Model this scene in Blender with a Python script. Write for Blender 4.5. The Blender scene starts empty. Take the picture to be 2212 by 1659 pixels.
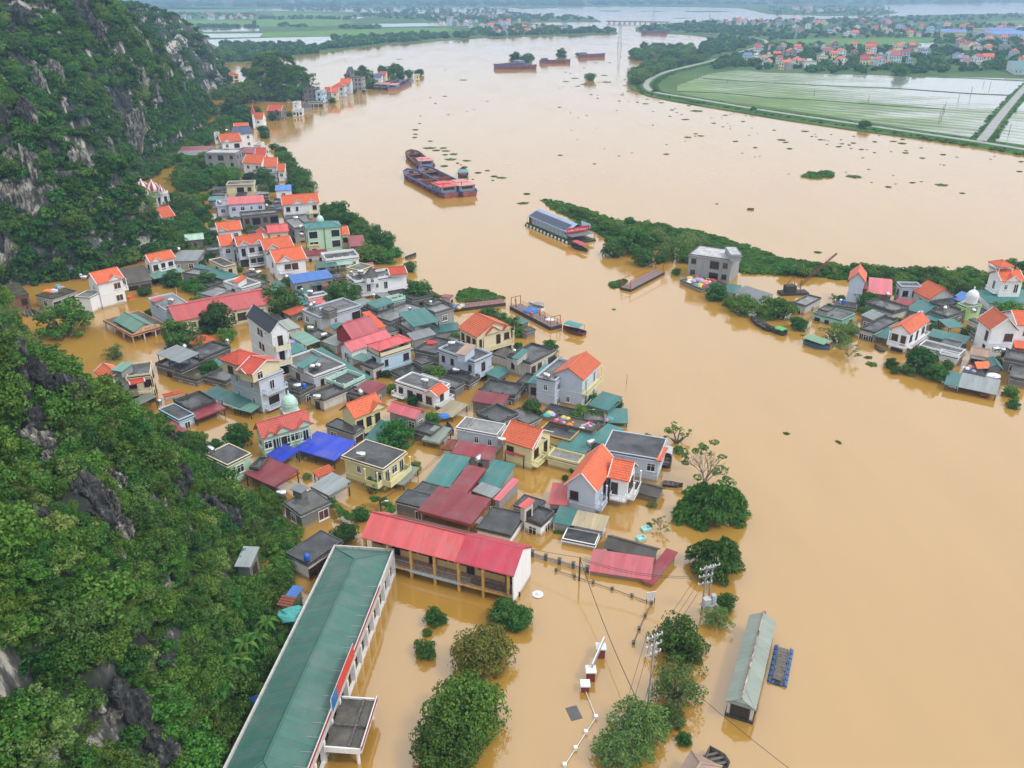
import bpy, math, random
import numpy as np
from mathutils import Vector, Matrix

# ------------------------------------------------------------------ camera, sky, sun, exposure
SC = bpy.context.scene
COL = SC.collection
F, CX, CY, PITCH, HC = 1800.0, 1106.0, 829.5, math.radians(25.4), 78.0
cam = bpy.data.cameras.new('camera')
cam.sensor_width = 36.0
cam.lens = 36.0 * F / 2212.0
cam.clip_start = 1.0
cam.clip_end = 60000.0
cam_o = bpy.data.objects.new('camera', cam)
cam_o.location = (0, 0, HC)
cam_o.rotation_euler = (math.radians(90) - PITCH, 0, 0)
COL.objects.link(cam_o)
SC.camera = cam_o

SUN_EL, SUN_AZ = math.radians(52), math.radians(112)     # azimuth clockwise from +Y
world = bpy.data.worlds.new('World')
SC.world = world
world.use_nodes = True
wn = world.node_tree
wn.nodes.clear()
w_out = wn.nodes.new('ShaderNodeOutputWorld')
w_bg = wn.nodes.new('ShaderNodeBackground')
w_sky = wn.nodes.new('ShaderNodeTexSky')
w_sky.sky_type = 'NISHITA'
w_sky.sun_disc = False
w_sky.sun_elevation = SUN_EL
w_sky.sun_rotation = SUN_AZ
w_sky.dust_density = 4.0
w_sky.air_density = 1.0
w_mix = wn.nodes.new('ShaderNodeMix')
w_mix.data_type = 'RGBA'
w_mix.inputs[0].default_value = 0.85                      # cloud cover
w_mix.inputs[7].default_value = (13.4, 13.8, 14.5, 1)          # even overcast white
wn.links.new(w_sky.outputs[0], w_mix.inputs[6])
wn.links.new(w_mix.outputs[2], w_bg.inputs[0])
w_bg.inputs[1].default_value = 0.10
wn.links.new(w_bg.outputs[0], w_out.inputs[0])

sun = bpy.data.lights.new('sun', 'SUN')
sun.energy = 1.5
sun.angle = math.radians(11)
sun.color = (1.0, 0.96, 0.90)
sun_o = bpy.data.objects.new('sun', sun)
sd = Vector((math.sin(SUN_AZ) * math.cos(SUN_EL), math.cos(SUN_AZ) * math.cos(SUN_EL), math.sin(SUN_EL)))
sun_o.rotation_euler = sd.to_track_quat('Z', 'Y').to_euler()
sun_o.location = (200, -100, 400)
COL.objects.link(sun_o)
SC.view_settings.view_transform = 'Standard'
SC.view_settings.look = 'None'
SC.view_settings.exposure = 0.10
SC.view_settings.gamma = 1.0

for k_, v_ in (('max_bounces', 5), ('diffuse_bounces', 2), ('glossy_bounces', 2), ('transmission_bounces', 2), ('volume_bounces', 0), ('transparent_max_bounces', 4)):
    setattr(SC.cycles, k_, v_)

RND = random.Random(7)

# ------------------------------------------------------------------ geometry helpers
def U(x, y, z=0.0):
    """place on the level z that the survey point (x, y) of the photograph marks"""
    dx, dy = (x - CX) / F, -(y - CY) / F
    ry = math.cos(PITCH) + dy * math.sin(PITCH)
    rz = -math.sin(PITCH) + dy * math.cos(PITCH)
    t = (z - HC) / rz
    return Vector((dx * t, ry * t, z))

def T(t, p):
    if t == 'D':
        return p
    return (553.0 * int(t[0]) + p[0] / 4.0, 414.75 * int(t[1]) + p[1] / 4.0)

def UT(t, p, z=0.0):
    q = T(t, p)
    return U(q[0], q[1], z)

class MB:
    def __init__(s):
        s.v, s.f, s.m = [], [], []
    def poly(s, pts, m=0):
        i = len(s.v)
        s.v += [tuple(p) for p in pts]
        s.f.append(tuple(range(i, i + len(pts))))
        s.m.append(m)
    def box(s, x0, x1, y0, y1, z0, z1, m=0):
        i = len(s.v)
        s.v += [(x0,y0,z0),(x1,y0,z0),(x1,y1,z0),(x0,y1,z0),(x0,y0,z1),(x1,y0,z1),(x1,y1,z1),(x0,y1,z1)]
        for q in ((0,3,2,1),(4,5,6,7),(0,1,5,4),(1,2,6,5),(2,3,7,6),(3,0,4,7)):
            s.f.append(tuple(i + k for k in q)); s.m.append(m)
    def bar(s, a, b, r, m=0, n=4, r2=None):
        a, b = Vector(a), Vector(b)
        d = (b - a)
        if d.length < 1e-6: return
        d.normalize()
        up = Vector((0,0,1)) if abs(d.z) < 0.9 else Vector((1,0,0))
        e1 = d.cross(up).normalized(); e2 = d.cross(e1)
        r2 = r if r2 is None else r2
        i = len(s.v)
        for p, rr in ((a, r), (b, r2)):
            for k in range(n):
                t = 2*math.pi*(k+0.5)/n
                s.v.append(tuple(p + e1*math.cos(t)*rr + e2*math.sin(t)*rr))
        for k in range(n):
            k2 = (k+1) % n
            s.f.append((i+k, i+k2, i+n+k2, i+n+k)); s.m.append(m)
        s.f.append(tuple(i+k for k in reversed(range(n)))); s.m.append(m)
        s.f.append(tuple(i+n+k for k in range(n))); s.m.append(m)
    def lathe(s, prof, cx=0, cy=0, n=12, m=0):
        i = len(s.v)
        for r, z in prof:
            for k in range(n):
                t = 2*math.pi*k/n
                s.v.append((cx + r*math.cos(t), cy + r*math.sin(t), z))
        for j in range(len(prof)-1):
            for k in range(n):
                k2 = (k+1) % n
                s.f.append((i+j*n+k, i+j*n+k2, i+(j+1)*n+k2, i+(j+1)*n+k)); s.m.append(m)
        s.f.append(tuple(i+k for k in reversed(range(n)))); s.m.append(m)
        l = i+(len(prof)-1)*n
        s.f.append(tuple(l+k for k in range(n))); s.m.append(m)
    def slab(s, pts, th, m=0):
        """closed plate: polygon pts (ccw from above) and its copy th lower"""
        n = len(pts)
        i = len(s.v)
        s.v += [tuple(p) for p in pts] + [(p[0], p[1], p[2]-th) for p in pts]
        s.f.append(tuple(range(i, i+n))); s.m.append(m)
        s.f.append(tuple(reversed(range(i+n, i+2*n)))); s.m.append(m)
        for k in range(n):
            k2 = (k+1) % n
            s.f.append((i+k2, i+k, i+n+k, i+n+k2)); s.m.append(m)
    def mesh(s, name, mats, smooth=False):
        me = bpy.data.meshes.new(name)
        me.from_pydata(s.v, [], s.f)
        if not isinstance(mats, (list, tuple)): mats = [mats]
        for mt in mats: me.materials.append(mt)
        if len(mats) > 1:
            me.polygons.foreach_set('material_index', s.m)
        if smooth:
            me.polygons.foreach_set('use_smooth', [True]*len(s.f))
        me.update()
        return me
    def obj(s, name, mats, parent=None, mat=None, smooth=False):
        return put(name, s.mesh(name, mats, smooth), parent, mat)

def put(name, me, parent=None, mat=None):
    o = bpy.data.objects.new(name, me)
    COL.objects.link(o)
    if parent is not None: o.parent = parent
    if mat is not None: o.matrix_basis = mat
    return o

def tag(o, label=None, cat=None, group=None, kind=None):
    if label: o['label'] = label
    if cat: o['category'] = cat
    if group: o['group'] = group
    if kind: o['kind'] = kind
    return o

def empty(name, loc, rz=0.0):
    o = bpy.data.objects.new(name, None)
    o.empty_display_size = 0.5
    COL.objects.link(o)
    o.matrix_basis = Matrix.Translation(Vector(loc)) @ Matrix.Rotation(rz, 4, 'Z')
    return o

def copy_tree(o, parent=None):
    c = o.copy(); COL.objects.link(c); c.parent = parent
    for ch in list(o.children): copy_tree(ch, c)
    return c

# ------------------------------------------------------------------ procedural materials
MATS = {}
def _new(name):
    m = bpy.data.materials.new(name); m.use_nodes = True
    nt = m.node_tree
    b = nt.nodes['Principled BSDF']
    return m, nt, b

def N(nt, typ, **kw):
    n = nt.nodes.new(typ)
    for k, v in kw.items(): setattr(n, k, v)
    return n

def ramp(nt, fac, stops):
    r = N(nt, 'ShaderNodeValToRGB')
    e = r.color_ramp.elements
    while len(e) < len(stops): e.new(0.5)
    for el, (p, c) in zip(e, stops):
        el.position = p; el.color = (*c, 1) if len(c) == 3 else c
    nt.links.new(fac, r.inputs[0])
    return r

def noise(nt, vec, scale, detail=4, rough=0.55):
    n = N(nt, 'ShaderNodeTexNoise')
    n.inputs['Scale'].default_value = scale
    n.inputs['Detail'].default_value = detail
    n.inputs['Roughness'].default_value = rough
    if vec is not None: nt.links.new(vec, n.inputs['Vector'])
    return n

def mapping(nt, src, scale):
    mp = N(nt, 'ShaderNodeMapping'); mp.inputs['Scale'].default_value = scale
    nt.links.new(src, mp.inputs['Vector'])
    return mp.outputs[0]

def mixc(nt, fac, a, b, mode='MIX'):
    m = N(nt, 'ShaderNodeMix', data_type='RGBA', blend_type=mode)
    for sock, v in ((m.inputs[0], fac), (m.inputs[6], a), (m.inputs[7], b)):
        if hasattr(v, 'links') or hasattr(v, 'is_linked'): nt.links.new(v, sock)
        elif isinstance(v, (int, float)): sock.default_value = v
        else: sock.default_value = (*v, 1)
    return m.outputs[2]

def bump(nt, b, h, strength, dist=0.05):
    bp = N(nt, 'ShaderNodeBump'); bp.inputs['Strength'].default_value = strength
    bp.inputs['Distance'].default_value = dist
    nt.links.new(h, bp.inputs['Height']); nt.links.new(bp.outputs[0], b.inputs['Normal'])

def plain(name, col, rough=0.6, metal=0.0, var=0.12, scale=3.0):
    if name in MATS: return MATS[name]
    m, nt, b = _new(name)
    tc = N(nt, 'ShaderNodeTexCoord')
    n = noise(nt, tc.outputs['Object'], scale)
    d = tuple(max(0, c*(1-2*var)) for c in col)
    l = tuple(min(1, c*(1+var)) for c in col)
    r = ramp(nt, n.outputs[0], [(0.3, d), (0.7, l)])
    nt.links.new(r.outputs[0], b.inputs['Base Color'])
    b.inputs['Roughness'].default_value = rough
    b.inputs['Metallic'].default_value = metal
    MATS[name] = m
    return m

def wall_mat(key, col, grime=0.5):
    name = 'wall_' + key
    if name in MATS: return MATS[name]
    m, nt, b = _new(name)
    tc = N(nt, 'ShaderNodeTexCoord')
    oi = N(nt, 'ShaderNodeObjectInfo')
    ad = N(nt, 'ShaderNodeVectorMath', operation='ADD')
    nt.links.new(tc.outputs['Object'], ad.inputs[0]); nt.links.new(oi.outputs['Location'], ad.inputs[1])
    v = ad.outputs[0]
    n1 = noise(nt, v, 0.5, 5)
    streak = noise(nt, mapping(nt, v, (2.2, 2.2, 0.16)), 1.0, 4, 0.6)
    base = mixc(nt, n1.outputs[0], tuple(c*0.86 for c in col), tuple(min(1, c*1.05) for c in col))
    r = ramp(nt, streak.outputs[0], [(0.50, (0,0,0)), (0.78, (grime,)*3)])
    dirt = tuple(0.10 + 0.18*c for c in col)
    c2 = mixc(nt, r.outputs[0], base, dirt)
    # dried mud the flood left on the plaster: an uneven band of real silt close to the present water level
    ge = N(nt, 'ShaderNodeNewGeometry'); sx = N(nt, 'ShaderNodeSeparateXYZ')
    nt.links.new(ge.outputs['Position'], sx.inputs[0])
    sm = N(nt, 'ShaderNodeMath', operation='MULTIPLY_ADD')
    nt.links.new(n1.outputs[0], sm.inputs[0]); sm.inputs[1].default_value = -0.7
    nt.links.new(sx.outputs[2], sm.inputs[2])
    r2 = ramp(nt, sm.outputs[0], [(0.0, (0.75,)*3), (0.28, (0,0,0))])
    c3 = mixc(nt, r2.outputs[0], c2, (0.36, 0.25, 0.13))
    nt.links.new(c3, b.inputs['Base Color'])
    b.inputs['Roughness'].default_value = 0.75
    b.inputs['Specular IOR Level'].default_value = 0.3
    MATS[name] = m
    return m

def tile_mat(key, col, axis):
    name = 'tiles_%s_%d' % (key, axis)
    if name in MATS: return MATS[name]
    m, nt, b = _new(name)
    tc = N(nt, 'ShaderNodeTexCoord'); oi = N(nt, 'ShaderNodeObjectInfo')
    v = tc.outputs['Object']
    n1 = noise(nt, v, 0.7, 6, 0.65)
    n2 = noise(nt, mapping(nt, v, (4, 4, 4)), 1.0, 2)
    c1 = mixc(nt, n1.outputs[0], tuple(c*0.62 + .012 for c in col), tuple(min(1, c*1.10) for c in col))
    nd_ = noise(nt, v, 0.28, 6, .7)
    rd_ = ramp(nt, nd_.outputs[0], [(.56, (0,0,0)), (.76, (.45,)*3)])
    c1 = mixc(nt, rd_.outputs[0], c1, (.13, .075, .055))
    r = ramp(nt, n2.outputs[0], [(0.35, (0.80,)*3), (0.65, (1.08,)*3)])
    c2 = mixc(nt, 1.0, c1, r.outputs[0], 'MULTIPLY')
    hs = N(nt, 'ShaderNodeHueSaturation')
    mr = N(nt, 'ShaderNodeMapRange'); nt.links.new(oi.outputs['Random'], mr.inputs[0])
    mr.inputs[3].default_value = 0.80; mr.inputs[4].default_value = 1.12
    nt.links.new(mr.outputs[0], hs.inputs['Value']); nt.links.new(c2, hs.inputs['Color'])
    nt.links.new(hs.outputs[0], b.inputs['Base Color'])
    w = N(nt, 'ShaderNodeTexWave', wave_type='BANDS', bands_direction='X' if axis == 0 else 'Y')
    w.inputs['Scale'].default_value = 0.9
    nt.links.new(v, w.inputs['Vector'])
    bump(nt, b, w.outputs[1], 0.5, 0.06)
    b.inputs['Roughness'].default_value = 0.5
    b.inputs['Specular IOR Level'].default_value = 0.3
    MATS[name] = m
    return m

def sheet_mat(key, col, axis, rough=0.42):
    name = 'sheet_%s_%d' % (key, axis)
    if name in MATS: return MATS[name]
    m, nt, b = _new(name)
    tc = N(nt, 'ShaderNodeTexCoord'); oi = N(nt, 'ShaderNodeObjectInfo')
    v = tc.outputs['Object']
    sc = (0.95, 0.05, 0.05) if axis == 0 else (0.05, 0.95, 0.05)
    wn_ = N(nt, 'ShaderNodeTexVoronoi', voronoi_dimensions='3D')
    wn_.inputs['Scale'].default_value = 1.0
    nt.links.new(mapping(nt, v, sc), wn_.inputs['Vector'])
    sp = N(nt, 'ShaderNodeSeparateColor'); nt.links.new(wn_.outputs['Color'], sp.inputs[0])
    n1 = noise(nt, v, 0.35, 5, 0.6)
    c1 = mixc(nt, sp.outputs[0], tuple(c*0.88 for c in col), tuple(min(1, c*1.08) for c in col))
    fade = tuple(0.55*c + 0.45*0.22 for c in col)
    r = ramp(nt, n1.outputs[0], [(0.45, (0,0,0)), (0.72, (0.60,)*3)])
    c2 = mixc(nt, r.outputs[0], c1, fade)
    n3 = noise(nt, mapping(nt, v, (0.25, 3.0, 1) if axis == 1 else (3.0, 0.25, 1)), 1.0, 4)
    r3 = ramp(nt, n3.outputs[0], [(0.52, (0,0,0)), (0.74, (0.42,)*3)])
    c3 = mixc(nt, r3.outputs[0], c2, (0.16, 0.10, 0.07))
    hs = N(nt, 'ShaderNodeHueSaturation')
    mr = N(nt, 'ShaderNodeMapRange'); nt.links.new(oi.outputs['Random'], mr.inputs[0])
    mr.inputs[3].default_value = 0.78; mr.inputs[4].default_value = 1.15
    nt.links.new(mr.outputs[0], hs.inputs['Value']); nt.links.new(c3, hs.inputs['Color'])
    nt.links.new(hs.outputs[0], b.inputs['Base Color'])
    w = N(nt, 'ShaderNodeTexWave', wave_type='BANDS', bands_direction='X' if axis == 0 else 'Y')
    w.inputs['Scale'].default_value = 1.3
    nt.links.new(v, w.inputs['Vector'])
    bump(nt, b, w.outputs[1], 0.35, 0.04)
    b.inputs['Roughness'].default_value = rough
    b.inputs['Specular IOR Level'].default_value = 0.4
    MATS[name] = m
    return m

def flat_mat(key, lo, hi, moss=(0.06, 0.07, 0.035)):
    name = 'terrace_' + key
    if name in MATS: return MATS[name]
    m, nt, b = _new(name)
    tc = N(nt, 'ShaderNodeTexCoord'); oi = N(nt, 'ShaderNodeObjectInfo')
    ad = N(nt, 'ShaderNodeVectorMath', operation='ADD')
    nt.links.new(tc.outputs['Object'], ad.inputs[0]); nt.links.new(oi.outputs['Location'], ad.inputs[1])
    v = ad.outputs[0]
    n1 = noise(nt, v, 0.45, 7, 0.65)
    c1 = ramp(nt, n1.outputs[0], [(0.30, lo), (0.72, hi)])
    n2 = noise(nt, v, 1.7, 4)
    r2 = ramp(nt, n2.outputs[0], [(0.60, (0,0,0)), (0.75, (0.6,)*3)])
    c2 = mixc(nt, r2.outputs[0], c1.outputs[0], moss)
    n4 = noise(nt, v, 6.0, 3)
    r4 = ramp(nt, n4.outputs[0], [(0.35, (0.75,)*3), (0.65, (1.15,)*3)])
    c2 = mixc(nt, 1.0, c2, r4.outputs[0], 'MULTIPLY')
    nt.links.new(c2, b.inputs['Base Color'])
    n3 = noise(nt, v, 0.3, 3)
    r3 = ramp(nt, n3.outputs[0], [(0.42, (0.16,)*3), (0.60, (0.65,)*3)])   # rain still standing in the hollows
    nt.links.new(r3.outputs[0], b.inputs['Roughness'])
    MATS[name] = m
    return m

WALLC = dict(W=(.84,.85,.86), LB=(.56,.62,.71), B=(.50,.68,.82), LL=(.58,.61,.82), G=(.34,.345,.35), K=(.19,.185,.17),
             Y=(.78,.72,.40), C=(.74,.65,.44), O=(.72,.50,.22), M=(.50,.70,.50), LM=(.50,.72,.30), TQ=(.36,.68,.60),
             BR=(.24,.125,.085), RD=(.30,.04,.035), DW=(.58,.57,.53))
def wmat(k):
    return wall_mat(k, WALLC[k], {'K': .8, 'G': .6, 'DW': .7, 'BR': .5}.get(k, .16))
TILEC = dict(tor=(.76,.165,.068), tre=(.66,.10,.06), tsl=(.045,.053,.075), tbr=(.30,.085,.045), tpk=(.62,.13,.10))
SHEETC = dict(re=(.60,.10,.10), pk=(.58,.13,.15), ma=(.27,.035,.045), te=(.045,.19,.175), tl=(.05,.145,.115), gm=(.16,.32,.25),
              lg=(.38,.58,.46), bl=(.05,.19,.58), b2=(.015,.05,.52), sb=(.07,.10,.19), tin=(.30,.34,.345), tan=(.42,.35,.22),
              asb=(.085,.075,.062), tn2=(.44,.30,.22), pg=(.27,.32,.27), gr=(.20,.22,.225), dg=(.055,.16,.14), or_=(.72,.14,.05))
FLATC = dict(fd=((.025,.026,.028),(.085,.085,.085)), fl=((.13,.13,.125),(.30,.30,.29)), fm=((.06,.06,.055),(.15,.145,.135)),
             mo=((.05,.045,.025),(.12,.105,.06)), fw=((.25,.25,.25),(.62,.62,.62)))
def rmat(k, axis):
    if k in TILEC: return tile_mat(k, TILEC[k], axis)
    if k in SHEETC: return sheet_mat(k, SHEETC[k], axis)
    return flat_mat(k, *FLATC[k])

def glass_mat():
    if 'pane_glass' in MATS: return MATS['pane_glass']
    m, nt, b = _new('pane_glass')
    oi = N(nt, 'ShaderNodeObjectInfo')
    r = ramp(nt, oi.outputs['Random'], [(0.0, (.012,.014,.016)), (0.6, (.03,.025,.022)), (1.0, (.07,.05,.04))])
    nt.links.new(r.outputs[0], b.inputs['Base Color'])
    b.inputs['Roughness'].default_value = 0.15
    MATS['pane_glass'] = m
    return m
GLASS = glass_mat()
WHITE = plain('white_paint', (.78,.78,.77), .5, var=.06)
BROWN = plain('brown_wood', (.10,.035,.02), .5)
STEEL = plain('stainless_steel', (.72,.73,.74), .22, .9, var=.05)
RUSTY = plain('rusty_iron', (.20,.075,.045), .8)
DARKM = plain('dark_metal', (.03,.03,.032), .6)
CONC = plain('bare_concrete', (.33,.33,.32), .8, var=.2)
CONCD = plain('stained_concrete', (.12,.115,.105), .85, var=.3)
WOODG = plain('grey_wood', (.16,.14,.12), .8, var=.25)
BLUEP = plain('blue_plastic', (.02,.12,.55), .4)
ORANGEP = plain('orange_plastic', (.85,.16,.04), .5)
WHITEP = plain('white_plastic', (.75,.76,.78), .45)
REDP = plain('red_paint', (.55,.04,.045), .45)
BLUEB = plain('blue_boat_paint', (.03,.10,.38), .5, var=.25)
HULLR = plain('red_oxide_hull', (.27,.075,.06), .7, var=.3, scale=.6)
HULLK = plain('dark_hull', (.045,.04,.038), .7, var=.3)
RUSTD = plain('rust_deck', (.20,.115,.09), .8, var=.3, scale=.8)
MINTP = plain('mint_paint', (.50,.74,.62), .5)
CREAMP = plain('cream_trim', (.78,.70,.48), .6)
YELP = plain('ochre_paint', (.70,.40,.10), .65, var=.2)
HAZE = 0.00021

# ------------------------------------------------------------------ foliage meshes and scattering
def leaf_mat(name, cols, trans=0.30):
    if name in MATS: return MATS[name]
    m, nt, b = _new(name)
    at = N(nt, 'ShaderNodeAttribute', attribute_name='tint')
    oi = N(nt, 'ShaderNodeObjectInfo')
    r = ramp(nt, at.outputs['Fac'], [(i/(len(cols)-1), c) for i, c in enumerate(cols)])
    hs = N(nt, 'ShaderNodeHueSaturation')
    mr = N(nt, 'ShaderNodeMapRange'); nt.links.new(oi.outputs['Random'], mr.inputs[0])
    mr.inputs[3].default_value = 0.62; mr.inputs[4].default_value = 1.35
    nt.links.new(mr.outputs[0], hs.inputs['Value'])
    mh = N(nt, 'ShaderNodeMath', operation='MULTIPLY'); nt.links.new(oi.outputs['Random'], mh.inputs[0]); mh.inputs[1].default_value = 7.31
    fr = N(nt, 'ShaderNodeMath', operation='FRACT'); nt.links.new(mh.outputs[0], fr.inputs[0])
    mr2 = N(nt, 'ShaderNodeMapRange'); nt.links.new(fr.outputs[0], mr2.inputs[0])
    mr2.inputs[3].default_value = 0.485; mr2.inputs[4].default_value = 0.53
    nt.links.new(mr2.outputs[0], hs.inputs['Hue']); nt.links.new(r.outputs[0], hs.inputs['Color'])
    nt.links.new(hs.outputs[0], b.inputs['Base Color'])
    b.inputs['Roughness'].default_value = 0.55
    b.inputs['Specular IOR Level'].default_value = 0.25
    tr = N(nt, 'ShaderNodeBsdfTranslucent'); nt.links.new(hs.outputs[0], tr.inputs[0])
    mx = N(nt, 'ShaderNodeMixShader'); mx.inputs[0].default_value = trans
    nt.links.new(b.outputs[0], mx.inputs[1]); nt.links.new(tr.outputs[0], mx.inputs[2])
    nt.links.new(mx.outputs[0], nt.nodes['Material Output'].inputs[0])
    MATS[name] = m
    return m

LEAF_MID = leaf_mat('leaf_mid_green', [(.040,.10,.013), (.092,.205,.024), (.165,.29,.04)])
LEAF_DARK = leaf_mat('leaf_dark_green', [(.026,.078,.013), (.056,.15,.022), (.11,.23,.035)])
LEAF_YEL = leaf_mat('leaf_yellow_green', [(.05,.12,.014), (.11,.21,.024), (.19,.29,.04)])
LEAF_AUT = leaf_mat('leaf_russet', [(.075,.13,.014), (.17,.20,.028), (.27,.15,.045)])
LEAF_PALE = leaf_mat('leaf_pale_green', [(.085,.15,.03), (.16,.24,.055), (.24,.31,.09)])
LEAF_HYA = leaf_mat('leaf_hyacinth', [(.045,.11,.018), (.095,.22,.032), (.15,.31,.05)])
BARK = plain('bark', (.10,.075,.05), .9, var=.3)
BARKP = plain('bark_pale', (.30,.27,.22), .9, var=.25)

def crown_mesh(name, seed, mat, nclump=34, nleaf=70, leaf=0.085, flat=0.85, rin=(.35,.80), rcl=(.20,.36), zmin=-0.35, elong=1.6, droop=0.0):
    rs = np.random.RandomState(seed)
    P, Nn = [], []
    for k in range(nclump):
        while True:
            d = rs.normal(size=3); d /= np.linalg.norm(d)
            if d[2] > zmin: break
        c = d * rs.uniform(*rin); c[2] *= flat
        rc = rs.uniform(*rcl)
        q = rs.normal(size=(nleaf, 3)); q /= np.linalg.norm(q, axis=1)[:, None]
        q[:, 2] = np.abs(q[:, 2]) * np.where(rs.rand(nleaf) < 0.82, 1, -1)
        rad = rc * rs.uniform(0.55, 1.05, nleaf) ** 0.6
        p = c + q * rad[:, None] * np.array([1, 1, .8])
        if droop: p[:, 2] -= droop * (p[:, 0]**2 + p[:, 1]**2)
        P.append(p); Nn.append(q + 0.35 * rs.normal(size=(nleaf, 3)))
    P = np.concatenate(P); Nn = np.concatenate(Nn)
    Nn /= np.linalg.norm(Nn, axis=1)[:, None]
    n = len(P)
    t = np.cross(Nn, rs.normal(size=(n, 3))); t /= np.linalg.norm(t, axis=1)[:, None] + 1e-9
    if droop:
        t = np.stack([P[:, 0], P[:, 1], -0.6*np.ones(n)], 1) + .5*rs.normal(size=(n, 3)); t /= np.linalg.norm(t, axis=1)[:, None]
    b = np.cross(Nn, t); b /= np.linalg.norm(b, axis=1)[:, None] + 1e-9
    s = leaf * rs.uniform(0.6, 1.25, n)[:, None]
    v = np.empty((n, 4, 3))
    v[:, 0] = P - t*s*elong*.5; v[:, 1] = P + b*s*.5 + Nn*s*.12; v[:, 2] = P + t*s*elong*.5; v[:, 3] = P - b*s*.5 + Nn*s*.12
    me = bpy.data.meshes.new(name)
    me.vertices.add(n*4); me.vertices.foreach_set('co', v.reshape(-1))
    me.loops.add(n*4); me.loops.foreach_set('vertex_index', np.arange(n*4, dtype=np.int32))
    me.polygons.add(n); me.polygons.foreach_set('loop_start', np.arange(n, dtype=np.int32)*4)
    a = me.attributes.new('tint', 'FLOAT', 'FACE')
    a.data.foreach_set('value', np.clip(rs.normal(.45, .22, n), 0, 1).astype(np.float32))
    me.materials.append(mat)
    me.update()
    return me

CROWNS = {
 'd': [crown_mesh('crown', 10+i, LEAF_DARK, 58, 90, .070, zmin=-.8) for i in range(3)],
 'm': [crown_mesh('crown', 20+i, LEAF_MID, 54, 84, .072, rin=(.3,.85), zmin=-.8) for i in range(3)],
 'l': [crown_mesh('crown', 30+i, LEAF_MID, 44, 70, .070, rin=(.35,.92), rcl=(.16,.28), zmin=-.7) for i in range(2)],
 'y': [crown_mesh('crown', 40+i, LEAF_YEL, 95, 90, .050, zmin=-.75, rin=(.45,.78), rcl=(.20,.30)) for i in range(2)],
 'u': [crown_mesh('crown', 45, LEAF_AUT, 90, 90, .050, zmin=-.7, rin=(.4,.78), rcl=(.18,.30))],
 'p': [crown_mesh('crown', 50+i, LEAF_PALE, 52, 70, .050, rin=(.35,.95), rcl=(.14,.28), zmin=-.7) for i in range(2)],
 's': [crown_mesh('crown', 60, LEAF_MID, 14, 26, .085, rin=(.5,.95), rcl=(.10,.20)), crown_mesh('crown', 61, LEAF_PALE, 16, 26, .085, rin=(.5,.95), rcl=(.10,.20))],
 'b': [crown_mesh('crown', 70, LEAF_MID, 74, 90, .062, flat=.62, elong=2.6, droop=.22, rin=(.35,.95), rcl=(.14,.26))],
 'f': [crown_mesh('crown', 80, LEAF_PALE, 64, 84, .048, elong=2.4, droop=.12, rin=(.35,.9), rcl=(.16,.30))],
}
SHRUBS = [crown_mesh('shrub', 100+i, [LEAF_MID, LEAF_YEL, LEAF_MID, LEAF_PALE, LEAF_YEL, LEAF_DARK][i], 22, 84, .088, flat=.8, rin=(.3,.78), rcl=(.20,.38), zmin=-.3) for i in range(6)]
LOWS = [crown_mesh('mat', 120+i, [LEAF_HYA, LEAF_MID, LEAF_HYA][i], 22, 40, .13, flat=.32, rin=(.2,.85), rcl=(.16,.30), zmin=-.05) for i in range(3)]
FARS = [crown_mesh('grove', 130+i, [LEAF_DARK, LEAF_MID, LEAF_DARK, LEAF_DARK][i], 14, 26, .26, flat=.62, rin=(.2,.8), rcl=(.25,.42), zmin=-.1) for i in range(4)]

SRC = {}
DSHRUBS = [crown_mesh('shrub', 150+i, [LEAF_DARK, LEAF_DARK, LEAF_MID, LEAF_DARK][i], 16, 44, .14, flat=.75, rin=(.3,.75), rcl=(.22,.40), zmin=-.2) for i in range(4)]
def src_objects(key, meshes):
    """source objects for the scattered plants; kept out of the scene, only referenced"""
    if key not in SRC:
        SRC[key] = [bpy.data.objects.new('%s_source' % key, me) for me in meshes]
    return SRC[key]

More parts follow.
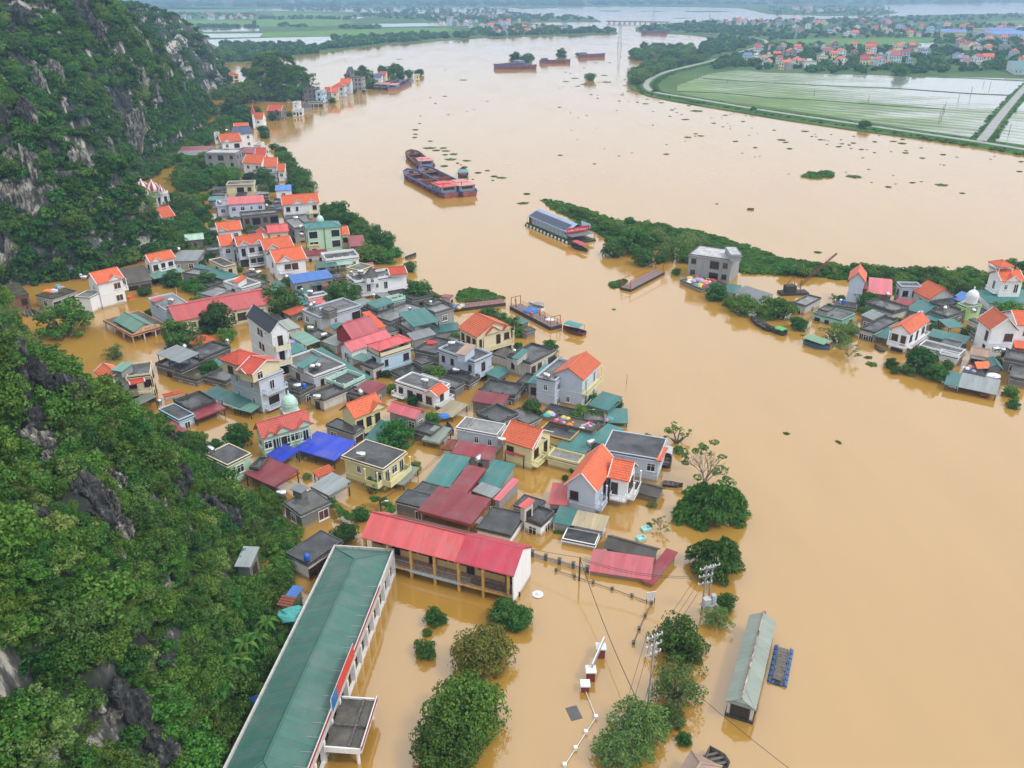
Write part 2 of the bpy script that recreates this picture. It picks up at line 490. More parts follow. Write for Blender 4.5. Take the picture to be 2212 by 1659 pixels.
def scatter(name, pts, rad, key, meshes, label, cat, squash=None, seed=1, parent=None):
    srcs = src_objects(key, meshes)
    n = len(pts)
    rs = np.random.RandomState(seed)
    me = bpy.data.meshes.new(name)
    me.vertices.add(n); me.vertices.foreach_set('co', np.asarray(pts, dtype=np.float32).reshape(-1))
    sc = np.empty((n, 3), dtype=np.float32)
    r = np.asarray(rad, dtype=np.float32)
    sc[:, 0] = r * rs.uniform(.85, 1.15, n); sc[:, 1] = r * rs.uniform(.85, 1.15, n)
    sc[:, 2] = r * (rs.uniform(.75, 1.15, n) if squash is None else squash * rs.uniform(.7, 1.3, n))
    a = me.attributes.new('sca', 'FLOAT_VECTOR', 'POINT'); a.data.foreach_set('vector', sc.reshape(-1))
    ro = np.zeros((n, 3), dtype=np.float32); ro[:, 2] = rs.uniform(0, 6.28, n)
    ro[:, 0] = rs.normal(0, .12, n); ro[:, 1] = rs.normal(0, .12, n)
    a = me.attributes.new('rot', 'FLOAT_VECTOR', 'POINT'); a.data.foreach_set('vector', ro.reshape(-1))
    a = me.attributes.new('idx', 'INT', 'POINT'); a.data.foreach_set('value', rs.randint(0, len(srcs), n).astype(np.int32))
    me.update()
    o = put(name, me, parent)
    ng = bpy.data.node_groups.new(name + '_scatter', 'GeometryNodeTree')
    ng.interface.new_socket('Geometry', in_out='INPUT', socket_type='NodeSocketGeometry')
    ng.interface.new_socket('Geometry', in_out='OUTPUT', socket_type='NodeSocketGeometry')
    gi = ng.nodes.new('NodeGroupInput'); go = ng.nodes.new('NodeGroupOutput')
    jn = ng.nodes.new('GeometryNodeJoinGeometry')
    for s in srcs:
        oi = ng.nodes.new('GeometryNodeObjectInfo'); oi.inputs['Object'].default_value = s
        oi.inputs['As Instance'].default_value = True
        ng.links.new(oi.outputs['Geometry'], jn.inputs[0])
    ip = ng.nodes.new('GeometryNodeInstanceOnPoints')
    ip.inputs['Pick Instance'].default_value = True
    def attr(nm, typ):
        an = ng.nodes.new('GeometryNodeInputNamedAttribute'); an.data_type = typ
        an.inputs['Name'].default_value = nm
        return an.outputs['Attribute']
    ng.links.new(gi.outputs[0], ip.inputs['Points'])
    ng.links.new(jn.outputs[0], ip.inputs['Instance'])
    ng.links.new(attr('idx', 'INT'), ip.inputs['Instance Index'])
    e2r = ng.nodes.new('FunctionNodeEulerToRotation')
    ng.links.new(attr('rot', 'FLOAT_VECTOR'), e2r.inputs[0])
    ng.links.new(e2r.outputs[0], ip.inputs['Rotation'])
    ng.links.new(attr('sca', 'FLOAT_VECTOR'), ip.inputs['Scale'])
    ng.links.new(ip.outputs[0], go.inputs[0])
    md = o.modifiers.new('scatter', 'NODES'); md.node_group = ng
    tag(o, label, cat, None, 'stuff')
    return o

# ------------------------------------------------------------------ numpy noise
def vnoise(x, y, seed=0):
    xi, yi = np.floor(x).astype(np.int64), np.floor(y).astype(np.int64)
    xf, yf = x - xi, y - yi
    def h(a, b):
        k = (a * 374761393 + b * 668265263 + seed * 1274126177) & 0xffffffff
        k = ((k ^ (k >> 13)) * 1274126177) & 0xffffffff
        return ((k ^ (k >> 16)) & 0xffff) / 65535.0
    u, v = xf*xf*(3-2*xf), yf*yf*(3-2*yf)
    return (h(xi, yi)*(1-u) + h(xi+1, yi)*u)*(1-v) + (h(xi, yi+1)*(1-u) + h(xi+1, yi+1)*u)*v
def fbm(x, y, seed=0, o=4):
    s, a, t = 0, .5, 0
    for k in range(o):
        s = s + a*vnoise(x*2**k, y*2**k, seed+k); t += a; a *= .5
    return s/t

def in_poly(x, y, poly):
    r = np.zeros(x.shape, bool)
    n = len(poly)
    for i in range(n):
        x1, y1 = poly[i]; x2, y2 = poly[(i+1) % n]
        c = ((y1 > y) != (y2 > y)) & (x < (x2-x1)*(y-y1)/((y2-y1) or 1e-9) + x1)
        r ^= c
    return r
def dist_poly(x, y, poly):
    d = np.full(x.shape, 1e9)
    n = len(poly)
    for i in range(n):
        ax, ay = poly[i]; bx, by = poly[(i+1) % n]
        vx, vy = bx-ax, by-ay
        t = np.clip(((x-ax)*vx + (y-ay)*vy)/(vx*vx+vy*vy+1e-9), 0, 1)
        d = np.minimum(d, np.hypot(x-ax-t*vx, y-ay-t*vy))
    return np.where(in_poly(x, y, poly), d, -d)

# ------------------------------------------------------------------ water
def water_mat(name, col, rough=.06, bscale=1.0, bstr=.09):
    m, nt, b = _new(name)
    ge = N(nt, 'ShaderNodeNewGeometry')
    n0 = noise(nt, mapping(nt, ge.outputs['Position'], (.012, .005, .01)), 1.0, 5)
    c = mixc(nt, n0.outputs[0], tuple(k*.84 for k in col), tuple(min(1, k*1.10) for k in col))
    nt.links.new(c, b.inputs['Base Color'])
    ns = noise(nt, mapping(nt, ge.outputs['Position'], (.030, .009, 1)), 1.0, 6, .62)
    rr_ = ramp(nt, ns.outputs[0], [(.40, (rough*.5,)*3), (.62, (rough*2.6,)*3)])
    nt.links.new(rr_.outputs[0], b.inputs['Roughness'])
    nc_ = noise(nt, mapping(nt, ge.outputs['Position'], (.10, .022, 1)), 1.0, 5, .6)
    c = mixc(nt, nc_.outputs[0], c, tuple(min(1, k*1.14+.01) for k in col)) if name == 'muddy_flood_water' else c
    nt.links.new(c, b.inputs['Base Color'])
    b.inputs['IOR'].default_value = 2.3
    n1 = noise(nt, mapping(nt, ge.outputs['Position'], (.55*bscale, .9*bscale, 1)), 1.0, 3, .5)
    n2 = noise(nt, mapping(nt, ge.outputs['Position'], (.07*bscale, .12*bscale, 1)), 1.0, 3, .5)
    ad = N(nt, 'ShaderNodeMath', operation='MULTIPLY_ADD')
    nt.links.new(n2.outputs[0], ad.inputs[0]); ad.inputs[1].default_value = 2.0; nt.links.new(n1.outputs[0], ad.inputs[2])
    bump(nt, b, ad.outputs[0], bstr, .25)
    MATS[name] = m
    return m
WATER = water_mat('muddy_flood_water', (.385,.21,.035))
POND = water_mat('field_water', (.34,.32,.24), .05, 1.0, .06)

def sheet(name, pts, mat, z):
    mb = MB(); mb.poly([(p[0], p[1], z) for p in pts])
    o = mb.obj(name, mat); tag(o, kind='structure')
    return o
mb = MB()
R = 16000
mb.poly([(-R,-400,0),(R,-400,0),(R,R,0),(-R,R,0)])
tag(mb.obj('river_water', WATER), kind='structure')
mb = MB(); mb.poly([(-R,-500,-7),(R,-500,-7),(R,R,-7),(-R,R,-7)])
tag(mb.obj('riverbed', plain('river_mud', (.25,.17,.09), .9)), kind='structure')

# ------------------------------------------------------------------ far plains
def land_mat(name, stops, scale=.02):
    m, nt, b = _new(name)
    ge = N(nt, 'ShaderNodeNewGeometry')
    n1 = noise(nt, ge.outputs['Position'], scale, 6, .6)
    r = ramp(nt, n1.outputs[0], stops)
    nt.links.new(r.outputs[0], b.inputs['Base Color']); b.inputs['Roughness'].default_value = .9
    b.inputs['Specular IOR Level'].default_value = .1
    MATS[name] = m
    return m
PLAIN = land_mat('plain_green', [(.30,(.035,.075,.02)), (.5,(.07,.13,.035)), (.7,(.12,.17,.05))])
GRASSY = land_mat('grass_bank', [(.30,(.03,.075,.015)), (.55,(.06,.14,.025)), (.75,(.12,.19,.04))], .3)
FIELD = land_mat('rice_green', [(.30,(.09,.18,.035)), (.6,(.13,.25,.05)), (.8,(.18,.30,.07))], .03)
ROADM = plain('concrete_road', (.33,.325,.315), .8, var=.12, scale=.3)

def UP(pts, z): return [U(x, y, z) for x, y in pts]
L1 = [(-500,170),(380,140),(430,125),(500,135),(553,133),(640,122),(700,112),(770,103),(850,94),(950,88),(1050,81),(1130,78),(1250,77),(1335,73),(1330,66),(1220,62),(1150,58),(1110,53),(1160,48),(1300,47),(1280,38),(1150,34),(1000,30),(850,28),(700,25),(560,23),(-500,26)]
L2 = [(-900,22),(300,21),(560,19),(700,17),(1100,15),(1130,19),(1300,13),(1500,15),(1600,17),(1660,30),(1800,34),(1900,33),(1941,27),(1910,20),(1908,10),(2100,6),(3000,5),(3000,-14),(-900,-14)]
L3 = [(3000,470),(2212,333),(2100,314),(1990,299),(1850,281),(1700,259),(1520,229),(1450,217),(1400,207),(1362,190),(1357,175),(1362,163),(1401,146),(1443,136),(1500,133),(1511,97),(1516,90),(1543,82),(1500,76),(1441,72),(1373,67),(1373,58),(1443,50),(1518,47),(1659,45),(1896,37),(2009,32),(2212,29),(3000,26)]
for nm, P, z in (('plain_west', L1, .5), ('plain_far', L2, .6), ('plain_east', L3, .5)):
    q = UP(P, z)
    mb = MB(); mb.slab([tuple(p) for p in q], 2.0)
    o = mb.obj(nm, PLAIN); tag(o, kind='structure')
for k, (x0, y0, x1, y1) in enumerate([(1296,17.5,1351,26),(1384,20.5,1400,26),(1410,21.5,1440,26.5),(1480,22,1588,27),(1453,37,1497,40.5)]):
    c = U((x0+x1)/2, y1-1.5, .4); w = (U(x1,y1,.4)-U(x0,y1,.4)).length/2; d = (U((x0+x1)/2,y0+3,.4)-U((x0+x1)/2,y1,.4)).length/2
    d = min(d, w*1.2)
    mb = MB(); mb.slab([(c.x+w*math.cos(t)*RND.uniform(.8,1.1), c.y+d+d*math.sin(t), .5) for t in [i*math.pi/8 for i in range(16)]], 2)
    tag(mb.obj('islet', PLAIN), kind='structure')

def patch(name, P, mat, z):
    sheet(name, UP(P, z), mat, z)
for P in ([(430,61),(560,59),(560,67),(440,69)], [(432,73),(560,72),(690,73),(560,80),(436,82)],
          [(440,86),(560,82),(765,78),(764,88),(740,103),(640,98),(553,103),(470,101)], [(553,112),(655,108),(650,119),(553,124)],
          [(690,37),(760,36),(800,37),(765,41),(690,41)],[(800,52),(1010,48),(1020,55),(830,58)],[(690,12),(800,11),(800,17),(740,16)],
          [(1035,52),(1100,48),(1110,55),(1060,57)],[(860,19),(1040,22),(1100,24),(1000,26),(870,24)]):
    patch('flooded_field', P, POND, .56)
for P in ([(545,42),(720,41),(770,47),(740,55),(545,58)], [(570,70),(700,66),(830,62),(960,60),(990,66),(900,72),(700,78),(560,80)],
          [(330,15),(553,18),(553,26),(350,27)], [(380,42),(553,44),(553,57),(450,58)],[(590,26),(760,31),(700,35),(590,36)]):
    patch('rice_field', P, FIELD, .60)
for P in ([(1680,86),(1780,84),(2020,83),(2010,91),(1830,99),(1700,95)], [(2120,47),(2212,43),(2400,43),(2400,55),(2130,53)]):
    patch('rice_field', P, FIELD, .60)
patch('flooded_field', [(1902,96),(2020,92),(2022,103),(1960,102)], POND, .61)

# the flooded paddy inside the dyke: young rice standing in water
m, nt, b = _new('flooded_paddy'); PADDY = m
ge = N(nt, 'ShaderNodeNewGeometry')
rows = N(nt, 'ShaderNodeTexWave', wave_type='BANDS', bands_direction='DIAGONAL')
rows.inputs['Scale'].default_value = .035; rows.inputs['Distortion'].default_value = 3.0; rows.inputs['Detail'].default_value = 2
nt.links.new(ge.outputs['Position'], rows.inputs['Vector'])
n1 = noise(nt, mapping(nt, ge.outputs['Position'], (.010, .022, 1)), 1.0, 6, .6)
sx = N(nt, 'ShaderNodeSeparateXYZ'); nt.links.new(ge.outputs['Position'], sx.inputs[0])
mr = N(nt, 'ShaderNodeMapRange'); nt.links.new(sx.outputs[0], mr.inputs[0])
mr.inputs[1].default_value = 160; mr.inputs[2].default_value = 420; mr.inputs[3].default_value = .30; mr.inputs[4].default_value = -.24
a1 = N(nt, 'ShaderNodeMath', operation='ADD'); nt.links.new(n1.outputs[0], a1.inputs[0]); nt.links.new(mr.outputs[0], a1.inputs[1])
a2 = N(nt, 'ShaderNodeMath', operation='MULTIPLY_ADD'); nt.links.new(rows.outputs[1], a2.inputs[0]); a2.inputs[1].default_value = .16; nt.links.new(a1.outputs[0], a2.inputs[2])
rr = ramp(nt, a2.outputs[0], [(.46, (0,0,0)), (.80, (1,1,1))])
n3 = noise(nt, mapping(nt, ge.outputs['Position'], (.02, .05, 1)), 1.0, 4)
gcol = ramp(nt, n3.outputs[0], [(.35, (.13,.18,.075)), (.55, (.14,.225,.075)), (.72, (.21,.31,.075))])
nt.links.new(mixc(nt, rr.outputs[0], (.30,.30,.25), gcol.outputs[0]), b.inputs['Base Color'])
r2 = ramp(nt, rr.outputs[0], [(0, (.06,)*3), (1, (.7,)*3)])
nt.links.new(r2.outputs[0], b.inputs['Roughness'])
sp = ramp(nt, rr.outputs[0], [(0, (.5,)*3), (1, (.12,)*3)])
nt.links.new(sp.outputs[0], b.inputs['Specular IOR Level'])
nb = noise(nt, mapping(nt, ge.outputs['Position'], (.8, .8, 1)), 1.0, 2)
bump(nt, b, nb.outputs[0], .08, .1)
patch('flooded_paddy', [(1463,185),(1463,200),(1531,214),(1659,230),(1859,262),(2009,284),(2114,299),(2159,245),(2212,186),(2240,172),(2212,170),(1964,164),(1659,157),(1596,151),(1531,160)], PADDY, .56)
patch('flooded_paddy', [(2143,303),(2212,313),(2900,430),(2900,185),(2240,190),(2190,243)], PADDY, .56)

def dyke(name, path, top, wtop, wbase, mat):
    """embankment with sloping sides along a path (photo survey points), closed underneath"""
    pts = [U(x, y, top) for x, y in path]
    sm = []
    for i in range(len(pts)-1):
        p0 = pts[max(i-1,0)]; p1 = pts[i]; p2 = pts[i+1]; p3 = pts[min(i+2,len(pts)-1)]
        for k in range(6):
            t = k/6
            sm.append(.5*((2*p1)+(-p0+p2)*t+(2*p0-5*p1+4*p2-p3)*t*t+(-p0+3*p1-3*p2+p3)*t**3))
    sm.append(pts[-1])
    mb = MB(); rd = MB()
    prev = None
    for i, p in enumerate(sm):
        d = (sm[min(i+1,len(sm)-1)] - sm[max(i-1,0)]); d.z = 0; d.normalize()
        s = Vector((d.y, -d.x, 0))
        ring = [p - s*wbase + Vector((0,0,-top-.5)), p - s*wtop, p + s*wtop, p + s*wbase + Vector((0,0,-top-.5))]
        rr_ = [p - s*wtop*.62 + Vector((0,0,.03)), p + s*wtop*.62 + Vector((0,0,.03))]
        if prev:
            for k in range(3): mb.poly([prev[0][k], prev[0][k+1], ring[k+1], ring[k]])
            rd.poly([prev[1][0], prev[1][1], rr_[1], rr_[0]])
        prev = (ring, rr_)
    o = mb.obj(name, mat); tag(o, kind='structure')
    r = rd.obj(name + '_road', ROADM); tag(r, kind='structure')
    return sm
DYKE = dyke('dyke', [(3000,455),(2400,352),(2212,322),(2100,304),(1990,288),(1800,260),(1650,238),(1500,213),(1425,201),(1402,193),(1396,181),(1410,168),(1440,155),(1480,145),(1530,133),(1560,124),(1600,112),(1640,100),(1655,92),(1650,86),(1630,83),(1560,75),(1480,68),(1420,65)], 1.8, 4.0, 9.0, GRASSY)
FPATH = dyke('field_track', [(2118,306),(2135,285),(2160,252),(2190,216),(2215,188),(2260,140)], 1.3, 4.2, 6.0, GRASSY)

# ------------------------------------------------------------------ karst hills
m, nt, b = _new('karst_rock'); ROCK = m
ge = N(nt, 'ShaderNodeNewGeometry')
st = noise(nt, mapping(nt, ge.outputs['Position'], (.30, .30, .07)), 1.0, 7, .65)
bl = noise(nt, ge.outputs['Position'], .055, 4, .5)
ml = N(nt, 'ShaderNodeMath', operation='MULTIPLY_ADD'); nt.links.new(bl.outputs[0], ml.inputs[0]); ml.inputs[1].default_value = .8; nt.links.new(st.outputs[0], ml.inputs[2])
r1 = ramp(nt, ml.outputs[0], [(.45, (.012,.012,.012)), (.84, (.04,.04,.039)), (.95, (.11,.108,.10)), (1.0, (.50,.47,.41))])
fine = noise(nt, mapping(nt, ge.outputs['Position'], (1.6, 1.6, .35)), 1.0, 5, .7)
rf = ramp(nt, fine.outputs[0], [(.3, (.55,)*3), (.7, (1.35,)*3)])
c1 = mixc(nt, 1.0, r1.outputs[0], rf.outputs[0], 'MULTIPLY')
mossn = noise(nt, ge.outputs['Position'], .35, 5)
rm = ramp(nt, mossn.outputs[0], [(.50, (0,0,0)), (.62, (1,1,1))])
sxn = N(nt, 'ShaderNodeSeparateXYZ'); nt.links.new(ge.outputs['Normal'], sxn.inputs[0])
rn = ramp(nt, sxn.outputs[2], [(.30, (0,0,0)), (.55, (1,1,1))])
mm = mixc(nt, 1.0, rm.outputs[0], rn.outputs[0], 'MULTIPLY')
c2 = mixc(nt, mm, c1, (.022,.040,.012))
nt.links.new(c2, b.inputs['Base Color']); b.inputs['Roughness'].default_value = .85
bump(nt, b, fine.outputs[0], .9, .8)

KEEPR = []
KEEP = []                                                # ground kept free of shrubs: (x, y, radius)
def clear_of(x, y):
    ok = np.ones(x.shape, bool)
    for kx, ky, kr in KEEP: ok &= (x-kx)**2 + (y-ky)**2 > kr*kr
    for fx, fy, fa, fw, fd_ in KEEPR:
        c_, s_ = math.cos(-fa), math.sin(-fa)
        ok &= (np.abs(c_*(x-fx)-s_*(y-fy)) > fw+1.0) | (np.abs(s_*(x-fx)+c_*(y-fy)) > fd_+1.0)
    return ok
class Hill:
    def __init__(s, poly, ctrl, fall, rug, seed, rocky=.60):
        s.poly, s.ctrl, s.fall, s.rug, s.seed, s.rocky = poly, np.array(ctrl, float), fall, rug, seed, rocky
    def h(s, x, y):
        wx = x + 7*(fbm(x/23, y/23, s.seed+5)-.5)*2; wy = y + 7*(fbm(x/23, y/23, s.seed+9)-.5)*2
        d = dist_poly(wx, wy, s.poly)
        w = np.zeros(x.shape); v = np.zeros(x.shape)
        for cx, cy, ch in s.ctrl:
            k = 1.0/(((x-cx)**2+(y-cy)**2)+60)**1.5
            w += k; v += k*ch
        hm = v/w
        e = np.clip(d, 0, None)
        z = hm*(1-np.exp(-e/s.fall))
        q = np.clip(e/8, 0, 1)
        rid = 1-np.abs(2*fbm(x/17, y/17, s.seed+2, 3)-1)
        z = z + q*s.rug*((rid-.6)*1.5 + (fbm(x/6, y/6, s.seed+3, 3)-.5)*.9 + (vnoise(x/2.3, y/2.3, s.seed+4)-.5)*.22)
        st_ = 9.0
        t = z/st_ + .6*fbm(x/30, y/30, s.seed+7)
        z = z + q*1.6*np.sin(2*np.pi*t)                 # ledges
        return np.where(d > 0, z+.2, -1.5+np.clip(d, -6, 0)*.2)
    def build(s, name, bbox, res):
        x0, x1, y0, y1 = bbox
        xs = np.arange(x0, x1+res, res); ys = np.arange(y0, y1+res, res)
        X, Y = np.meshgrid(xs, ys)
        Z = s.h(X, Y)
        JX = X + (fbm(X/5, Z/4, s.seed+11, 2)-.5)*res*1.3*(Z > 1)
        JY = Y + (fbm(Y/5, Z/4, s.seed+12, 2)-.5)*res*1.3*(Z > 1)
        nx, ny = X.shape[1], X.shape[0]
        idx = np.arange(nx*ny).reshape(ny, nx)
        quads = np.stack([idx[:-1,:-1], idx[:-1,1:], idx[1:,1:], idx[1:,:-1]], -1).reshape(-1, 4)
        zz = Z.reshape(-1)
        keep = zz[quads].max(1) > -1.3
        quads = quads[keep]
        used = np.unique(quads); remap = -np.ones(nx*ny, int); remap[used] = np.arange(len(used))
        quads = remap[quads]
        co = np.stack([JX, JY, Z], -1).reshape(-1, 3)[used]
        me = bpy.data.meshes.new(name)
        nq = len(quads)
        me.vertices.add(len(co)); me.vertices.foreach_set('co', co.astype(np.float32).reshape(-1))
        me.loops.add(nq*4); me.loops.foreach_set('vertex_index', quads.astype(np.int32).reshape(-1))
        me.polygons.add(nq); me.polygons.foreach_set('loop_start', np.arange(nq, dtype=np.int32)*4)
        me.materials.append(ROCK); me.update()
        o = put(name, me); tag(o, kind='structure')
        return o
    def plants(s, name, bbox, n, rlo, rhi, label, seed, density=1.0, key='shrub', meshes=None):
        rs = np.random.RandomState(seed)
        x = rs.uniform(bbox[0], bbox[1], n*5); y = rs.uniform(bbox[2], bbox[3], n*5)
        z = s.h(x, y)
        rn_ = fbm(x/11+3.3, y/11, s.seed+21, 3)
        e = .8
        sl = np.hypot(s.h(x+e, y)-z, s.h(x, y+e)-z)/e
        ok = (z > .1) & (rn_ + .022*np.clip(sl-2.2, -1, 4) - .05*(z < 16) + rs.normal(0, .035, len(x)) < s.rocky)
        ok &= rs.rand(len(x)) < np.sqrt(1+sl**2)/3.6                # the same cover per area of slope
        ok &= clear_of(x, y)
        x, y, z, sl = x[ok][:n], y[ok][:n], z[ok][:n], sl[ok][:n]
        r = rs.uniform(0, 1, len(x))**1.6*(rhi-rlo)+rlo
        pts = np.stack([x, y, z+r*.22], -1)
        return scatter(name, pts, r, key, meshes or SHRUBS, label, 'shrubs', seed=seed)

NEAR = Hill([(-22,-40),(-24,20),(-29,45),(-32,65),(-34,85),(-37,104),(-50,117),(-66,131),(-77,143),(-88,155),(-105,168),(-130,176),(-170,182),(-300,190),(-300,-40)],
            [(-60,60,46),(-90,60,62),(-62,100,46),(-75,125,40),(-95,140,42),(-130,140,60),(-120,80,75),(-50,20,46),(-160,160,60),(-45,115,30)], 19, 4.2, 3, .78)
NEAR.build('near_karst_hill', (-175,-18,25,195), .75)
FARH = Hill([(-160,225),(-140,232),(-126,240),(-112,266),(-126,284),(-157,300),(-168,326),(-174,352),(-172,385),(-176,440),(-190,520),(-204,590),(-214,625),(-225,645),(-250,650),(-320,640),(-480,600),(-480,215),(-240,215)],
            [(-165,262,48),(-190,290,66),(-212,330,78),(-222,372,66),(-232,408,80),(-232,450,104),(-226,492,78),(-222,525,66),(-222,560,42),(-222,590,28),(-218,615,15),(-300,400,110),(-300,300,90),(-300,550,58),(-150,300,40),(-190,345,66)], 17, 9.5, 11, .78)
FARH.build('far_karst_hill', (-380,-108,212,660), 2.0)
BACK = Hill([(-250,760),(-262,735),(-300,715),(-350,720),(-420,740),(-460,800),(-420,880),(-340,900),(-285,860),(-258,810)],
            [(-300,790,55),(-285,770,44),(-340,800,60),(-400,800,60),(-268,770,30)], 16, 11.0, 23, .70)
BACK.build('back_karst_hill', (-480,-235,705,915), 3.0)
ISLE = Hill([(-156,676),(-176,664),(-200,668),(-214,690),(-210,716),(-188,726),(-162,712)], [(-186,692,40),(-176,690,32)], 13, 3.0, 31, .70)
ISLE.build('karst_islet', (-228,-145,655,735), 1.6)

# ------------------------------------------------------------------ groves, thickets and hyacinth belts
def poly_points(poly, n, seed):
    rs = np.random.RandomState(seed)
    xs = [p[0] for p in poly]; ys = [p[1] for p in poly]
    out = []
    while len(out) < n:
        x = rs.uniform(min(xs), max(xs), n); y = rs.uniform(min(ys), max(ys), n)
        k = in_poly(x, y, poly)
        out += list(zip(x[k], y[k]))
    return out[:n]
def belt(polys, seed):
    pts = []
    for i, (P, n) in enumerate(polys): pts += poly_points(P, n, seed+i)
    return pts
def grove(name, polys, rlo, rhi, label, seed, key='far', meshes=None, z0=.6, zk=.25, squash=None, cat='woods', clear=False):
    pts = belt(polys, seed)
    rs = np.random.RandomState(seed)
    r = rs.uniform(rlo, rhi, len(pts))
    W = [U(x, y, z0) for x, y in pts]
    if clear:
        k_ = clear_of(np.array([w.x for w in W]), np.array([w.y for w in W]))
        W = [w for w, q in zip(W, k_) if q]; r = r[k_]
    co = [(w.x, w.y, z0 + zk*q) for w, q in zip(W, r)]
    return scatter(name, co, r, key, meshes or FARS, label, cat, squash=squash, seed=seed)

grove('horizon_woods', [([(-200,-8),(2500,-8),(2500,5),(1900,9),(1000,14),(-200,18)], 2400)], 14, 30, 'hazy blue band of woods along the horizon', 41, squash=.45)
grove('western_plain_trees', [([(350,30),(560,28),(560,40),(360,40)],90), ([(560,36),(770,38),(770,42),(560,43)],70), ([(600,14),(1100,19),(1100,26),(620,24)],200),
   ([(780,26),(1100,28),(1270,36),(1280,44),(1100,46),(900,44),(770,34)],330), ([(430,56),(560,57),(560,60),(430,60)],40), ([(610,50),(660,52),(660,60),(600,60)],14),
   ([(910,36),(1100,38),(1110,48),(960,50),(910,44)],120), ([(1030,60),(1110,56),(1335,66),(1330,72),(1130,76),(1000,82),(960,86),(1010,72)],240),
   ([(725,84),(850,76),(1010,74),(950,86),(850,92),(770,100),(690,110)],200), ([(560,96),(690,100),(700,110),(560,112)],45), ([(480,95),(560,100),(560,108),(480,112)],30), ([(553,118),(640,115),(680,110),(690,113),(560,131),(500,134),(490,122)],75), ([(730,60),(820,58),(820,63),(740,65)],30),
   ([(480,100),(540,110),(540,128),(470,130)],45)],
   4, 9, 'dark scattered trees on the plain beyond the river', 51)
grove('eastern_plain_trees', [([(1660,42),(1900,36),(2212,30),(2212,40),(1900,52),(1660,56)],230), ([(1659,14),(1905,12),(1940,27),(1860,33),(1660,30)],230),
   ([(1490,47),(1660,46),(1660,60),(1560,62),(1440,60)],110), ([(1375,58),(1500,52),(1640,60),(1660,80),(1560,74),(1380,66)],230),
   ([(1555,75),(1620,80),(1640,95),(1580,110),(1510,125),(1505,100),(1530,88)],170), ([(1660,80),(1740,80),(1740,84),(1660,86)],30),
   ([(1610,110),(1680,95),(1850,100),(2030,102),(2212,98),(2212,150),(1990,158),(1800,160),(1600,150),(1560,148)],420),
   ([(1660,56),(1900,54),(2212,52),(2212,64),(2010,80),(1850,82),(1660,80)],280), ([(2020,82),(2212,64),(2212,100),(2030,100)],150), ([(1560,130),(1600,120),(1610,140),(1540,150)],60)],
   3.5, 7.5, 'dark scattered trees among the houses inside the dyke', 71)
grove('dyke_grove', [([(1365,165),(1400,148),(1440,138),(1500,132),(1545,126),(1500,138),(1440,150),(1400,170),(1375,184),(1360,182)],110)], 4.5, 7.5, 'tall willows lining the outer bend of the dyke', 81, key='mid', meshes=CROWNS['m']+CROWNS['p'], zk=.6)
grove('flooded_grove', [([(1362,118),(1400,106),(1440,103),(1496,104),(1498,128),(1440,130),(1370,131)],95)], 5, 7, 'dark grove standing in the river by the dyke', 91, key='mid', meshes=CROWNS['m']+CROWNS['p'], z0=0, zk=.6)
def verge(name, path, n, rlo, rhi, off, label, seed):
    rs = np.random.RandomState(seed); pts = []; rad = []
    for _ in range(n):
        k = rs.randint(0, len(path)-1); t = rs.rand()
        p = path[k].lerp(path[k+1], t)
        d = (path[k+1]-path[k]); d.z = 0; d.normalize(); s_ = Vector((d.y, -d.x, 0))
        o_ = rs.uniform(*off); r = rs.uniform(rlo, rhi)
        q = p + s_*o_; pts.append((q.x, q.y, .45 + max(0, 1.4-abs(o_)*.15))); rad.append(r)
    return scatter(name, pts, rad, 'low', LOWS, label, 'scrub', seed=seed)
verge('dyke_scrub', DYKE, 900, 1.2, 2.4, (4.4, 9.5), 'low green scrub along the water side of the dyke', 101)
verge('dyke_inner_scrub', DYKE, 420, 1.0, 2.0, (-9, -4.6), 'low green scrub along the field side of the dyke', 102)
verge('track_scrub', FPATH, 160, .8, 1.6, (3.6, 6.2), 'weeds along the near side of the field track', 103)
verge('track_scrub', FPATH, 160, .8, 1.6, (-6.2, -3.6), 'weeds along the far side of the field track', 104)
SPIT = [(1165,431),(1200,434),(1260,452),(1330,478),(1400,489),(1500,499),(1600,528),(1680,557),(1760,569),(1830,583),(1900,590),(2000,590),(2130,590),(2300,588),(2300,650),(2140,645),(2020,640),(1900,632),(1830,604),(1700,592),(1610,590),(1560,560),(1490,545),(1420,540),(1330,535),(1300,505),(1270,495),(1230,470),(1195,452)]
sheet('mud_spit', UP(SPIT, .12), GRASSY, .12)
grove('spit_hyacinth', [(SPIT, 3000)], 1.0, 1.9, 'bright green mat of hyacinth and weeds on the long spit', 111, key='low', meshes=LOWS, z0=.15, zk=.1, cat='scrub')
grove('spit_bushes', [([(1230,452),(1330,482),(1400,492),(1440,500),(1400,530),(1330,515),(1280,490)],90), ([(1780,580),(1900,592),(2120,592),(2140,640),(1990,630),(1850,600)],120), ([(1660,575),(1800,590),(1830,604),(1700,594)],16)], 1.6, 3.4, 'leafy bushes rising above the weeds of the spit', 121, key='shrub', meshes=SHRUBS, z0=.3, cat='bushes')

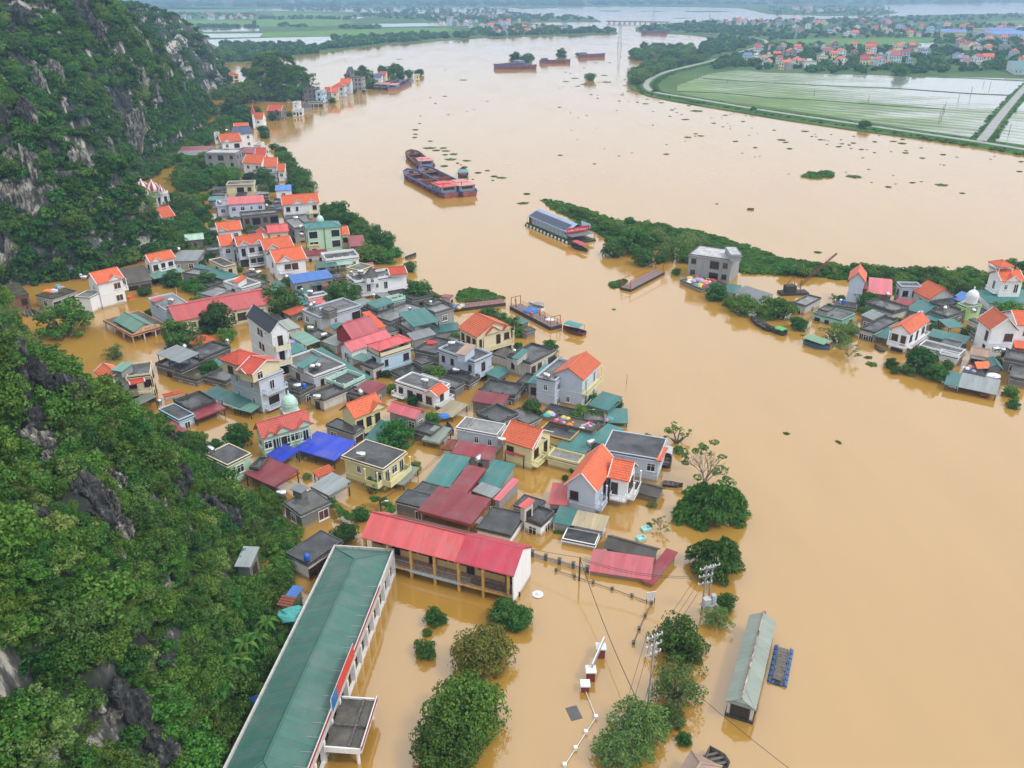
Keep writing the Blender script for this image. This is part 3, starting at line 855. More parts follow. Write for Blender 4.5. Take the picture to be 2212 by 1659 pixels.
# paddy bunds: narrow earth ridges between the fields
def bund(path):
    P = [U(x, y, .6) for x, y in path]; b_ = MB()
    for p, q in zip(P[:-1], P[1:]):
        d_ = (q-p); d_.z = 0; d_.normalize(); s_ = Vector((d_.y, -d_.x, 0))
        b_.poly([p-s_*.9-Vector((0,0,.3)), q-s_*.9-Vector((0,0,.3)), q-s_*.4+Vector((0,0,.4)), p-s_*.4+Vector((0,0,.4))]); b_.poly([p-s_*.4+Vector((0,0,.4)), q-s_*.4+Vector((0,0,.4)), q+s_*.4+Vector((0,0,.4)), p+s_*.4+Vector((0,0,.4))]); b_.poly([p+s_*.4+Vector((0,0,.4)), q+s_*.4+Vector((0,0,.4)), q+s_*.9-Vector((0,0,.3)), p+s_*.9-Vector((0,0,.3))])
    tag(b_.obj('paddy_bund', GRASSY), kind='structure')
for L in ([(1463,198),(1560,201),(1659,211),(1800,219),(1950,231),(2040,236)], [(1520,170),(1659,179),(1800,186),(1950,192),(2090,202),(2205,207)], [(1964,165),(2100,169),(2212,175)]): bund(L)

# limestone outcrops that stand clear of the scrub
m, nt, b = _new('pale_limestone'); ROCKP = m
ge = N(nt, 'ShaderNodeNewGeometry')
n1 = noise(nt, mapping(nt, ge.outputs['Position'], (.9, .9, .22)), 1.0, 7, .68)
r1 = ramp(nt, n1.outputs[0], [(.36, (.02,.02,.019)), (.46, (.10,.098,.09)), (.56, (.34,.32,.28)), (.70, (.60,.55,.46))])
n2 = noise(nt, ge.outputs['Position'], 3.0, 5, .7)
r2 = ramp(nt, n2.outputs[0], [(.35, (.5,)*3), (.65, (1.15,)*3)])
nt.links.new(mixc(nt, 1.0, r1.outputs[0], r2.outputs[0], 'MULTIPLY'), b.inputs['Base Color']); b.inputs['Roughness'].default_value = .9
bump(nt, b, n2.outputs[0], .8, .3)
m, nt, b = _new('dark_limestone'); ROCKD = m
ge = N(nt, 'ShaderNodeNewGeometry')
n1 = noise(nt, mapping(nt, ge.outputs['Position'], (1.4, 1.4, .5)), 1.0, 7, .7)
r1 = ramp(nt, n1.outputs[0], [(.38, (.010,.010,.011)), (.55, (.05,.05,.051)), (.72, (.20,.20,.195))])
nt.links.new(r1.outputs[0], b.inputs['Base Color']); b.inputs['Roughness'].default_value = .9
bump(nt, b, n1.outputs[0], 1.0, .4)
def rock_mesh(seed, mat):
    b_ = MB(); n, k_ = 30, 22
    th = np.linspace(0, 2*np.pi, n, endpoint=False); ph = np.linspace(-.5*np.pi, .5*np.pi, k_)
    TH, PH = np.meshgrid(th, ph)
    x, y, z = np.cos(TH)*np.cos(PH), np.sin(TH)*np.cos(PH), np.sin(PH)
    rid = 1-np.abs(2*fbm(TH*2.2+9, z*1.1+5, seed, 4)-1)          # vertical flutes
    wrap = fbm(x*2.1+20, y*2.1+z*1.3+20, seed+3, 4)
    r = .62 + .42*(rid-.5) + .75*(wrap-.5) + .22*(vnoise(x*9+40, y*9+z*5+40, seed+7)-.5)
    X, Y, Z = x*r, y*r, np.sign(z)*np.abs(z)**.8*r*(1+.5*np.maximum(0, fbm(x*3+60, y*3+60, seed+8, 3)-.45)*2)
    b_.v = [(float(X[j,i]), float(Y[j,i]), float(Z[j,i])) for j in range(k_) for i in range(n)]
    for j in range(k_-1):
        for i in range(n): b_.f.append((j*n+i, j*n+(i+1)%n, (j+1)*n+(i+1)%n, (j+1)*n+i)); b_.m.append(0)
    return b_.mesh('outcrop', mat)
ROCKS = {'p': [rock_mesh(i*5+1, ROCKP) for i in range(4)], 'd': [rock_mesh(i*5+41, ROCKD) for i in range(4)]}
def on_hill(hill, x, y):
    dx, dy = (x-CX)/F, -(y-CY)/F
    d_ = np.array([dx, math.cos(PITCH)+dy*math.sin(PITCH), -math.sin(PITCH)+dy*math.cos(PITCH)])
    t_ = np.arange(40, 760, .5); P = np.array([0, 0, HC])[None] + d_[None]*t_[:, None]
    h_ = hill.h(P[:, 0], P[:, 1]); k = np.nonzero(P[:, 2] < h_)[0]
    return Vector(P[k[0]]) if len(k) else None
RKN = [0]
def rocks(hill, t, L, where):
    for x, y, wpx, hpx, kind in L:
        q = T(t, (x, y)); p = on_hill(hill, *q)
        if p is None: continue
        dep = p.y*math.cos(PITCH)+(HC-p.z)*math.sin(PITCH); w_, h_ = wpx/8/F*dep*1.75, hpx/8/F*dep*1.75
        KEEP.append((p.x, p.y, w_*.55))
        RKN[0] += 1
        o = put('limestone_outcrop', ROCKS[kind][RKN[0] % 4], None, Matrix.Translation(p) @ Matrix.Rotation(RND.uniform(-.25,.25), 4, 'Y') @ Matrix.Rotation(RND.uniform(-.6,.6), 4, 'Z') @ Matrix.Diagonal((w_, w_*.8, max(h_, w_*.6), 1)))
        sz = 'tall' if h_ > 1.4*w_ else 'broad' if w_ > h_*1.2 else 'blocky'
        tag(o, '%s %s limestone outcrop %s' % (sz, {'p': 'pale streaked', 'd': 'dark jagged'}[kind], where), 'rock', 'limestone outcrops')
rocks(NEAR, '01', [(240,1090,160,190,'p'),(330,1140,150,170,'p'),(420,1190,130,140,'p'),(620,1330,170,110,'d'),(690,1390,110,90,'d'),(60,1400,220,260,'d'),(200,1560,240,220,'d'),(300,1640,200,160,'d')], 'on the crest of the near hill')
rocks(NEAR, '02', [(600,80,220,200,'d'),(680,300,90,260,'p'),(520,440,170,180,'p'),(350,560,260,220,'p'),(220,480,150,160,'p'),(480,640,180,120,'p'),(660,540,70,200,'p'),(80,80,200,160,'d'),(300,330,250,120,'d'),(1000,860,150,140,'p'),(880,980,140,160,'p'),(960,1080,110,200,'p'),(1050,1240,170,160,'p'),(780,980,200,260,'d'),(860,1160,220,200,'d'),(1060,1330,110,160,'p'),(1080,860,120,80,'p'),(1000,1500,120,180,'p')], 'on the upper slope of the near hill')
rocks(NEAR, '02', [(1380,470,200,140,'d'),(1500,560,170,120,'d'),(1560,780,150,130,'d'),(1480,940,170,150,'d'),(1820,1100,220,190,'d'),(1920,1190,200,200,'d'),(1420,1080,90,140,'p'),(270,1200,260,150,'d'),(1180,1240,120,160,'d')], 'among the shrubs above the mint house')
rocks(NEAR, '03', [(980,1020,200,170,'d'),(1100,1130,240,220,'d'),(1180,1260,220,160,'d'),(820,1110,150,120,'p'),(960,1200,160,110,'p'),(1400,100,110,180,'p'),(1480,850,90,160,'p'),(1570,1090,120,120,'p'),(1380,760,140,150,'d'),(1350,1490,240,200,'d'),(1480,1560,140,160,'p'),(470,780,110,150,'d'),(1000,1560,160,140,'p')], 'above the green-roofed school')
rocks(FARH, '00', [(150,1490,130,260,'p'),(290,1510,130,280,'p'),(710,1440,140,220,'p'),(950,1290,70,140,'p'),(1130,1170,180,280,'p'),(1190,1080,90,170,'p'),(850,310,120,170,'p'),(1260,440,90,160,'p'),(1100,570,110,130,'p'),(1190,690,120,140,'p'),(1410,730,80,220,'p'),(480,640,100,130,'p'),(340,750,110,190,'p'),(1570,780,50,100,'p'),(280,1090,90,170,'p'),(1190,330,70,120,'p'),(1350,800,50,150,'p'),(80,320,90,120,'d'),(1280,140,130,150,'d'),(1270,250,140,150,'d'),(640,60,160,140,'d'),(150,150,160,130,'d'),(250,190,140,110,'d'),(40,100,140,120,'d'),(1000,920,160,200,'d'),(740,260,160,180,'d'),(40,1090,160,260,'d'),(240,1000,120,160,'d')], 'on the cliffs of the tall hill')
rocks(FARH, '01', [(90,120,120,260,'p'),(240,110,90,160,'p'),(340,60,70,140,'p'),(100,540,90,170,'p'),(40,420,120,260,'d')], 'low on the tall hill')

# ------------------------------------------------------------------ building kit
def slope(mb, P0, P1, P2, P3, tiled, th=.12):
    """one roof slope, eave P0-P1, top P3-P2: tile courses that overlap, or ribbed sheets"""
    P0, P1, P2, P3 = map(Vector, (P0, P1, P2, P3))
    if tiled:
        L = ((P3-P0).length + (P2-P1).length)/2
        n = max(3, min(26, int(L/.42)))
        up = Vector((0, 0, .075))
        for i in range(n):
            a0, a1 = i/n, (i+1)/n
            q = [P0.lerp(P3, a0)+up, P1.lerp(P2, a0)+up, P1.lerp(P2, a1), P0.lerp(P3, a1)]
            if (q[2]-q[3]).length < .02: mb.poly([q[0], q[1], q[2]])
            else: mb.poly(q)
            dn = Vector((0, 0, -.10))
            mb.poly([q[0]+dn, q[1]+dn, q[1], q[0]])
        pts = [P0, P1, P2, P3] if (P2-P3).length > .02 else [P0, P1, P2]
        o = Vector((0, 0, -.03))
        mb.slab([tuple(p+o) for p in pts], th)
    else:
        tri = (P2-P3).length < .02
        mb.slab([tuple(p) for p in ([P0, P1, P2] if tri else [P0, P1, P2, P3])], th)
        W = (P1-P0).length
        e = (P1-P0).normalized()
        sa, sb = (P3-P0).dot(e), (P2-P0).dot(e)
        up_ = (P3-P0) - e*sa
        n = max(2, int(W/.95))
        for i in range(n+1):
            q = W*i/n; t = 1.0
            if q < sa - 1e-4: t = q/sa
            elif q > sb + 1e-4: t = (W-q)/(W-sb)
            a = P0 + e*q; b = a + up_*t
            h = Vector((0, 0, .010)); w = e*.025
            mb.poly([a-w, a-w*.5+h, b-w*.5+h, b-w]); mb.poly([a+w*.5+h, a+w, b+w, b+w*.5+h]); mb.poly([a-w*.5+h, a+w*.5+h, b+w*.5+h, b-w*.5+h])

WIN = {}
def window_meshes(w, h, style, fm):
    k = (round(w, 1), round(h, 1), style, fm.name)
    if k in WIN: return WIN[k]
    w, h = k[0], k[1]
    p = MB(); p.box(-w/2, w/2, -.05, .10, -h/2, h/2)
    pane = p.mesh('pane', GLASS if style != 'wood' else BROWN)
    f = MB(); t = .09
    for a, b_, c, d in ((-w/2-t, w/2+t, h/2, h/2+t), (-w/2-t, w/2+t, -h/2-t, -h/2)):
        f.box(a, b_, -.10, .05, c, d)
    for a in (-w/2-t, w/2): f.box(a, a+t, -.10, .05, -h/2, h/2)
    n = 2 if w < 1.9 else 3
    if style != 'open':
        for i in range(1, n): f.box(-w/2+w*i/n-.035, -w/2+w*i/n+.035, -.085, .05, -h/2, h/2)
        if style == 'win': f.box(-w/2, w/2, -.08, .05, h*.22-.03, h*.22+.03)
    if style in ('win', 'wood'): f.box(-w/2-.2, w/2+.2, -.24, .04, -h/2-t-.07, -h/2-t+.002)
    frame = f.mesh('frame', fm)
    WIN[k] = (pane, frame)
    return WIN[k]

def side_frame(s, w, d, ov):
    o = [(ov, ov), (w-ov, ov), (w-ov, d-ov), (ov, d-ov)][s]
    L = (w if s % 2 == 0 else d) - 2*ov
    return Matrix.Translation((o[0], o[1], 0)) @ Matrix.Rotation(s*math.pi/2, 4, 'Z'), L

def add_window(root, M, x, z, w, h, style, fm, name=None):
    pane, frame = window_meshes(w, h, style, fm)
    o = put(name or ('door' if style == 'door' else 'window'), pane, root, M @ Matrix.Translation((x, 0, z)))
    put('frame', frame, o)
    return o

def balcony(root, M, x0, x1, zf, dep, rail, cols_to=None, railm=None, solid=False):
    mb = MB(); mb.box(x0, x1, -dep, .05, zf-.22, zf)
    o = mb.obj('balcony', rail, root, M)
    rm = railm or rail
    r = MB()
    r.box(x0, x1, -dep, -dep+.1, zf+.82, zf+.94); r.box(x0, x0+.1, -dep+.1, 0, zf+.82, zf+.94); r.box(x1-.1, x1, -dep+.1, 0, zf+.82, zf+.94)
    if solid:
        r.box(x0+.02, x1-.02, -dep+.02, -dep+.08, zf, zf+.82); r.box(x0+.02, x0+.08, -dep+.08, 0, zf, zf+.82); r.box(x1-.08, x1-.02, -dep+.08, 0, zf, zf+.82)
    else:
        n = int((x1-x0)/.38)
        for i in range(n+1):
            x = x0+.05+(x1-x0-.1)*i/max(1, n); r.box(x-.04, x+.04, -dep+.01, -dep+.09, zf, zf+.82)
        for s_ in (x0+.05, x1-.05):
            for i in range(1, max(2, int(dep/.4))): r.box(s_-.04, s_+.04, -i*.4-.04, -i*.4+.04, zf, zf+.82)
    r.obj('railing', rm, o)
    if cols_to:
        for x in (x0+.18, x1-.18):
            c = MB(); c.lathe([(.20, zf), (.20, zf+.3), (.13, zf+.35), (.12, cols_to-.35), (.18, cols_to-.25), (.18, cols_to)], x, -dep+.2, 8)
            c.obj('column', rail, root, M)

def blk(t, A, B, C, z, roof='flat', wall='W', rc='fd', **o):
    pa, pb = UT(t, A, z), UT(t, B, z)
    if o.get('d3'): pc = pb + (UT(t, C, z) - pa)
    else: pc = UT(t, C, z)
    ab, bc = pb - pa, pc - pb
    if ab.x*bc.y - ab.y*bc.x < 0:                       # listed clockwise: start from the other end
        pa, pb, pc = pa + bc, pb + bc, pb; ab, bc = pb - pa, pc - pb
    a1 = math.atan2(ab.y, ab.x); a2 = math.atan2(bc.y, bc.x) - math.pi/2
    df = (a2 - a1 + math.pi) % (2*math.pi) - math.pi
    an_ = a1 + df*bc.length/(ab.length + bc.length)
    un = Vector((math.cos(an_), math.sin(an_), 0)); vn = Vector((-un.y, un.x, 0))
    w = max(1.0, abs(ab.dot(un))); d = max(1.2, abs(bc.dot(vn)))
    ctr = (pa + pc)/2
    org = ctr - un*w/2 - vn*d/2
    if t in ('10', '00') and d > 10.5: d = 10.5          # far houses: the eave depth cannot be read, keep a usual one
    M = Matrix.Identity(4)
    for i in range(3):
        M[i][0] = un[i]; M[i][1] = vn[i]; M[i][2] = (0, 0, 1)[i]; M[i][3] = (org.x, org.y, 0)[i]
    q = dict(M=M, w=w, d=d, z=z, roof=roof, wall=wall, rc=rc); q.update(o)
    return q

CAMP = Vector((0, 0, HC))
def build_block(root, rel, b, rnd):
    w, d, z, roof, wall, rc = b['w'], b['d'], b['z'], b['roof'], b['wall'], b['rc']
    zb = b.get('zb', -1.5)
    pitched = roof in ('gx', 'gy', 'hip')
    opn = b.get('open', False)
    ov = b.get('ov', .45 if pitched else (.30 if roof in ('sx', 'sy') else .12))
    ov = min(ov, w*.2, d*.2)
    tiled = rc in TILEC
    wm = wmat(wall)
    trim = b.get('trim', WHITE if tiled else None)
    rise = b.get('rise', {'gx': .30*d, 'gy': .30*w, 'hip': .26*min(w, d), 'sx': .09*d, 'sy': .09*w}.get(roof, 0))
    axis = 0 if roof in ('gx', 'sx', 'hip') else 1
    # walls
    if not opn:
        mb = MB()
        x0, x1, y0, y1 = ov, w-ov, ov, d-ov
        zt = z-.02 if pitched or roof in ('sx', 'sy') else z-.25
        c = [(x0, y0), (x1, y0), (x1, y1), (x0, y1)]
        def top(x, y):
            if roof == 'sx': return zt + rise*y/d
            if roof == 'sy': return zt + rise*x/w
            return zt
        for i in range(4):
            a, e = c[i], c[(i+1) % 4]
            pts = [(a[0], a[1], zb), (e[0], e[1], zb), (e[0], e[1], top(*e)), (a[0], a[1], top(*a))]
            if roof == 'gx' and i in (1, 3):
                m_ = ((a[0]+e[0])/2, d/2); pts.insert(3, (m_[0], m_[1], zt + rise*(1-2*ov/d*0) - .08))
            if roof == 'gy' and i in (0, 2):
                pts.insert(3, (w/2, a[1], zt + rise - .08))
            mb.poly(pts)
        mb.poly([(x0, y0, zb), (x0, y1, zb), (x1, y1, zb), (x1, y0, zb)])
        if zt - zb > 5.2 and b.get('bands', True):
            k = z - 3.4
            while k > .6:
                for s in range(4):
                    Ms, L = side_frame(s, w, d, ov)
                    pts = [Ms @ Vector(p) for p in ((-.06, -.06, k-.12), (L+.06, -.06, k-.12), (L+.06, -.06, k+.10), (-.06, -.06, k+.10))]
                    mb.poly(pts); mb.poly([pts[3], pts[2], Ms @ Vector((L, .0, k+.12)), Ms @ Vector((0, .0, k+.12))]); mb.poly([Ms @ Vector((0, 0, k-.14)), Ms @ Vector((L, 0, k-.14)), pts[1], pts[0]])
                k -= 3.4
        mb.obj('wall', wm, root, rel)
    # roof
    rm = rmat(rc, axis)
    mb = MB()
    if roof == 'flat':
        mb.box(0, w, 0, d, z-.25, z)
        mb.obj('roof', rm, root, rel)
        par = b.get('par', .42)
        if par > 0:
            p = MB(); t = .16; zz = z+par
            p.box(0, w, 0, t, z, zz); p.box(0, w, d-t, d, z, zz); p.box(0, t, t, d-t, z, zz); p.box(w-t, w, t, d-t, z, zz)
            if b.get('fancy'):
                n = max(2, int(w/2.2))
                for i in range(n+1): p.box(-.05+(w-.2)*i/n, .25+(w-.2)*i/n, -.06, .22, z, zz+.28)
                n = max(2, int(d/2.2))
                for i in range(1, n): p.box(w-.22, w+.06, d*i/n-.13, d*i/n+.13, z, zz+.28); p.box(-.06, .22, d*i/n-.13, d*i/n+.13, z, zz+.28)
            pm = b.get('pm', CONCD if wall in ('K', 'G', 'DW', 'BR') else wm)
            p.obj('parapet', pm, root, rel)
        if b.get('lip', True):
            p = MB(); p.box(-.12, w+.12, -.12, d+.12, z-.42, z-.28)
            p.obj('cornice', b.get('pm', CONC if wall in ('K', 'G') else wm), root, rel)
    elif roof == 'gx':
        r = [(0, d/2, z+rise), (w, d/2, z+rise)]
        slope(mb, (0, 0, z), (w, 0, z), r[1], r[0], tiled)
        slope(mb, (w, d, z), (0, d, z), r[0], r[1], tiled)
    elif roof == 'gy':
        r = [(w/2, 0, z+rise), (w/2, d, z+rise)]
        slope(mb, (w, 0, z), (w, d, z), r[1], r[0], tiled)
        slope(mb, (0, d, z), (0, 0, z), r[0], r[1], tiled)
    elif roof == 'hip':
        if w >= d: r = [(d/2, d/2, z+rise), (w-d/2, d/2, z+rise)]
        else: r = [(w/2, w/2, z+rise), (w/2, d-w/2, z+rise)]
        c = [(0, 0, z), (w, 0, z), (w, d, z), (0, d, z)]
        if w >= d:
            slope(mb, c[0], c[1], r[1], r[0], tiled); slope(mb, c[1], c[2], r[1], r[1], tiled)
            slope(mb, c[2], c[3], r[0], r[1], tiled); slope(mb, c[3], c[0], r[0], r[0], tiled)
        else:
            slope(mb, c[0], c[1], r[0], r[0], tiled); slope(mb, c[1], c[2], r[1], r[0], tiled)
            slope(mb, c[2], c[3], r[1], r[1], tiled); slope(mb, c[3], c[0], r[0], r[1], tiled)
    elif roof == 'sx':
        slope(mb, (0, 0, z), (w, 0, z), (w, d, z+rise), (0, d, z+rise), tiled)
    elif roof == 'sy':
        slope(mb, (0, d, z), (0, 0, z), (w, 0, z+rise), (w, d, z+rise), tiled)
    ro = None
    if roof != 'flat':
        ro = mb.obj('roof', rm, root, rel)
        if pitched:
            p = MB()
            p.bar(Vector(r[0])+Vector((0, 0, .06)), Vector(r[1])+Vector((0, 0, .06)), .13, n=6)
            if roof == 'hip':
                for a, e in (((0, 0, z), r[0]), ((w, 0, z), r[1] if w >= d else r[0]), ((w, d, z), r[1]), ((0, d, z), r[0] if w >= d else r[1])):
                    p.bar(Vector(a)+Vector((0, 0, .06)), Vector(e)+Vector((0, 0, .06)), .09, n=5)
            p.obj('ridge_cap', rm if tiled else rmat(rc, 1-axis), ro)
            if trim and roof != 'hip':
                for e_ in (0, 1):
                    for f_ in (0, 1):
                        p = MB()
                        if roof == 'gx': p.bar((e_*w, -.05 if f_ else d+.05, z), (e_*w, d/2, z+rise+.02), .10)
                        else: p.bar((-.05 if f_ else w+.05, e_*d, z), (w/2, e_*d, z+rise+.02), .10)
                        p.obj('bargeboard', trim, ro)
        if opn or b.get('posts'):
            n = max(1, int(w/4))
            for i in range(n+1):
                for y in (.25, d-.25):
                    x = .25+(w-.5)*i/n
                    zt = z + (rise*y/d if roof == 'sx' else rise*x/w if roof == 'sy' else 0) - .1
                    p = MB(); p.box(x-.07, x+.07, y-.07, y+.07, zb, zt); p.obj('post', b.get('postm', DARKM), root, rel)
            if b.get('skirt'):
                p = MB(); h = b['skirt']; t = .03
                p.box(0, w, -t, 0, z-h, z-.01); p.box(w, w+t, -t, d, z-h, z-.01)
                p.obj('fascia', rmat(rc, 0), root, rel)
    # small gables breaking the eave
    for s, f, cw in b.get('cross', ()):
        Ms = [Matrix.Identity(4), Matrix.Translation((w, 0, 0)) @ Matrix.Rotation(math.pi/2, 4, 'Z'), None, Matrix.Translation((0, d, 0)) @ Matrix.Rotation(-math.pi/2, 4, 'Z')][s]
        L, dep = (w, d) if s == 0 else (d, w)
        cx = f*L; rc_ = cw*.36
        if s == 3: cx = f*L
        main_side = (roof == 'gx' and s == 0) or (roof == 'gy' and s in (1, 3)) or roof == 'hip'
        ye = (dep/2)*min(1, rc_/max(.3, rise)) if main_side else 1.2
        p = MB()
        slope(p, (cx-cw/2, .1, z), (cx-cw/2, -.25, z), (cx, -.25, z+rc_), (cx, ye, z+rc_), tiled)
        slope(p, (cx+cw/2, -.25, z), (cx+cw/2, .1, z), (cx, ye, z+rc_), (cx, -.25, z+rc_), tiled)
        o = p.obj('gable_roof', rmat(rc, 1), root, rel @ Ms)
        p = MB(); p.poly([(cx-cw/2+.2, -.02, z-.05), (cx+cw/2-.2, -.02, z-.05), (cx, -.02, z+rc_-.12)])
        p.poly([(cx-cw/2+.2, .1, z-.05), (cx, .1, z+rc_-.12), (cx+cw/2-.2, .1, z-.05)])
        p.obj('pediment', wm, root, rel @ Ms)
        if trim:
            for e_ in (-1, 1):
                p = MB(); p.bar((cx+e_*(cw/2+.05), -.27, z), (cx, -.27, z+rc_+.03), .09)
                p.obj('bargeboard', trim, o)
    # windows and doors
    if not opn and b.get('win', True):
        fm = b.get('fm') or rnd.choice([WHITE, WHITE, BROWN])
        Mw = b['M']
        spec = b['win'] if isinstance(b.get('win'), dict) else {}
        for s in range(4):
            Ms, L = side_frame(s, w, d, ov)
            nrm = (Mw.to_3x3() @ (Ms.to_3x3() @ Vector((0, -1, 0))))
            mid = Mw @ (Ms @ Vector((L/2, 0, z)))
            if nrm.dot((CAMP-mid).normalized()) < -.25 or L < 1.8: continue
            k = 0
            while True:
                zc = z - .25 - 1.55 - 3.4*k
                if zc < max(zb+.9, -.2) and not (k == 0 and z - zb > 1.6): break
                if k == 0 and zc < zb+.6: zc = (z+zb)/2
                if zc < -.7 or k > 3: break
                row = spec.get(s, None)
                if row is not None:
                    row = row.split('/')
                    row = row[min(k, len(row)-1)]
                else:
                    n = max(1, int(L/3.3)); row = ''.join(rnd.choice('wwws-') for _ in range(n))
                for i, ch in enumerate(row):
                    x = L*(i+.5)/len(row)
                    if ch == 'w': add_window(root, rel @ Ms, x, zc, min(1.3, L*.5), 1.45, 'win', fm)
                    elif ch == 'W': add_window(root, rel @ Ms, x, zc, 1.7, 1.6, 'wood', fm)
                    elif ch == 's': add_window(root, rel @ Ms, x, zc, .7, 1.2, 'win', fm)
                    elif ch == 'd': add_window(root, rel @ Ms, x, zc-.4, 1.0, 2.3, 'door', fm)
                    elif ch == 'g': add_window(root, rel @ Ms, x, zc-.35, min(2.6, L*.7), 2.2, 'open', fm, 'opening')
                k += 1
    for bal in b.get('balc', ()):
        s, f0, f1, zf, dep = bal[:5]
        Ms, L = side_frame(s, w, d, ov)
        balcony(root, rel @ Ms, f0*L, f1*L, zf, dep, b.get('balm', wm), bal[5] if len(bal) > 5 else None, b.get('railm'), b.get('solid', False))

HN = [0]
def house(label, *blocks, name='house', cat='house', group='flooded village buildings', seed=None):
    HN[0] += 1
    rnd = random.Random(seed if seed is not None else HN[0]*13+1)
    b0 = blocks[0]
    c = b0['M'] @ Vector((b0['w']/2, b0['d']/2, 0))
    rz = math.atan2(b0['M'][1][0], b0['M'][0][0])
    root = empty(name, (c.x, c.y, 0), rz)
    inv = root.matrix_basis.inverted()
    for b in blocks: build_block(root, inv @ b['M'], b, rnd)
    tag(root, label, cat, group)
    root['_'] = 0
    del root['_']
    return root

# rooftop tanks -----------------------------------------------------
def tank_proto(kind):
    r = bpy.data.objects.new('water_tank', None); COL.objects.link(r)
    b = MB(); s = MB()
    if kind == 'h':
        prof = [(.12, -.85), (.38, -.80), (.50, -.68), (.52, 0), (.50, .68), (.38, .80), (.12, .85)]
        n = 12; i0 = 0
        for rr, y in prof:
            for k in range(n):
                t = 2*math.pi*k/n; b.v.append((rr*math.cos(t), y, .95+rr*math.sin(t)))
        for j in range(len(prof)-1):
            for k in range(n):
                k2 = (k+1) % n; b.f.append((j*n+k, j*n+k2, (j+1)*n+k2, (j+1)*n+k)); b.m.append(0)
        b.f.append(tuple(range(n))); b.m.append(0); b.f.append(tuple(reversed(range(6*n, 7*n)))); b.m.append(0)
        b.lathe([(.12, 1.42), (.12, 1.54), (.04, 1.56)], 0, 0, 8)
        for y in (-.5, .5):
            for x in (-.38, .38): s.bar((x, y, 0), (x*.9, y, .62), .04)
            s.bar((-.42, y, .45), (.42, y, .45), .04)
        for x in (-.38, .38): s.bar((x, -.5, .12), (x, .5, .12), .035)
        mat = STEEL
    else:
        b.lathe([(.42, .35), (.44, .5), (.44, 1.25), (.40, 1.36), (.15, 1.5), (.05, 1.52)], 0, 0, 12)
        for t in range(4): s.bar((.32*math.cos(t*1.571+.785), .32*math.sin(t*1.571+.785), 0), (.32*math.cos(t*1.571+.785), .32*math.sin(t*1.571+.785), .4), .04)
        mat = STEEL if kind == 'v' else BLUEP
    b.obj('tank_body', mat, r, smooth=True); s.obj('stand', DARKM, r)
    return r
TANKP = {}
def tank(t, x, y, z, kind, where):
    if kind not in TANKP: TANKP[kind] = tank_proto(kind); r = TANKP[kind]
    else: r = copy_tree(TANKP[kind])
    p = UT(t, (x, y), z)
    r.matrix_basis = Matrix.Translation(p) @ Matrix.Rotation(RND.uniform(0, 3.1), 4, 'Z')
    tag(r, {'h': 'horizontal steel water tank', 'v': 'upright steel water tank', 'b': 'upright blue plastic water barrel'}[kind] + ' on ' + where, 'water tank', 'rooftop water tanks')

# ------------------------------------------------------------------ the flooded village (survey points per quarter-tile of the photograph)
def shed(label, t, A, B, C, z, rc, roof='sx', opn=True, wall='G', name='shed', cat='shed', **o):
    o.setdefault('rise', .5)
    return house(label, blk(t, A, B, C, z, roof, wall, rc, open=opn, **o), name=name, cat=cat)
H = house
# --- left, under the hill
H('white two-storey house with orange tile roof and brown wooden windows below the hill',
  blk('D', (208.6,614.3), (267.7,600), (185.6,602.4), 7.1, 'gx', 'W', 'tor', d3=True, rise=2.3, cross=[(0,.66,3.6)], win={0:'-W',3:'s'}, fm=WHITE, balc=[(1,.0,.7,3.6,1.2,6.6)]),
  blk('D', (197,648), (203,632), (186,622), 4.4, 'flat', 'W', 'fl', lip=False, par=.1), )
H('old brown brick house with mossy flat roof under the hillside', blk('01', (-40,935), (250,880), (160,785), 4.5, 'flat', 'BR', 'mo', par=.2, win={0:'g-w',1:'w'}))
H('weathered grey house with open bays and cluttered roof under the hillside', blk('01', (275,895), (455,915), (690,850), 3.2, 'flat', 'DW', 'mo', par=.15, win={0:'w',1:'ggg'}))
H('dark thatched low house beside the white house below the hill', blk('01', (1080,800), (1310,758), (1250,672), 2.3, 'sx', 'K', 'asb', rise=1.6, win={0:'gg'}))
H('white house with orange cross-gabled roof and teal awnings by the hill trees',
  blk('01', (1300,612), (1525,565), (1222,585), 5.5, 'gx', 'W', 'tor', d3=True, rise=1.9, cross=[(0,.25,3.2)], win={0:'wdw',3:'s'}, fm=BROWN, balc=[(0,.3,1.0,2.5,1.1)]),
  blk('01', (1330,752), (1612,692), (1555,660), 2.1, 'sx', 'LB', 'gm', open=True, rise=.4))
H('long low grey house with patched tin roof behind the palm garden', blk('01', (1510,590), (1720,600), (1740,525), 2.6, 'sx', 'G', 'gr', rise=.7))
H('teal sheet roof annex stepping down beside the cream balcony house', blk('01', (1700,665), (1950,785), (1995,735), 1.9, 'sx', 'G', 'te', rise=.6))
H('cream house with ochre arched balcony and dark flat roof', blk('01', (1800,590), (1935,650), (2040,628), 3.7, 'flat', 'C', 'fd', par=.3, cross=[], win={0:'w',1:'d'}, balc=[(1,.05,.95,.9,1.2,3.4)], fm=BROWN))
H('small grey flat-roofed hut with wet roof between garden trees', blk('01', (1615,700), (1720,737), (1775,690), 2.0, 'flat', 'G', 'fl'))
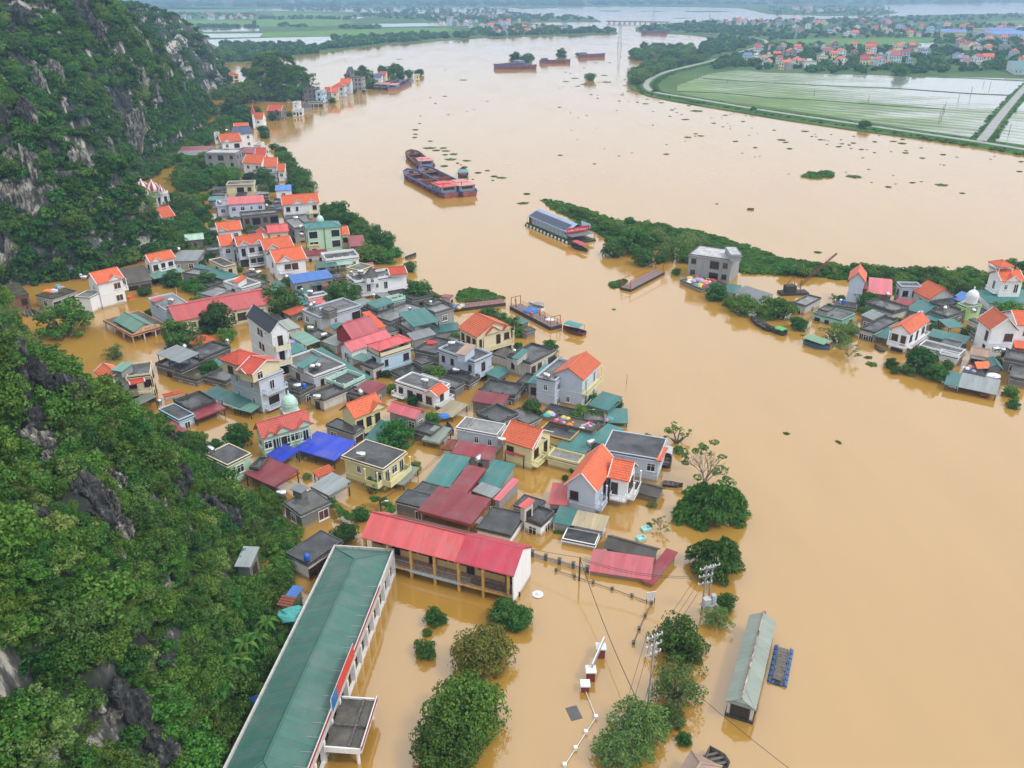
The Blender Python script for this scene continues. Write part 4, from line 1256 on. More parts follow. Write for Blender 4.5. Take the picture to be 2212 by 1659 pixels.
# palace-like house with domes
PAL = H('tall white ornate mansion with red and white striped domes',
  blk('01', (1235,50), (1440,10), (1150,15), 8.0, 'flat', 'W', 'fw', d3=True, par=.8, fancy=True, win={0:'WWdd/WWgg/W-gg',3:'-'}, balc=[(0,.6,1.0,4.5,1.2,7.6),(0,.6,1.0,1.2,1.2,4.2)], fm=BROWN),
  blk('01', (1085,170), (1230,190), (1215,135), 2.6, 'sx', 'G', 'lg', open=True))
def dome(root, loc, r, mats, h=1.3, drum=.8, n=12, name='dome'):
    inv = root.matrix_basis.inverted()
    b = MB(); b.lathe([(r*.95, 0), (r*.95, drum), (r*1.08, drum), (r*1.08, drum+.15), (r*.9, drum+.15)], 0, 0, n)
    o = b.obj('drum', mats[0], root, inv @ Matrix.Translation(loc))
    b = MB()
    prof = [(r*math.cos(a)*1.0, drum+.15+r*h*math.sin(a)) for a in [i*math.pi/2/8 for i in range(8)]] + [(.08*r, drum+.15+r*h)]
    i0 = 0
    b.lathe(prof, 0, 0, n)
    for k in range(len(prof)-1):
        for j in range(n): b.m[k*n+j] = 1 if (len(mats) > 2 and j % 2) else 0
    d_ = b.obj(name, mats[1:], o, smooth=True)
    b = MB(); zt = drum+.15+r*h
    b.lathe([(.10*r, zt), (.22*r, zt+.12), (.06*r, zt+.3), (.16*r, zt+.5), (.02, zt+1.0)], 0, 0, 8)
    b.obj('finial', mats[0], o)
for px, py, r in ((1235,-12,2.7),(1325,-14,2.4),(1265,22,1.9),(1395,-5,1.2)):
    p = UT('01', (px, py+18), 8.6); dome(PAL, p, r, [WHITE, plain('white_rib', (.75,.75,.73)), plain('crimson_rib', (.40,.03,.03))], 1.25)
H('small white house with orange roof in front of the domed mansion', blk('01', (1400,225), (1520,205), (1300,185), 3.6, 'gx', 'W', 'tor', d3=True, cross=[(3,.5,2.6)]))
H('little dark house with pale green pointed tin roof among trees', blk('01', (1600,420), (1765,405), (1755,365), 3.0, 'gx', 'K', 'lg', rise=1.2))
H('white gabled house with orange roof behind the arcaded villa', blk('01', (1880,345), (2095,322), (1855,300), 5.2, 'gx', 'W', 'tor', d3=True, cross=[(0,.2,3.4)]))
H('narrow pale blue house with orange roof beside the arcaded villa', blk('01', (1895,475), (2015,455), (1995,400), 6.5, 'gx', 'LB', 'tor'))
H('tall pale blue arcaded villa with orange cross roof and stacked balconies', blk('01', (2035,480), (2275,440), (2030,425), 7.4, 'gx', 'LB', 'tor', d3=True, cross=[(0,.25,4.0),(0,.75,3.6)], win={0:'dwd/gwg'}, balc=[(0,.3,1.,4.2,1.1,7.0),(0,.3,1.,.9,1.1,3.8)], balm=wmat('W'), fm=BROWN))
H('white flat-roofed house with cream balcony and orange lean-to', blk('01', (1970,780), (2080,850), (2212,790), 3.2, 'flat', 'W', 'fm', win={0:'w',1:'d'}, balc=[(1,.1,.9,.6,1.)]),
  blk('01', (2020,775), (2060,790), (2120,745), 4.8, 'sx', 'W', 'tor', zb=3.2, win=False))
H('small low house with wet flat roof behind the long red-roofed school', blk('01', (1720,880), (1850,920), (2010,850), 1.5, 'flat', 'G', 'fl', par=.3))
H('blank pale blue walled house with wet flat roof beside the clinic', blk('01', (1280,925), (1425,1025), (1640,975), 5.3, 'flat', 'LB', 'fl', par=.3, win={0:'-',1:'w'}),
  blk('01', (1300,935), (1330,955), (1415,925), 6.6, 'sx', 'G', 're', zb=5.3, win=False))
SCH2 = H('long cream school wing with dark red sheet roof and arches behind mango trees', blk('01', (1525,1115), (2400,955), (1395,980), 4.4, 'gx', 'C', 're', d3=True, rise=1.7, trim=None, win={0:'wwggwwggww',3:'ww'}, fm=CREAMP), name='school', cat='school')
# clinic pavilion
CL = H('flooded clinic pavilion with green gable roof over an orange-trimmed slab on columns',
  blk('01', (1130,1245), (1430,1150), (905,1110), 2.1, 'flat', 'C', 'fm', d3=True, par=.25, pm=plain('orange_trim', (.72,.36,.17)), open=True),
  blk('01', (1150,1215), (1345,1155), (992,1110), 2.6, 'gy', 'C', 'gm', d3=True, rise=1.5, zb=2.1, win=False, trim=None), name='clinic', cat='clinic')
b0 = blk('01', (1130,1245), (1430,1150), (905,1110), 2.1, d3=True)
def place(root, b): return root.matrix_basis.inverted() @ b['M']
Mr = place(CL, b0)
for i in range(4):
    for (x, y) in ((.3+(b0['w']-.6)*i/3, .3), (.3, .3+(b0['d']-.6)*i/3), (b0['w']-.3, .3+(b0['d']-.6)*i/3)):
        if i == 0 and (x > .4) and y < .4: continue
        p = MB(); p.lathe([(.17, -1.5), (.17, 1.86)], x, y, 8); p.obj('column', WHITE, CL, Mr)
p = MB(); p.box(2.5, b0['w']-2.5, 2.2, b0['d']-1, -1.5, 1.84); p.obj('wall', wmat('C'), CL, Mr)
p = MB(); p.box(b0['w']*.36, b0['w']*.64, 2.12, 2.3, -1.5, 1.3); p.obj('opening', GLASS, CL, Mr)
p = MB(); p.slab([(b0['w']*.28, -.1, 2.36), (b0['w']*.8, -.1, 2.36), (b0['w']*.8, .12, 2.36), (b0['w']*.28, .12, 2.36)], .01)
p.poly([(b0['w']*.28, -.1, 2.36), (b0['w']*.8, -.1, 2.36), (b0['w']*.8, -.1, 2.9), (b0['w']*.5, -.1, 3.5), (b0['w']*.28, -.1, 3.0)])
p.poly([(b0['w']*.28, .12, 2.36), (b0['w']*.28, .12, 3.0), (b0['w']*.5, .12, 3.5), (b0['w']*.8, .12, 2.9), (b0['w']*.8, .12, 2.36)])
p.obj('name_board', plain('peach_paint', (.75,.50,.32)), CL, Mr)
def text_part(name, body, size, mat, parent, M, align='CENTER', depth=.01):
    cu = bpy.data.curves.new(name, 'FONT'); cu.body = body; cu.size = size; cu.extrude = depth; cu.align_x = align; cu.align_y = 'CENTER'
    to = bpy.data.objects.new(name, cu); COL.objects.link(to)
    dg = bpy.context.evaluated_depsgraph_get(); dg.update()
    me = bpy.data.meshes.new_from_object(to.evaluated_get(dg)); me.materials.clear(); me.materials.append(mat)
    bpy.data.objects.remove(to, do_unlink=True); bpy.data.curves.remove(cu)
    return put(name, me, parent, M)
text_part('lettering', 'TRẠM Y TẾ', .62, plain('brick_letter', (.45,.10,.05)), CL, Mr @ Matrix.Translation((b0['w']*.53, -.115, 2.72)) @ Matrix.Rotation(math.pi/2, 4, 'X'))

H('cream two-storey house with dark flat roof and green roof shed beside the near hill',
  blk('01', (1060,1620), (1270,1570), (1345,1455), 6.4, 'flat', 'C', 'fd', par=.35, win={0:'w-w',1:'dw'}, balc=[(0,.35,.95,3.0,1.1)], fm=BROWN),
  blk('01', (1000,1530), (1050,1570), (1110,1500), 8.0, 'sx', 'G', 'gm', zb=6.4, win=False),
  blk('01', (1120,1668), (1250,1636), (1240,1610), 6.2, 'gx', 'C', 'tre', zb=5.9, win=False),
  blk('02', (1120,150), (1190,185), (1360,120), 2.4, 'sx', 'G', 'pg', open=True))
H('white house with orange roof and balcony half hidden by the near hill', blk('01', (900,1665), (1055,1590), (1010,1480), 6.0, 'gy', 'W', 'tor', balc=[(1,.0,.6,2.6,1.2,5.6)]))
H('grey house with a blue-grey tin roof terrace by the flooded lane',
  blk('01', (1425,1480), (1560,1590), (1700,1470), 2.2, 'flat', 'K', 'fd', win={0:'w',1:'ww'}),
  blk('01', (1410,1395), (1535,1500), (1667,1412), 4.3, 'sx', 'G', 'tin', open=True, zb=2.2))
H('long dark flat-roofed shop row under the mango trees', blk('01', (1640,1400), (1720,1480), (1925,1345), 2.2, 'flat', 'K', 'fd'))
H('low dark flat-roofed hut with torn red sheets', blk('01', (1570,1570), (1700,1659), (1790,1560), 1.5, 'flat', 'K', 'mo'))
H('tall grey house with stacked red-orange hip roofs and arched windows',
  blk('D', (483,795), (560,818), (622,800), 7.6, 'flat', 'LB', 'fl', par=.3, win={0:'ss/ss',1:'d/g'}, balc=[(1,.1,1.,4.4,1.2),(1,.1,1.,1.0,1.2)]),
  blk('D', (474,775), (513,791), (560,768), 10.2, 'hip', 'C', 'tre', zb=7.6),
  blk('D', (516,800), (545,813), (604,779), 9.6, 'gx', 'C', 'tre', zb=7.6, rise=1.6, cross=[(0,.4,2.4)]))
H('dark red villa-like house with pale green carport in the low lane', blk('02', (1820,75), (2060,235), (2120,150), 1.8, 'sx', 'G', 'te', open=True), blk('02', (2050,200), (2170,265), (2250,180), 1.6, 'sx', 'G', 'gm', open=True), name='shed', cat='shed')
# --- houses at the foot of the far hill
H('bare concrete three-storey house with unpainted walls near the far bend', blk('00', (1830,1315), (2075,1335), (2052,1292), 8.6, 'flat', 'G', 'fw', par=.3, win={0:'wgw'}, fm=WOODG))
H('white house with orange roof rising behind the bare concrete house', blk('00', (1880,1240), (2050,1215), (2060,1172), 9.2, 'gx', 'W', 'tor', cross=[(0,.3,4)], win={0:'wg'}))
H('white villa with blue tile roof behind the bare concrete house', blk('00', (2000,1170), (2150,1150), (2160,1118), 8.5, 'gx', 'W', 'sb', cross=[(0,.2,4)]))
H('orange-roofed house behind the blue-roofed villa', blk('00', (2020,1118), (2150,1112), (2150,1092), 8.5, 'gx', 'W', 'tor'))
H('long low house with dark red sheet roof at the hill foot', blk('00', (1560,1310), (1825,1310), (1832,1272), 3.0, 'sx', 'G', 'ma'))
H('long low house with grey roof at the hill foot', blk('00', (1530,1350), (1820,1345), (1822,1312), 2.4, 'sx', 'G', 'gr'))
H('small white tower house beside the far red roofs', blk('00', (1848,1170), (1892,1168), (1895,1145), 5.0, 'flat', 'W', 'fl'))
H('house with small red sheet roof facing the bend', blk('00', (2090,1310), (2212,1332), (2216,1288), 5.0, 'sx', 'G', 'ma'))
H('white house with orange roof facing the bend', blk('00', (2150,1402), (2280,1425), (2292,1385), 5.0, 'gx', 'W', 'tor'))
H('cream house with dark roof and big open windows above the lilac house', blk('00', (1970,1600), (2205,1598), (2192,1566), 5.2, 'flat', 'C', 'fd', win={0:'-gw'}))
H('white church bell tower with dark red pointed cap', blk('00', (2172,985), (2198,985), (2198,968), 9.0, 'hip', 'W', 'tre', rise=5.0, win={0:'g'}), name='bell_tower', cat='tower')
H('small cream pagoda hall with red roof beyond the far hill', blk('00', (1960,652), (2050,647), (2052,624), 5.0, 'hip', 'C', 'tre', win={0:'gg'}), name='pagoda', cat='pagoda')
H('open white-roofed platform beside the pagoda hall', blk('00', (1822,700), (1935,702), (1940,684), 3.0, 'sx', 'W', 'tin', open=True), name='shed', cat='shed')
# --- the village point in the bend
H('dark blue-roofed chapel on the point of the bend', blk('10', (792,634), (826,637), (893,614), 10.0, 'gy', 'K', 'tsl', win={0:'g'}, rise=5), name='chapel', cat='chapel')
H('pale house with large orange roof on the point', blk('10', (742,718), (832,722), (860,690), 8.5, 'gx', 'LB', 'tor'))
H('dark grey concrete block beside the large orange roof on the point', blk('10', (830,668), (918,672), (938,658), 11.0, 'flat', 'G', 'fm', win={0:'www'}))
H('pale house with orange hip roof on the point shore', blk('10', (665,748), (772,750), (802,722), 8.0, 'hip', 'LB', 'tor'))
H('narrow white-blue house on the point shore', blk('10', (535,792), (582,797), (592,780), 8.5, 'flat', 'B', 'fl'))
H('dark weathered concrete house on the point shore', blk('10', (425,768), (532,772), (542,755), 9.0, 'flat', 'K', 'fd'))
H('small grey house with red roof on the point shore', blk('10', (595,797), (650,797), (652,775), 6.5, 'gx', 'G', 'tre'))
H('small cream house with orange roof on the point shore', blk('10', (652,797), (715,797), (720,770), 6.5, 'gx', 'C', 'tor'))
H('grey flat sheds at the water edge of the point', blk('10', (450,890), (575,886), (582,870), 3.0, 'flat', 'DW', 'fl', win={0:'ggg'}))
H('low dark hip-roofed shed at the water edge of the point', blk('10', (400,925), (485,921), (482,903), 3.0, 'hip', 'G', 'asb'))
H('small white house with roof turret on the flooded shore', blk('10', (320,957), (405,957), (412,930), 4.0, 'flat', 'W', 'fl', win={0:'wdw'}), blk('10', (325,892), (375,894), (381,876), 8.0, 'flat', 'W', 'fl', zb=4))
H('ruined grey house with red gables on the flooded shore', blk('10', (135,955), (238,965), (262,930), 6.0, 'gx', 'K', 'tre', cross=[(0,.7,4)]))
H('open shelter with green roof beside the islet', blk('10', (205,817), (340,814), (336,795), 3.0, 'sx', 'G', 'gm', open=True), name='shed', cat='shed')
H('white house with orange roof at the narrow shore', blk('10', (-10,1028), (72,1032), (82,1004), 5.0, 'gx', 'W', 'tor'))
H('white house with blue-grey roof at the tip of the point', blk('10', (1040,672), (1100,676), (1112,650), 6.0, 'gx', 'W', 'sb'))
H('orange-roofed house at the tip of the point', blk('10', (1090,652), (1140,656), (1147,630), 7.0, 'gx', 'C', 'tor'))
H('cream house half hidden by trees at the tip of the point', blk('10', (960,622), (1015,626), (1020,600), 7.0, 'flat', 'C', 'gm'))
H('little yellow hut at the very end of the point', blk('10', (1376,650), (1412,650), (1416,636), 5.0, 'flat', 'Y', 'fl'))
H('red-roofed house by the narrow shore north of the village', blk('10', (0,1352), (95,1352), (97,1316), 6.0, 'gx', 'G', 'tre'))
H('white flat house by the narrow shore north of the village', blk('10', (-5,1252), (50,1256), (56,1234), 7.0, 'flat', 'W', 'fl'))
H('white riverside house with wide orange roof north of the village', blk('10', (72,1442), (192,1442), (197,1396), 6.2, 'gx', 'W', 'tor'))
H('riverside house with small orange roof and terrace north of the village', blk('10', (185,1478), (256,1478), (262,1448), 5.0, 'gx', 'W', 'tor'), blk('10', (20,1500), (190,1497), (188,1462), 4.0, 'flat', 'LB', 'fl'))
H('shack with small blue roof among riverside trees', blk('10', (172,1647), (312,1643), (300,1610), 4.0, 'sx', 'W', 'bl', rise=.7))
# --- middle village
H('big white riverside house with orange roof, twin gables and yellow balcony',
  blk('11', (242,108), (572,92), (190,70), 6.2, 'gx', 'W', 'tor', d3=True, rise=2.6, cross=[(0,.42,4.2),(0,.78,4.0)], win={0:'ws-w/Wsww'}, fm=BROWN, balc=[(0,.68,1.,2.6,1.4,5.8)], balm=wmat('Y')),
  blk('11', (240,115), (345,108), (330,60), 5.6, 'sx', 'W', 'te', zb=4.0, win=False))
H('lilac house with long red sheet roof', blk('01', (1965,112), (2285,88), (2280,42), 5.2, 'sx', 'LL', 're', win={0:'wwsw'}), blk('01', (1872,125), (1970,118), (1965,70), 4.2, 'flat', 'LL', 'fl'))
H('weathered grey two-storey house beside the lilac house', blk('01', (2085,215), (2400,182), (2385,150), 5.5, 'flat', 'K', 'fm', win={0:'wgwg'}))
H('cream house with red sheet roof and small front gable', blk('11', (98,358), (280,338), (270,298), 4.2, 'gx', 'C', 're', trim=None), blk('11', (15,378), (105,362), (95,320), 4.2, 'gy', 'C', 're', trim=None))
H('house with orange roof and round attic window behind the white gabled house', blk('11', (62,508), (318,466), (20,452), 6.2, 'gx', 'LB', 'tor', d3=True, cross=[(0,.3,4)]))
H('white gabled house with wide orange roof and brown windows in the middle village', blk('11', (175,612), (455,577), (72,542), 5.8, 'gx', 'W', 'tor', d3=True, rise=2.6, cross=[(0,.33,4.6)], win={0:'-WW-',3:'s'}, fm=BROWN, balc=[(0,.05,.5,2.6,.9)]))
GRN = H('green house under a teal hip roof with a small mint dome', blk('11', (432,322), (745,297), (405,275), 9.0, 'hip', 'M', 'te', d3=True, rise=1.3, posts=True, win={0:'g-g'}))
dome(GRN, UT('11', (555,260), 9.9), 1.2, [MINTP, MINTP], 1.3, .5)
H('cream riverside villa with red-orange roof and small dormers', blk('11', (560,387), (815,367), (525,338), 4.9, 'gx', 'Y', 'tor', d3=True, rise=1.9, cross=[(0,.62,1.6),(0,.85,1.6)], win={0:'wsww'}, trim=CREAMP, fm=BROWN))
H('grey flat block with steel tanks beside the green house', blk('11', (305,330), (415,300), (385,215), 5.0, 'flat', 'G', 'fl'))
H('maroon sheet roof shed behind the riverside trees', blk('11', (810,472), (950,462), (925,393), 3.0, 'sx', 'BR', 'ma'))
H('small cream flat-roofed house with arched windows', blk('11', (450,472), (545,462), (540,428), 3.6, 'flat', 'Y', 'fl', par=.5, fancy=True))
H('dark flat-roofed house with white scalloped parapet', blk('11', (595,602), (875,562), (850,505), 3.4, 'flat', 'W', 'fd', par=.7, fancy=True), blk('11', (515,662), (700,637), (690,598), 2.6, 'sx', 'G', 'tl', open=True), blk('11', (697,637), (832,617), (820,583), 2.6, 'sx', 'G', 'lg', open=True))
ORN = H('ornate white riverside house with roof terrace, stair turret and red gable',
  blk('11', (855,787), (1305,712), (780,732), 4.8, 'flat', 'W', 'fd', d3=True, par=.6, fancy=True, win={0:'sdsd--',3:'w'}, balc=[(0,.08,1.,1.2,1.3)]),
  blk('11', (950,742), (1050,732), (1045,700), 6.6, 'hip', 'W', 'asb', zb=4.8, rise=2.4, ov=.1, win={0:'s'}),
  blk('11', (1150,725), (1295,700), (1130,680), 5.6, 'gx', 'W', 'tre', d3=True, zb=4.8, win=False),
  blk('11', (805,655), (900,690), (990,640), 6.0, 'flat', 'Y', 'fm', zb=4.8, win=False, par=.2))
H('grey house under a bright blue sheet roof', blk('11', (315,797), (655,737), (293,742), 3.8, 'sx', 'G', 'bl', d3=True, rise=.8, win={0:'w-dw'}), blk('11', (480,815), (615,790), (608,762), 2.6, 'sx', 'G', 'te', open=True))
H('low flat house with silver tanks and red lean-to', blk('11', (445,930), (600,890), (590,858), 2.5, 'flat', 'W', 'fm'), blk('11', (470,985), (592,957), (587,912), 1.8, 'sx', 'G', 're', open=True))
H('pale flat-roofed house with stair box and blue-glazed veranda', blk('11', (420,1025), (545,1100), (885,985), 3.5, 'flat', 'LB', 'fm', win={0:'wd',1:'-s-g'}), blk('11', (572,1010), (625,1040), (690,1010), 5.6, 'flat', 'K', 'fm', zb=3.5, par=.1, win=False))
H('dark concrete house with teal roof shelter', blk('11', (965,990), (1045,1060), (1180,1000), 2.3, 'flat', 'K', 'fd'), blk('11', (968,958), (1035,1012), (1175,966), 4.6, 'sx', 'G', 'te', open=True, zb=2.3, rise=.4))
H('little grey house with mint-trimmed parapet and antenna', blk('11', (1170,952), (1282,922), (1242,893), 4.0, 'flat', 'G', 'fm', par=.6, fancy=True, pm=MINTP))
H('low grey house with broad bare concrete roof', blk('11', (1040,1075), (1160,1145), (1420,1010), 2.6, 'flat', 'K', 'fl', win={0:'ww',1:'wwg'}))
H('grey block house with a big sloping teal roof', blk('11', (1470,1010), (1545,1062), (1690,1005), 5.2, 'flat', 'G', 'fl', win={0:'-',1:'w'}), blk('11', (1345,1182), (1545,1112), (1275,1078), 4.9, 'sx', 'K', 'te', d3=True, open=True, zb=2.5, rise=1.0), blk('11', (1245,1130), (1350,1240), (1540,1165), 2.5, 'flat', 'K', 'fm'))
H('house with long pink-red sheet gables in two steps', blk('11', (825,1274), (1060,1192), (682,1197), 5.2, 'gx', 'RD', 'pk', d3=True, rise=2.6, trim=None, win=False), blk('11', (820,1387), (1165,1257), (722,1332), 4.0, 'gx', 'W', 'pk', d3=True, rise=1.5, trim=None))
H('narrow orange tile roof wedged behind the pink-red gables', blk('11', (1040,1195), (1082,1160), (1000,1040), 5.6, 'sx', 'W', 'tor'))
H('sky-blue house with bright red hip roof over its terrace', blk('11', (1075,1432), (1325,1342), (965,1357), 4.8, 'flat', 'B', 'fm', d3=True, par=.8, pm=CREAMP, win={0:'s-w'}, fm=BROWN), blk('11', (1060,1377), (1347,1277), (955,1322), 6.4, 'hip', 'B', 're', d3=True, open=True, zb=4.8, rise=1.0))
H('white annex with teal lean-to in front of the sky-blue house', blk('11', (945,1490), (1010,1545), (1070,1490), 2.8, 'flat', 'DW', 'fm'), blk('11', (800,1420), (940,1478), (1000,1430), 2.5, 'sx', 'G', 'gm', open=True))
H('shed with faded pale green roof below the pink-red gables', blk('11', (580,1290), (690,1337), (815,1275), 2.6, 'sx', 'DW', 'pg'))
H('shed with mossy green roof and hanging tarpaulin beside the tall white house', blk('11', (305,1240), (430,1337), (540,1295), 2.6, 'sx', 'G', 'gm', open=True), blk('11', (445,1230), (545,1290), (640,1240), 2.2, 'flat', 'K', 'fm'))
H('large low pale blue house with flat roof, white coping and teal roof shed', blk('11', (250,1460), (490,1617), (740,1502), 3.0, 'flat', 'LB', 'fm', pm=WHITE, win={0:'-w-',1:'ss'}), blk('11', (360,1500), (410,1532), (530,1452), 4.6, 'sx', 'G', 'te', zb=3.0, win=False))
H('teal sheet roof strip between the low blue house and the pink roofs', blk('11', (735,1535), (825,1497), (570,1372), 2.3, 'sx', 'G', 'te'))
H('teal sheet roof beside the mint-railed terrace', blk('11', (930,1622), (1040,1602), (790,1520), 1.9, 'sx', 'G', 'te'))
H('low dark roof terrace with mint balustrade', blk('11', (620,1640), (760,1705), (930,1612), 2.6, 'flat', 'W', 'fd', par=.8, fancy=True, pm=MINTP))
# tall white narrow house
TW = H('tall narrow white house with dark slate gable roof and arched balconies',
  blk('D', (583,723), (619,712), (535,682), 11.0, 'gy', 'W', 'tsl', d3=True, rise=2.2, ov=.25, win={0:'d/d/g',3:'---ss---'}, fm=BROWN, balc=[(0,.02,.98,7.2,1.3,10.4),(0,.02,.98,3.7,1.3,6.8)], balm=WHITE, railm=CREAMP, solid=True),
  blk('D', (586,730), (620,719), (575,719), 9.9, 'gy', 'W', 'tsl', d3=True, rise=1.5, zb=9.6, win=False))
H('lime and cream riverside villa with orange cross roof and glass balcony', blk('11', (1757,1172), (1902,1264), (2207,1167), 6.5, 'gx', 'C', 'tor', rise=2.6, cross=[(1,.45,4.4),(1,.85,3.0)], win={0:'dwd',1:'d-dw/w-gg'}, balc=[(1,.05,1.,2.9,1.4,6.0),(0,.2,.95,2.9,1.0)], fm=BROWN, trim=None))
H('long pale blue house with dark flat roof, stair shed and white front', blk('11', (1560,1362), (1888,1467), (2055,1402), 5.0, 'flat', 'LB', 'fd', win={0:'ss-s',1:'d/g'}, balc=[(1,.1,.9,1.6,1.1)]), blk('11', (1742,1392), (1815,1418), (1885,1340), 6.9, 'sx', 'LB', 'tn2', zb=5.0, win=False))
H('dark flat roof with red boat and rusty box behind the pale blue house', blk('11', (1400,1362), (1560,1422), (1690,1300), 2.5, 'flat', 'K', 'fd'), blk('11', (1362,1287), (1547,1227), (1500,1190), 3.2, 'sx', 'G', 'gr', rise=.8))
H('pair of long teal sheet roofs beside the lime villa', blk('11', (1540,1227), (1772,1182), (1742,1130), 2.2, 'sx', 'G', 'te'))
H('low black flat roof in front of the sky-blue house', blk('11', (1150,1552), (1290,1612), (1612,1512), 1.6, 'flat', 'K', 'fd'), blk('11', (1365,1452), (1430,1497), (1517,1462), 2.8, 'flat', 'K', 'fd', zb=1.6, win=False, par=.15))
H('low black flat roof with balustrade by the flooded crossing', blk('11', (1645,1592), (1850,1672), (1905,1602), 1.6, 'flat', 'K', 'fd', par=.6, fancy=True))
H('low dark house with ornate black parapet beside the flooded street', blk('12', (1955,60), (2250,130), (2290,20), 1.9, 'flat', 'K', 'fd', par=.5, fancy=True, win={0:'www'}))
H('white house with small orange porch roof and balconies on the flooded street', blk('12', (1182,-18), (1532,78), (1697,5), 3.7, 'flat', 'W', 'fm', par=.35, win={0:'dwww',1:'d'}, balc=[(1,.1,1.,.9,1.3),(0,-.05,.25,.9,1.1)], fm=BROWN), blk('12', (1560,98), (1692,38), (1550,20), 3.9, 'gx', 'W', 'tor', zb=3.5, win=False))
shed('blue-edged tarpaulin awning in front of the white street house', '12', (1600,240), (1705,312), (1787,200), 1.2, 'tan')
H('maroon sheet-roofed house behind the yellow gabled house', blk('12', (840,45), (1010,92), (1137,20), 2.3, 'sx', 'K', 'ma'), blk('12', (770,70), (900,110), (960,60), 2.0, 'flat', 'K', 'fd'))
H('low grey house with dark tattered roof beside the tall grey house', blk('12', (480,90), (580,150), (770,60), 2.6, 'flat', 'DW', 'fd'), blk('12', (290,60), (380,100), (500,20), 2.4, 'flat', 'K', 'fd'))
# --- riverside, right part of the village
H('dirty white riverside house with dark flat roof and blue veranda', blk('21', (-10,1420), (165,1502), (337,1372), 3.8, 'flat', 'DW', 'fd', win={0:'s-',1:'ww-g'}, balc=[(1,.45,1.,.6,1.1,3.5)]), blk('21', (10,1432), (55,1452), (132,1380), 5.4, 'sx', 'DW', 'te', zb=3.8, win=False))
H('tall grey riverside house with orange roof and yellow balconied front', blk('21', (385,1567), (632,1642), (737,1482), 6.6, 'gy', 'LB', 'tor', rise=2.0, win={0:'-/s/-',1:'dd/dd'}, balc=[(1,.0,1.,3.2,1.2,6.2),(1,.0,.6,.0,1.0)], balm=wmat('Y'), trim=None), blk('21', (237,1597), (385,1652), (532,1482), 6.0, 'flat', 'LB', 'fm', win={0:'s/-'}))
shed('broad teal awning on the water beside the tall grey riverside house', '22', (665,178), (830,237), (942,130), 1.9, 'te', skirt=.7)
shed('low teal awning at the river edge below the terrace clutter', '22', (850,322), (1027,352), (972,240), .9, 'te')
shed('teal lean-to behind the tall grey riverside house', '21', (160,1640), (250,1680), (360,1520), 4.0, 'te', opn=False)
H('orange-trimmed flat roof terrace with tiled edge', blk('22', (215,420), (500,494), (608,387), 2.2, 'flat', 'Y', 'fd', par=.25, pm=YELP))
H('dark roof terrace cluttered with rescued belongings', blk('22', (330,332), (690,417), (752,342), 2.7, 'flat', 'BR', 'mo', par=.3))
H('wide teal sheet roof in two bays by the river', blk('22', (400,547), (640,612), (742,432), 1.9, 'sx', 'G', 'te', rise=.4), blk('22', (645,482), (805,527), (987,402), 2.0, 'sx', 'G', 'te', rise=.4))
H('cream house with orange hipped wings and corner balcony', blk('22', (-140,482), (168,547), (392,412), 4.7, 'gx', 'Y', 'tor', rise=2.2, cross=[(1,.35,4.2)], win={0:'w-',1:'wd'}, balc=[(1,.0,.45,1.1,1.2),(1,.6,1.,1.1,1.0)], fm=BROWN), blk('22', (300,632), (570,697), (632,627), 1.9, 'flat', 'Y', 'fl', win=False), blk('22', (-80,592), (105,627), (160,570), 2.6, 'sx', 'Y', 're', open=True))
H('blue-grey riverside house with long dark flat roof and orange tiled end', blk('22', (785,572), (1275,657), (865,398), 4.7, 'flat', 'LB', 'fd', d3=True, par=.15, win={0:'---w'}), blk('22', (1270,660), (1295,680), (1322,555), 4.8, 'sy', 'LB', 'tor', zb=4.0, win=False))
H('white and grey riverside house with sweeping orange L-shaped roof and half-timbered gable',
  blk('22', (455,870), (735,940), (640,612), 4.9, 'gy', 'LB', 'tor', d3=True, rise=2.9, win={0:'w-',1:'-dw'}, fm=BROWN, balc=[(1,.0,.3,1.4,1.3,4.6)]),
  blk('22', (830,805), (1018,850), (1087,712), 4.9, 'gx', 'W', 'tor', rise=2.2, win={0:'d-',1:'g'}, fm=BROWN, balc=[(1,.0,1.,1.4,1.3,4.6),(0,.1,1.,1.4,1.2)]))
shed('red sheet lean-to beside the half-timbered riverside house', '22', (320,1030), (482,1057), (502,890), 1.8, 're', opn=False)
shed('teal sheet lean-to below the half-timbered riverside house', '22', (345,1195), (510,1225), (577,1100), 1.6, 'te', opn=False)
shed('rusty tan sheet lean-to below the half-timbered riverside house', '22', (515,1217), (792,1277), (837,1165), 1.7, 'tan', opn=False)
H('nearly drowned flat black roof beside the pink sheet roof', blk('22', (450,1332), (730,1407), (742,1300), .95, 'flat', 'W', 'fd', par=.1, win=False))
H('nearly drowned house with dark asbestos roof and pink sheet front', blk('22', (795,1412), (1225,1542), (1277,1422), 1.3, 'gx', 'K', 'asb', rise=1.0, trim=None, win=False), blk('22', (655,1617), (1195,1692), (1230,1545), .8, 'sx', 'K', 'pk', rise=1.0, win=False), blk('22', (1195,1692), (1252,1787), (1362,1492), .7, 'sx', 'K', 'ma', rise=.7, win=False))
H('dark asbestos-roofed houseboat shed beside the riverside house', blk('22', (1045,925), (1270,990), (1325,895), 1.2, 'gx', 'K', 'asb', rise=.8, trim=None, win=False))
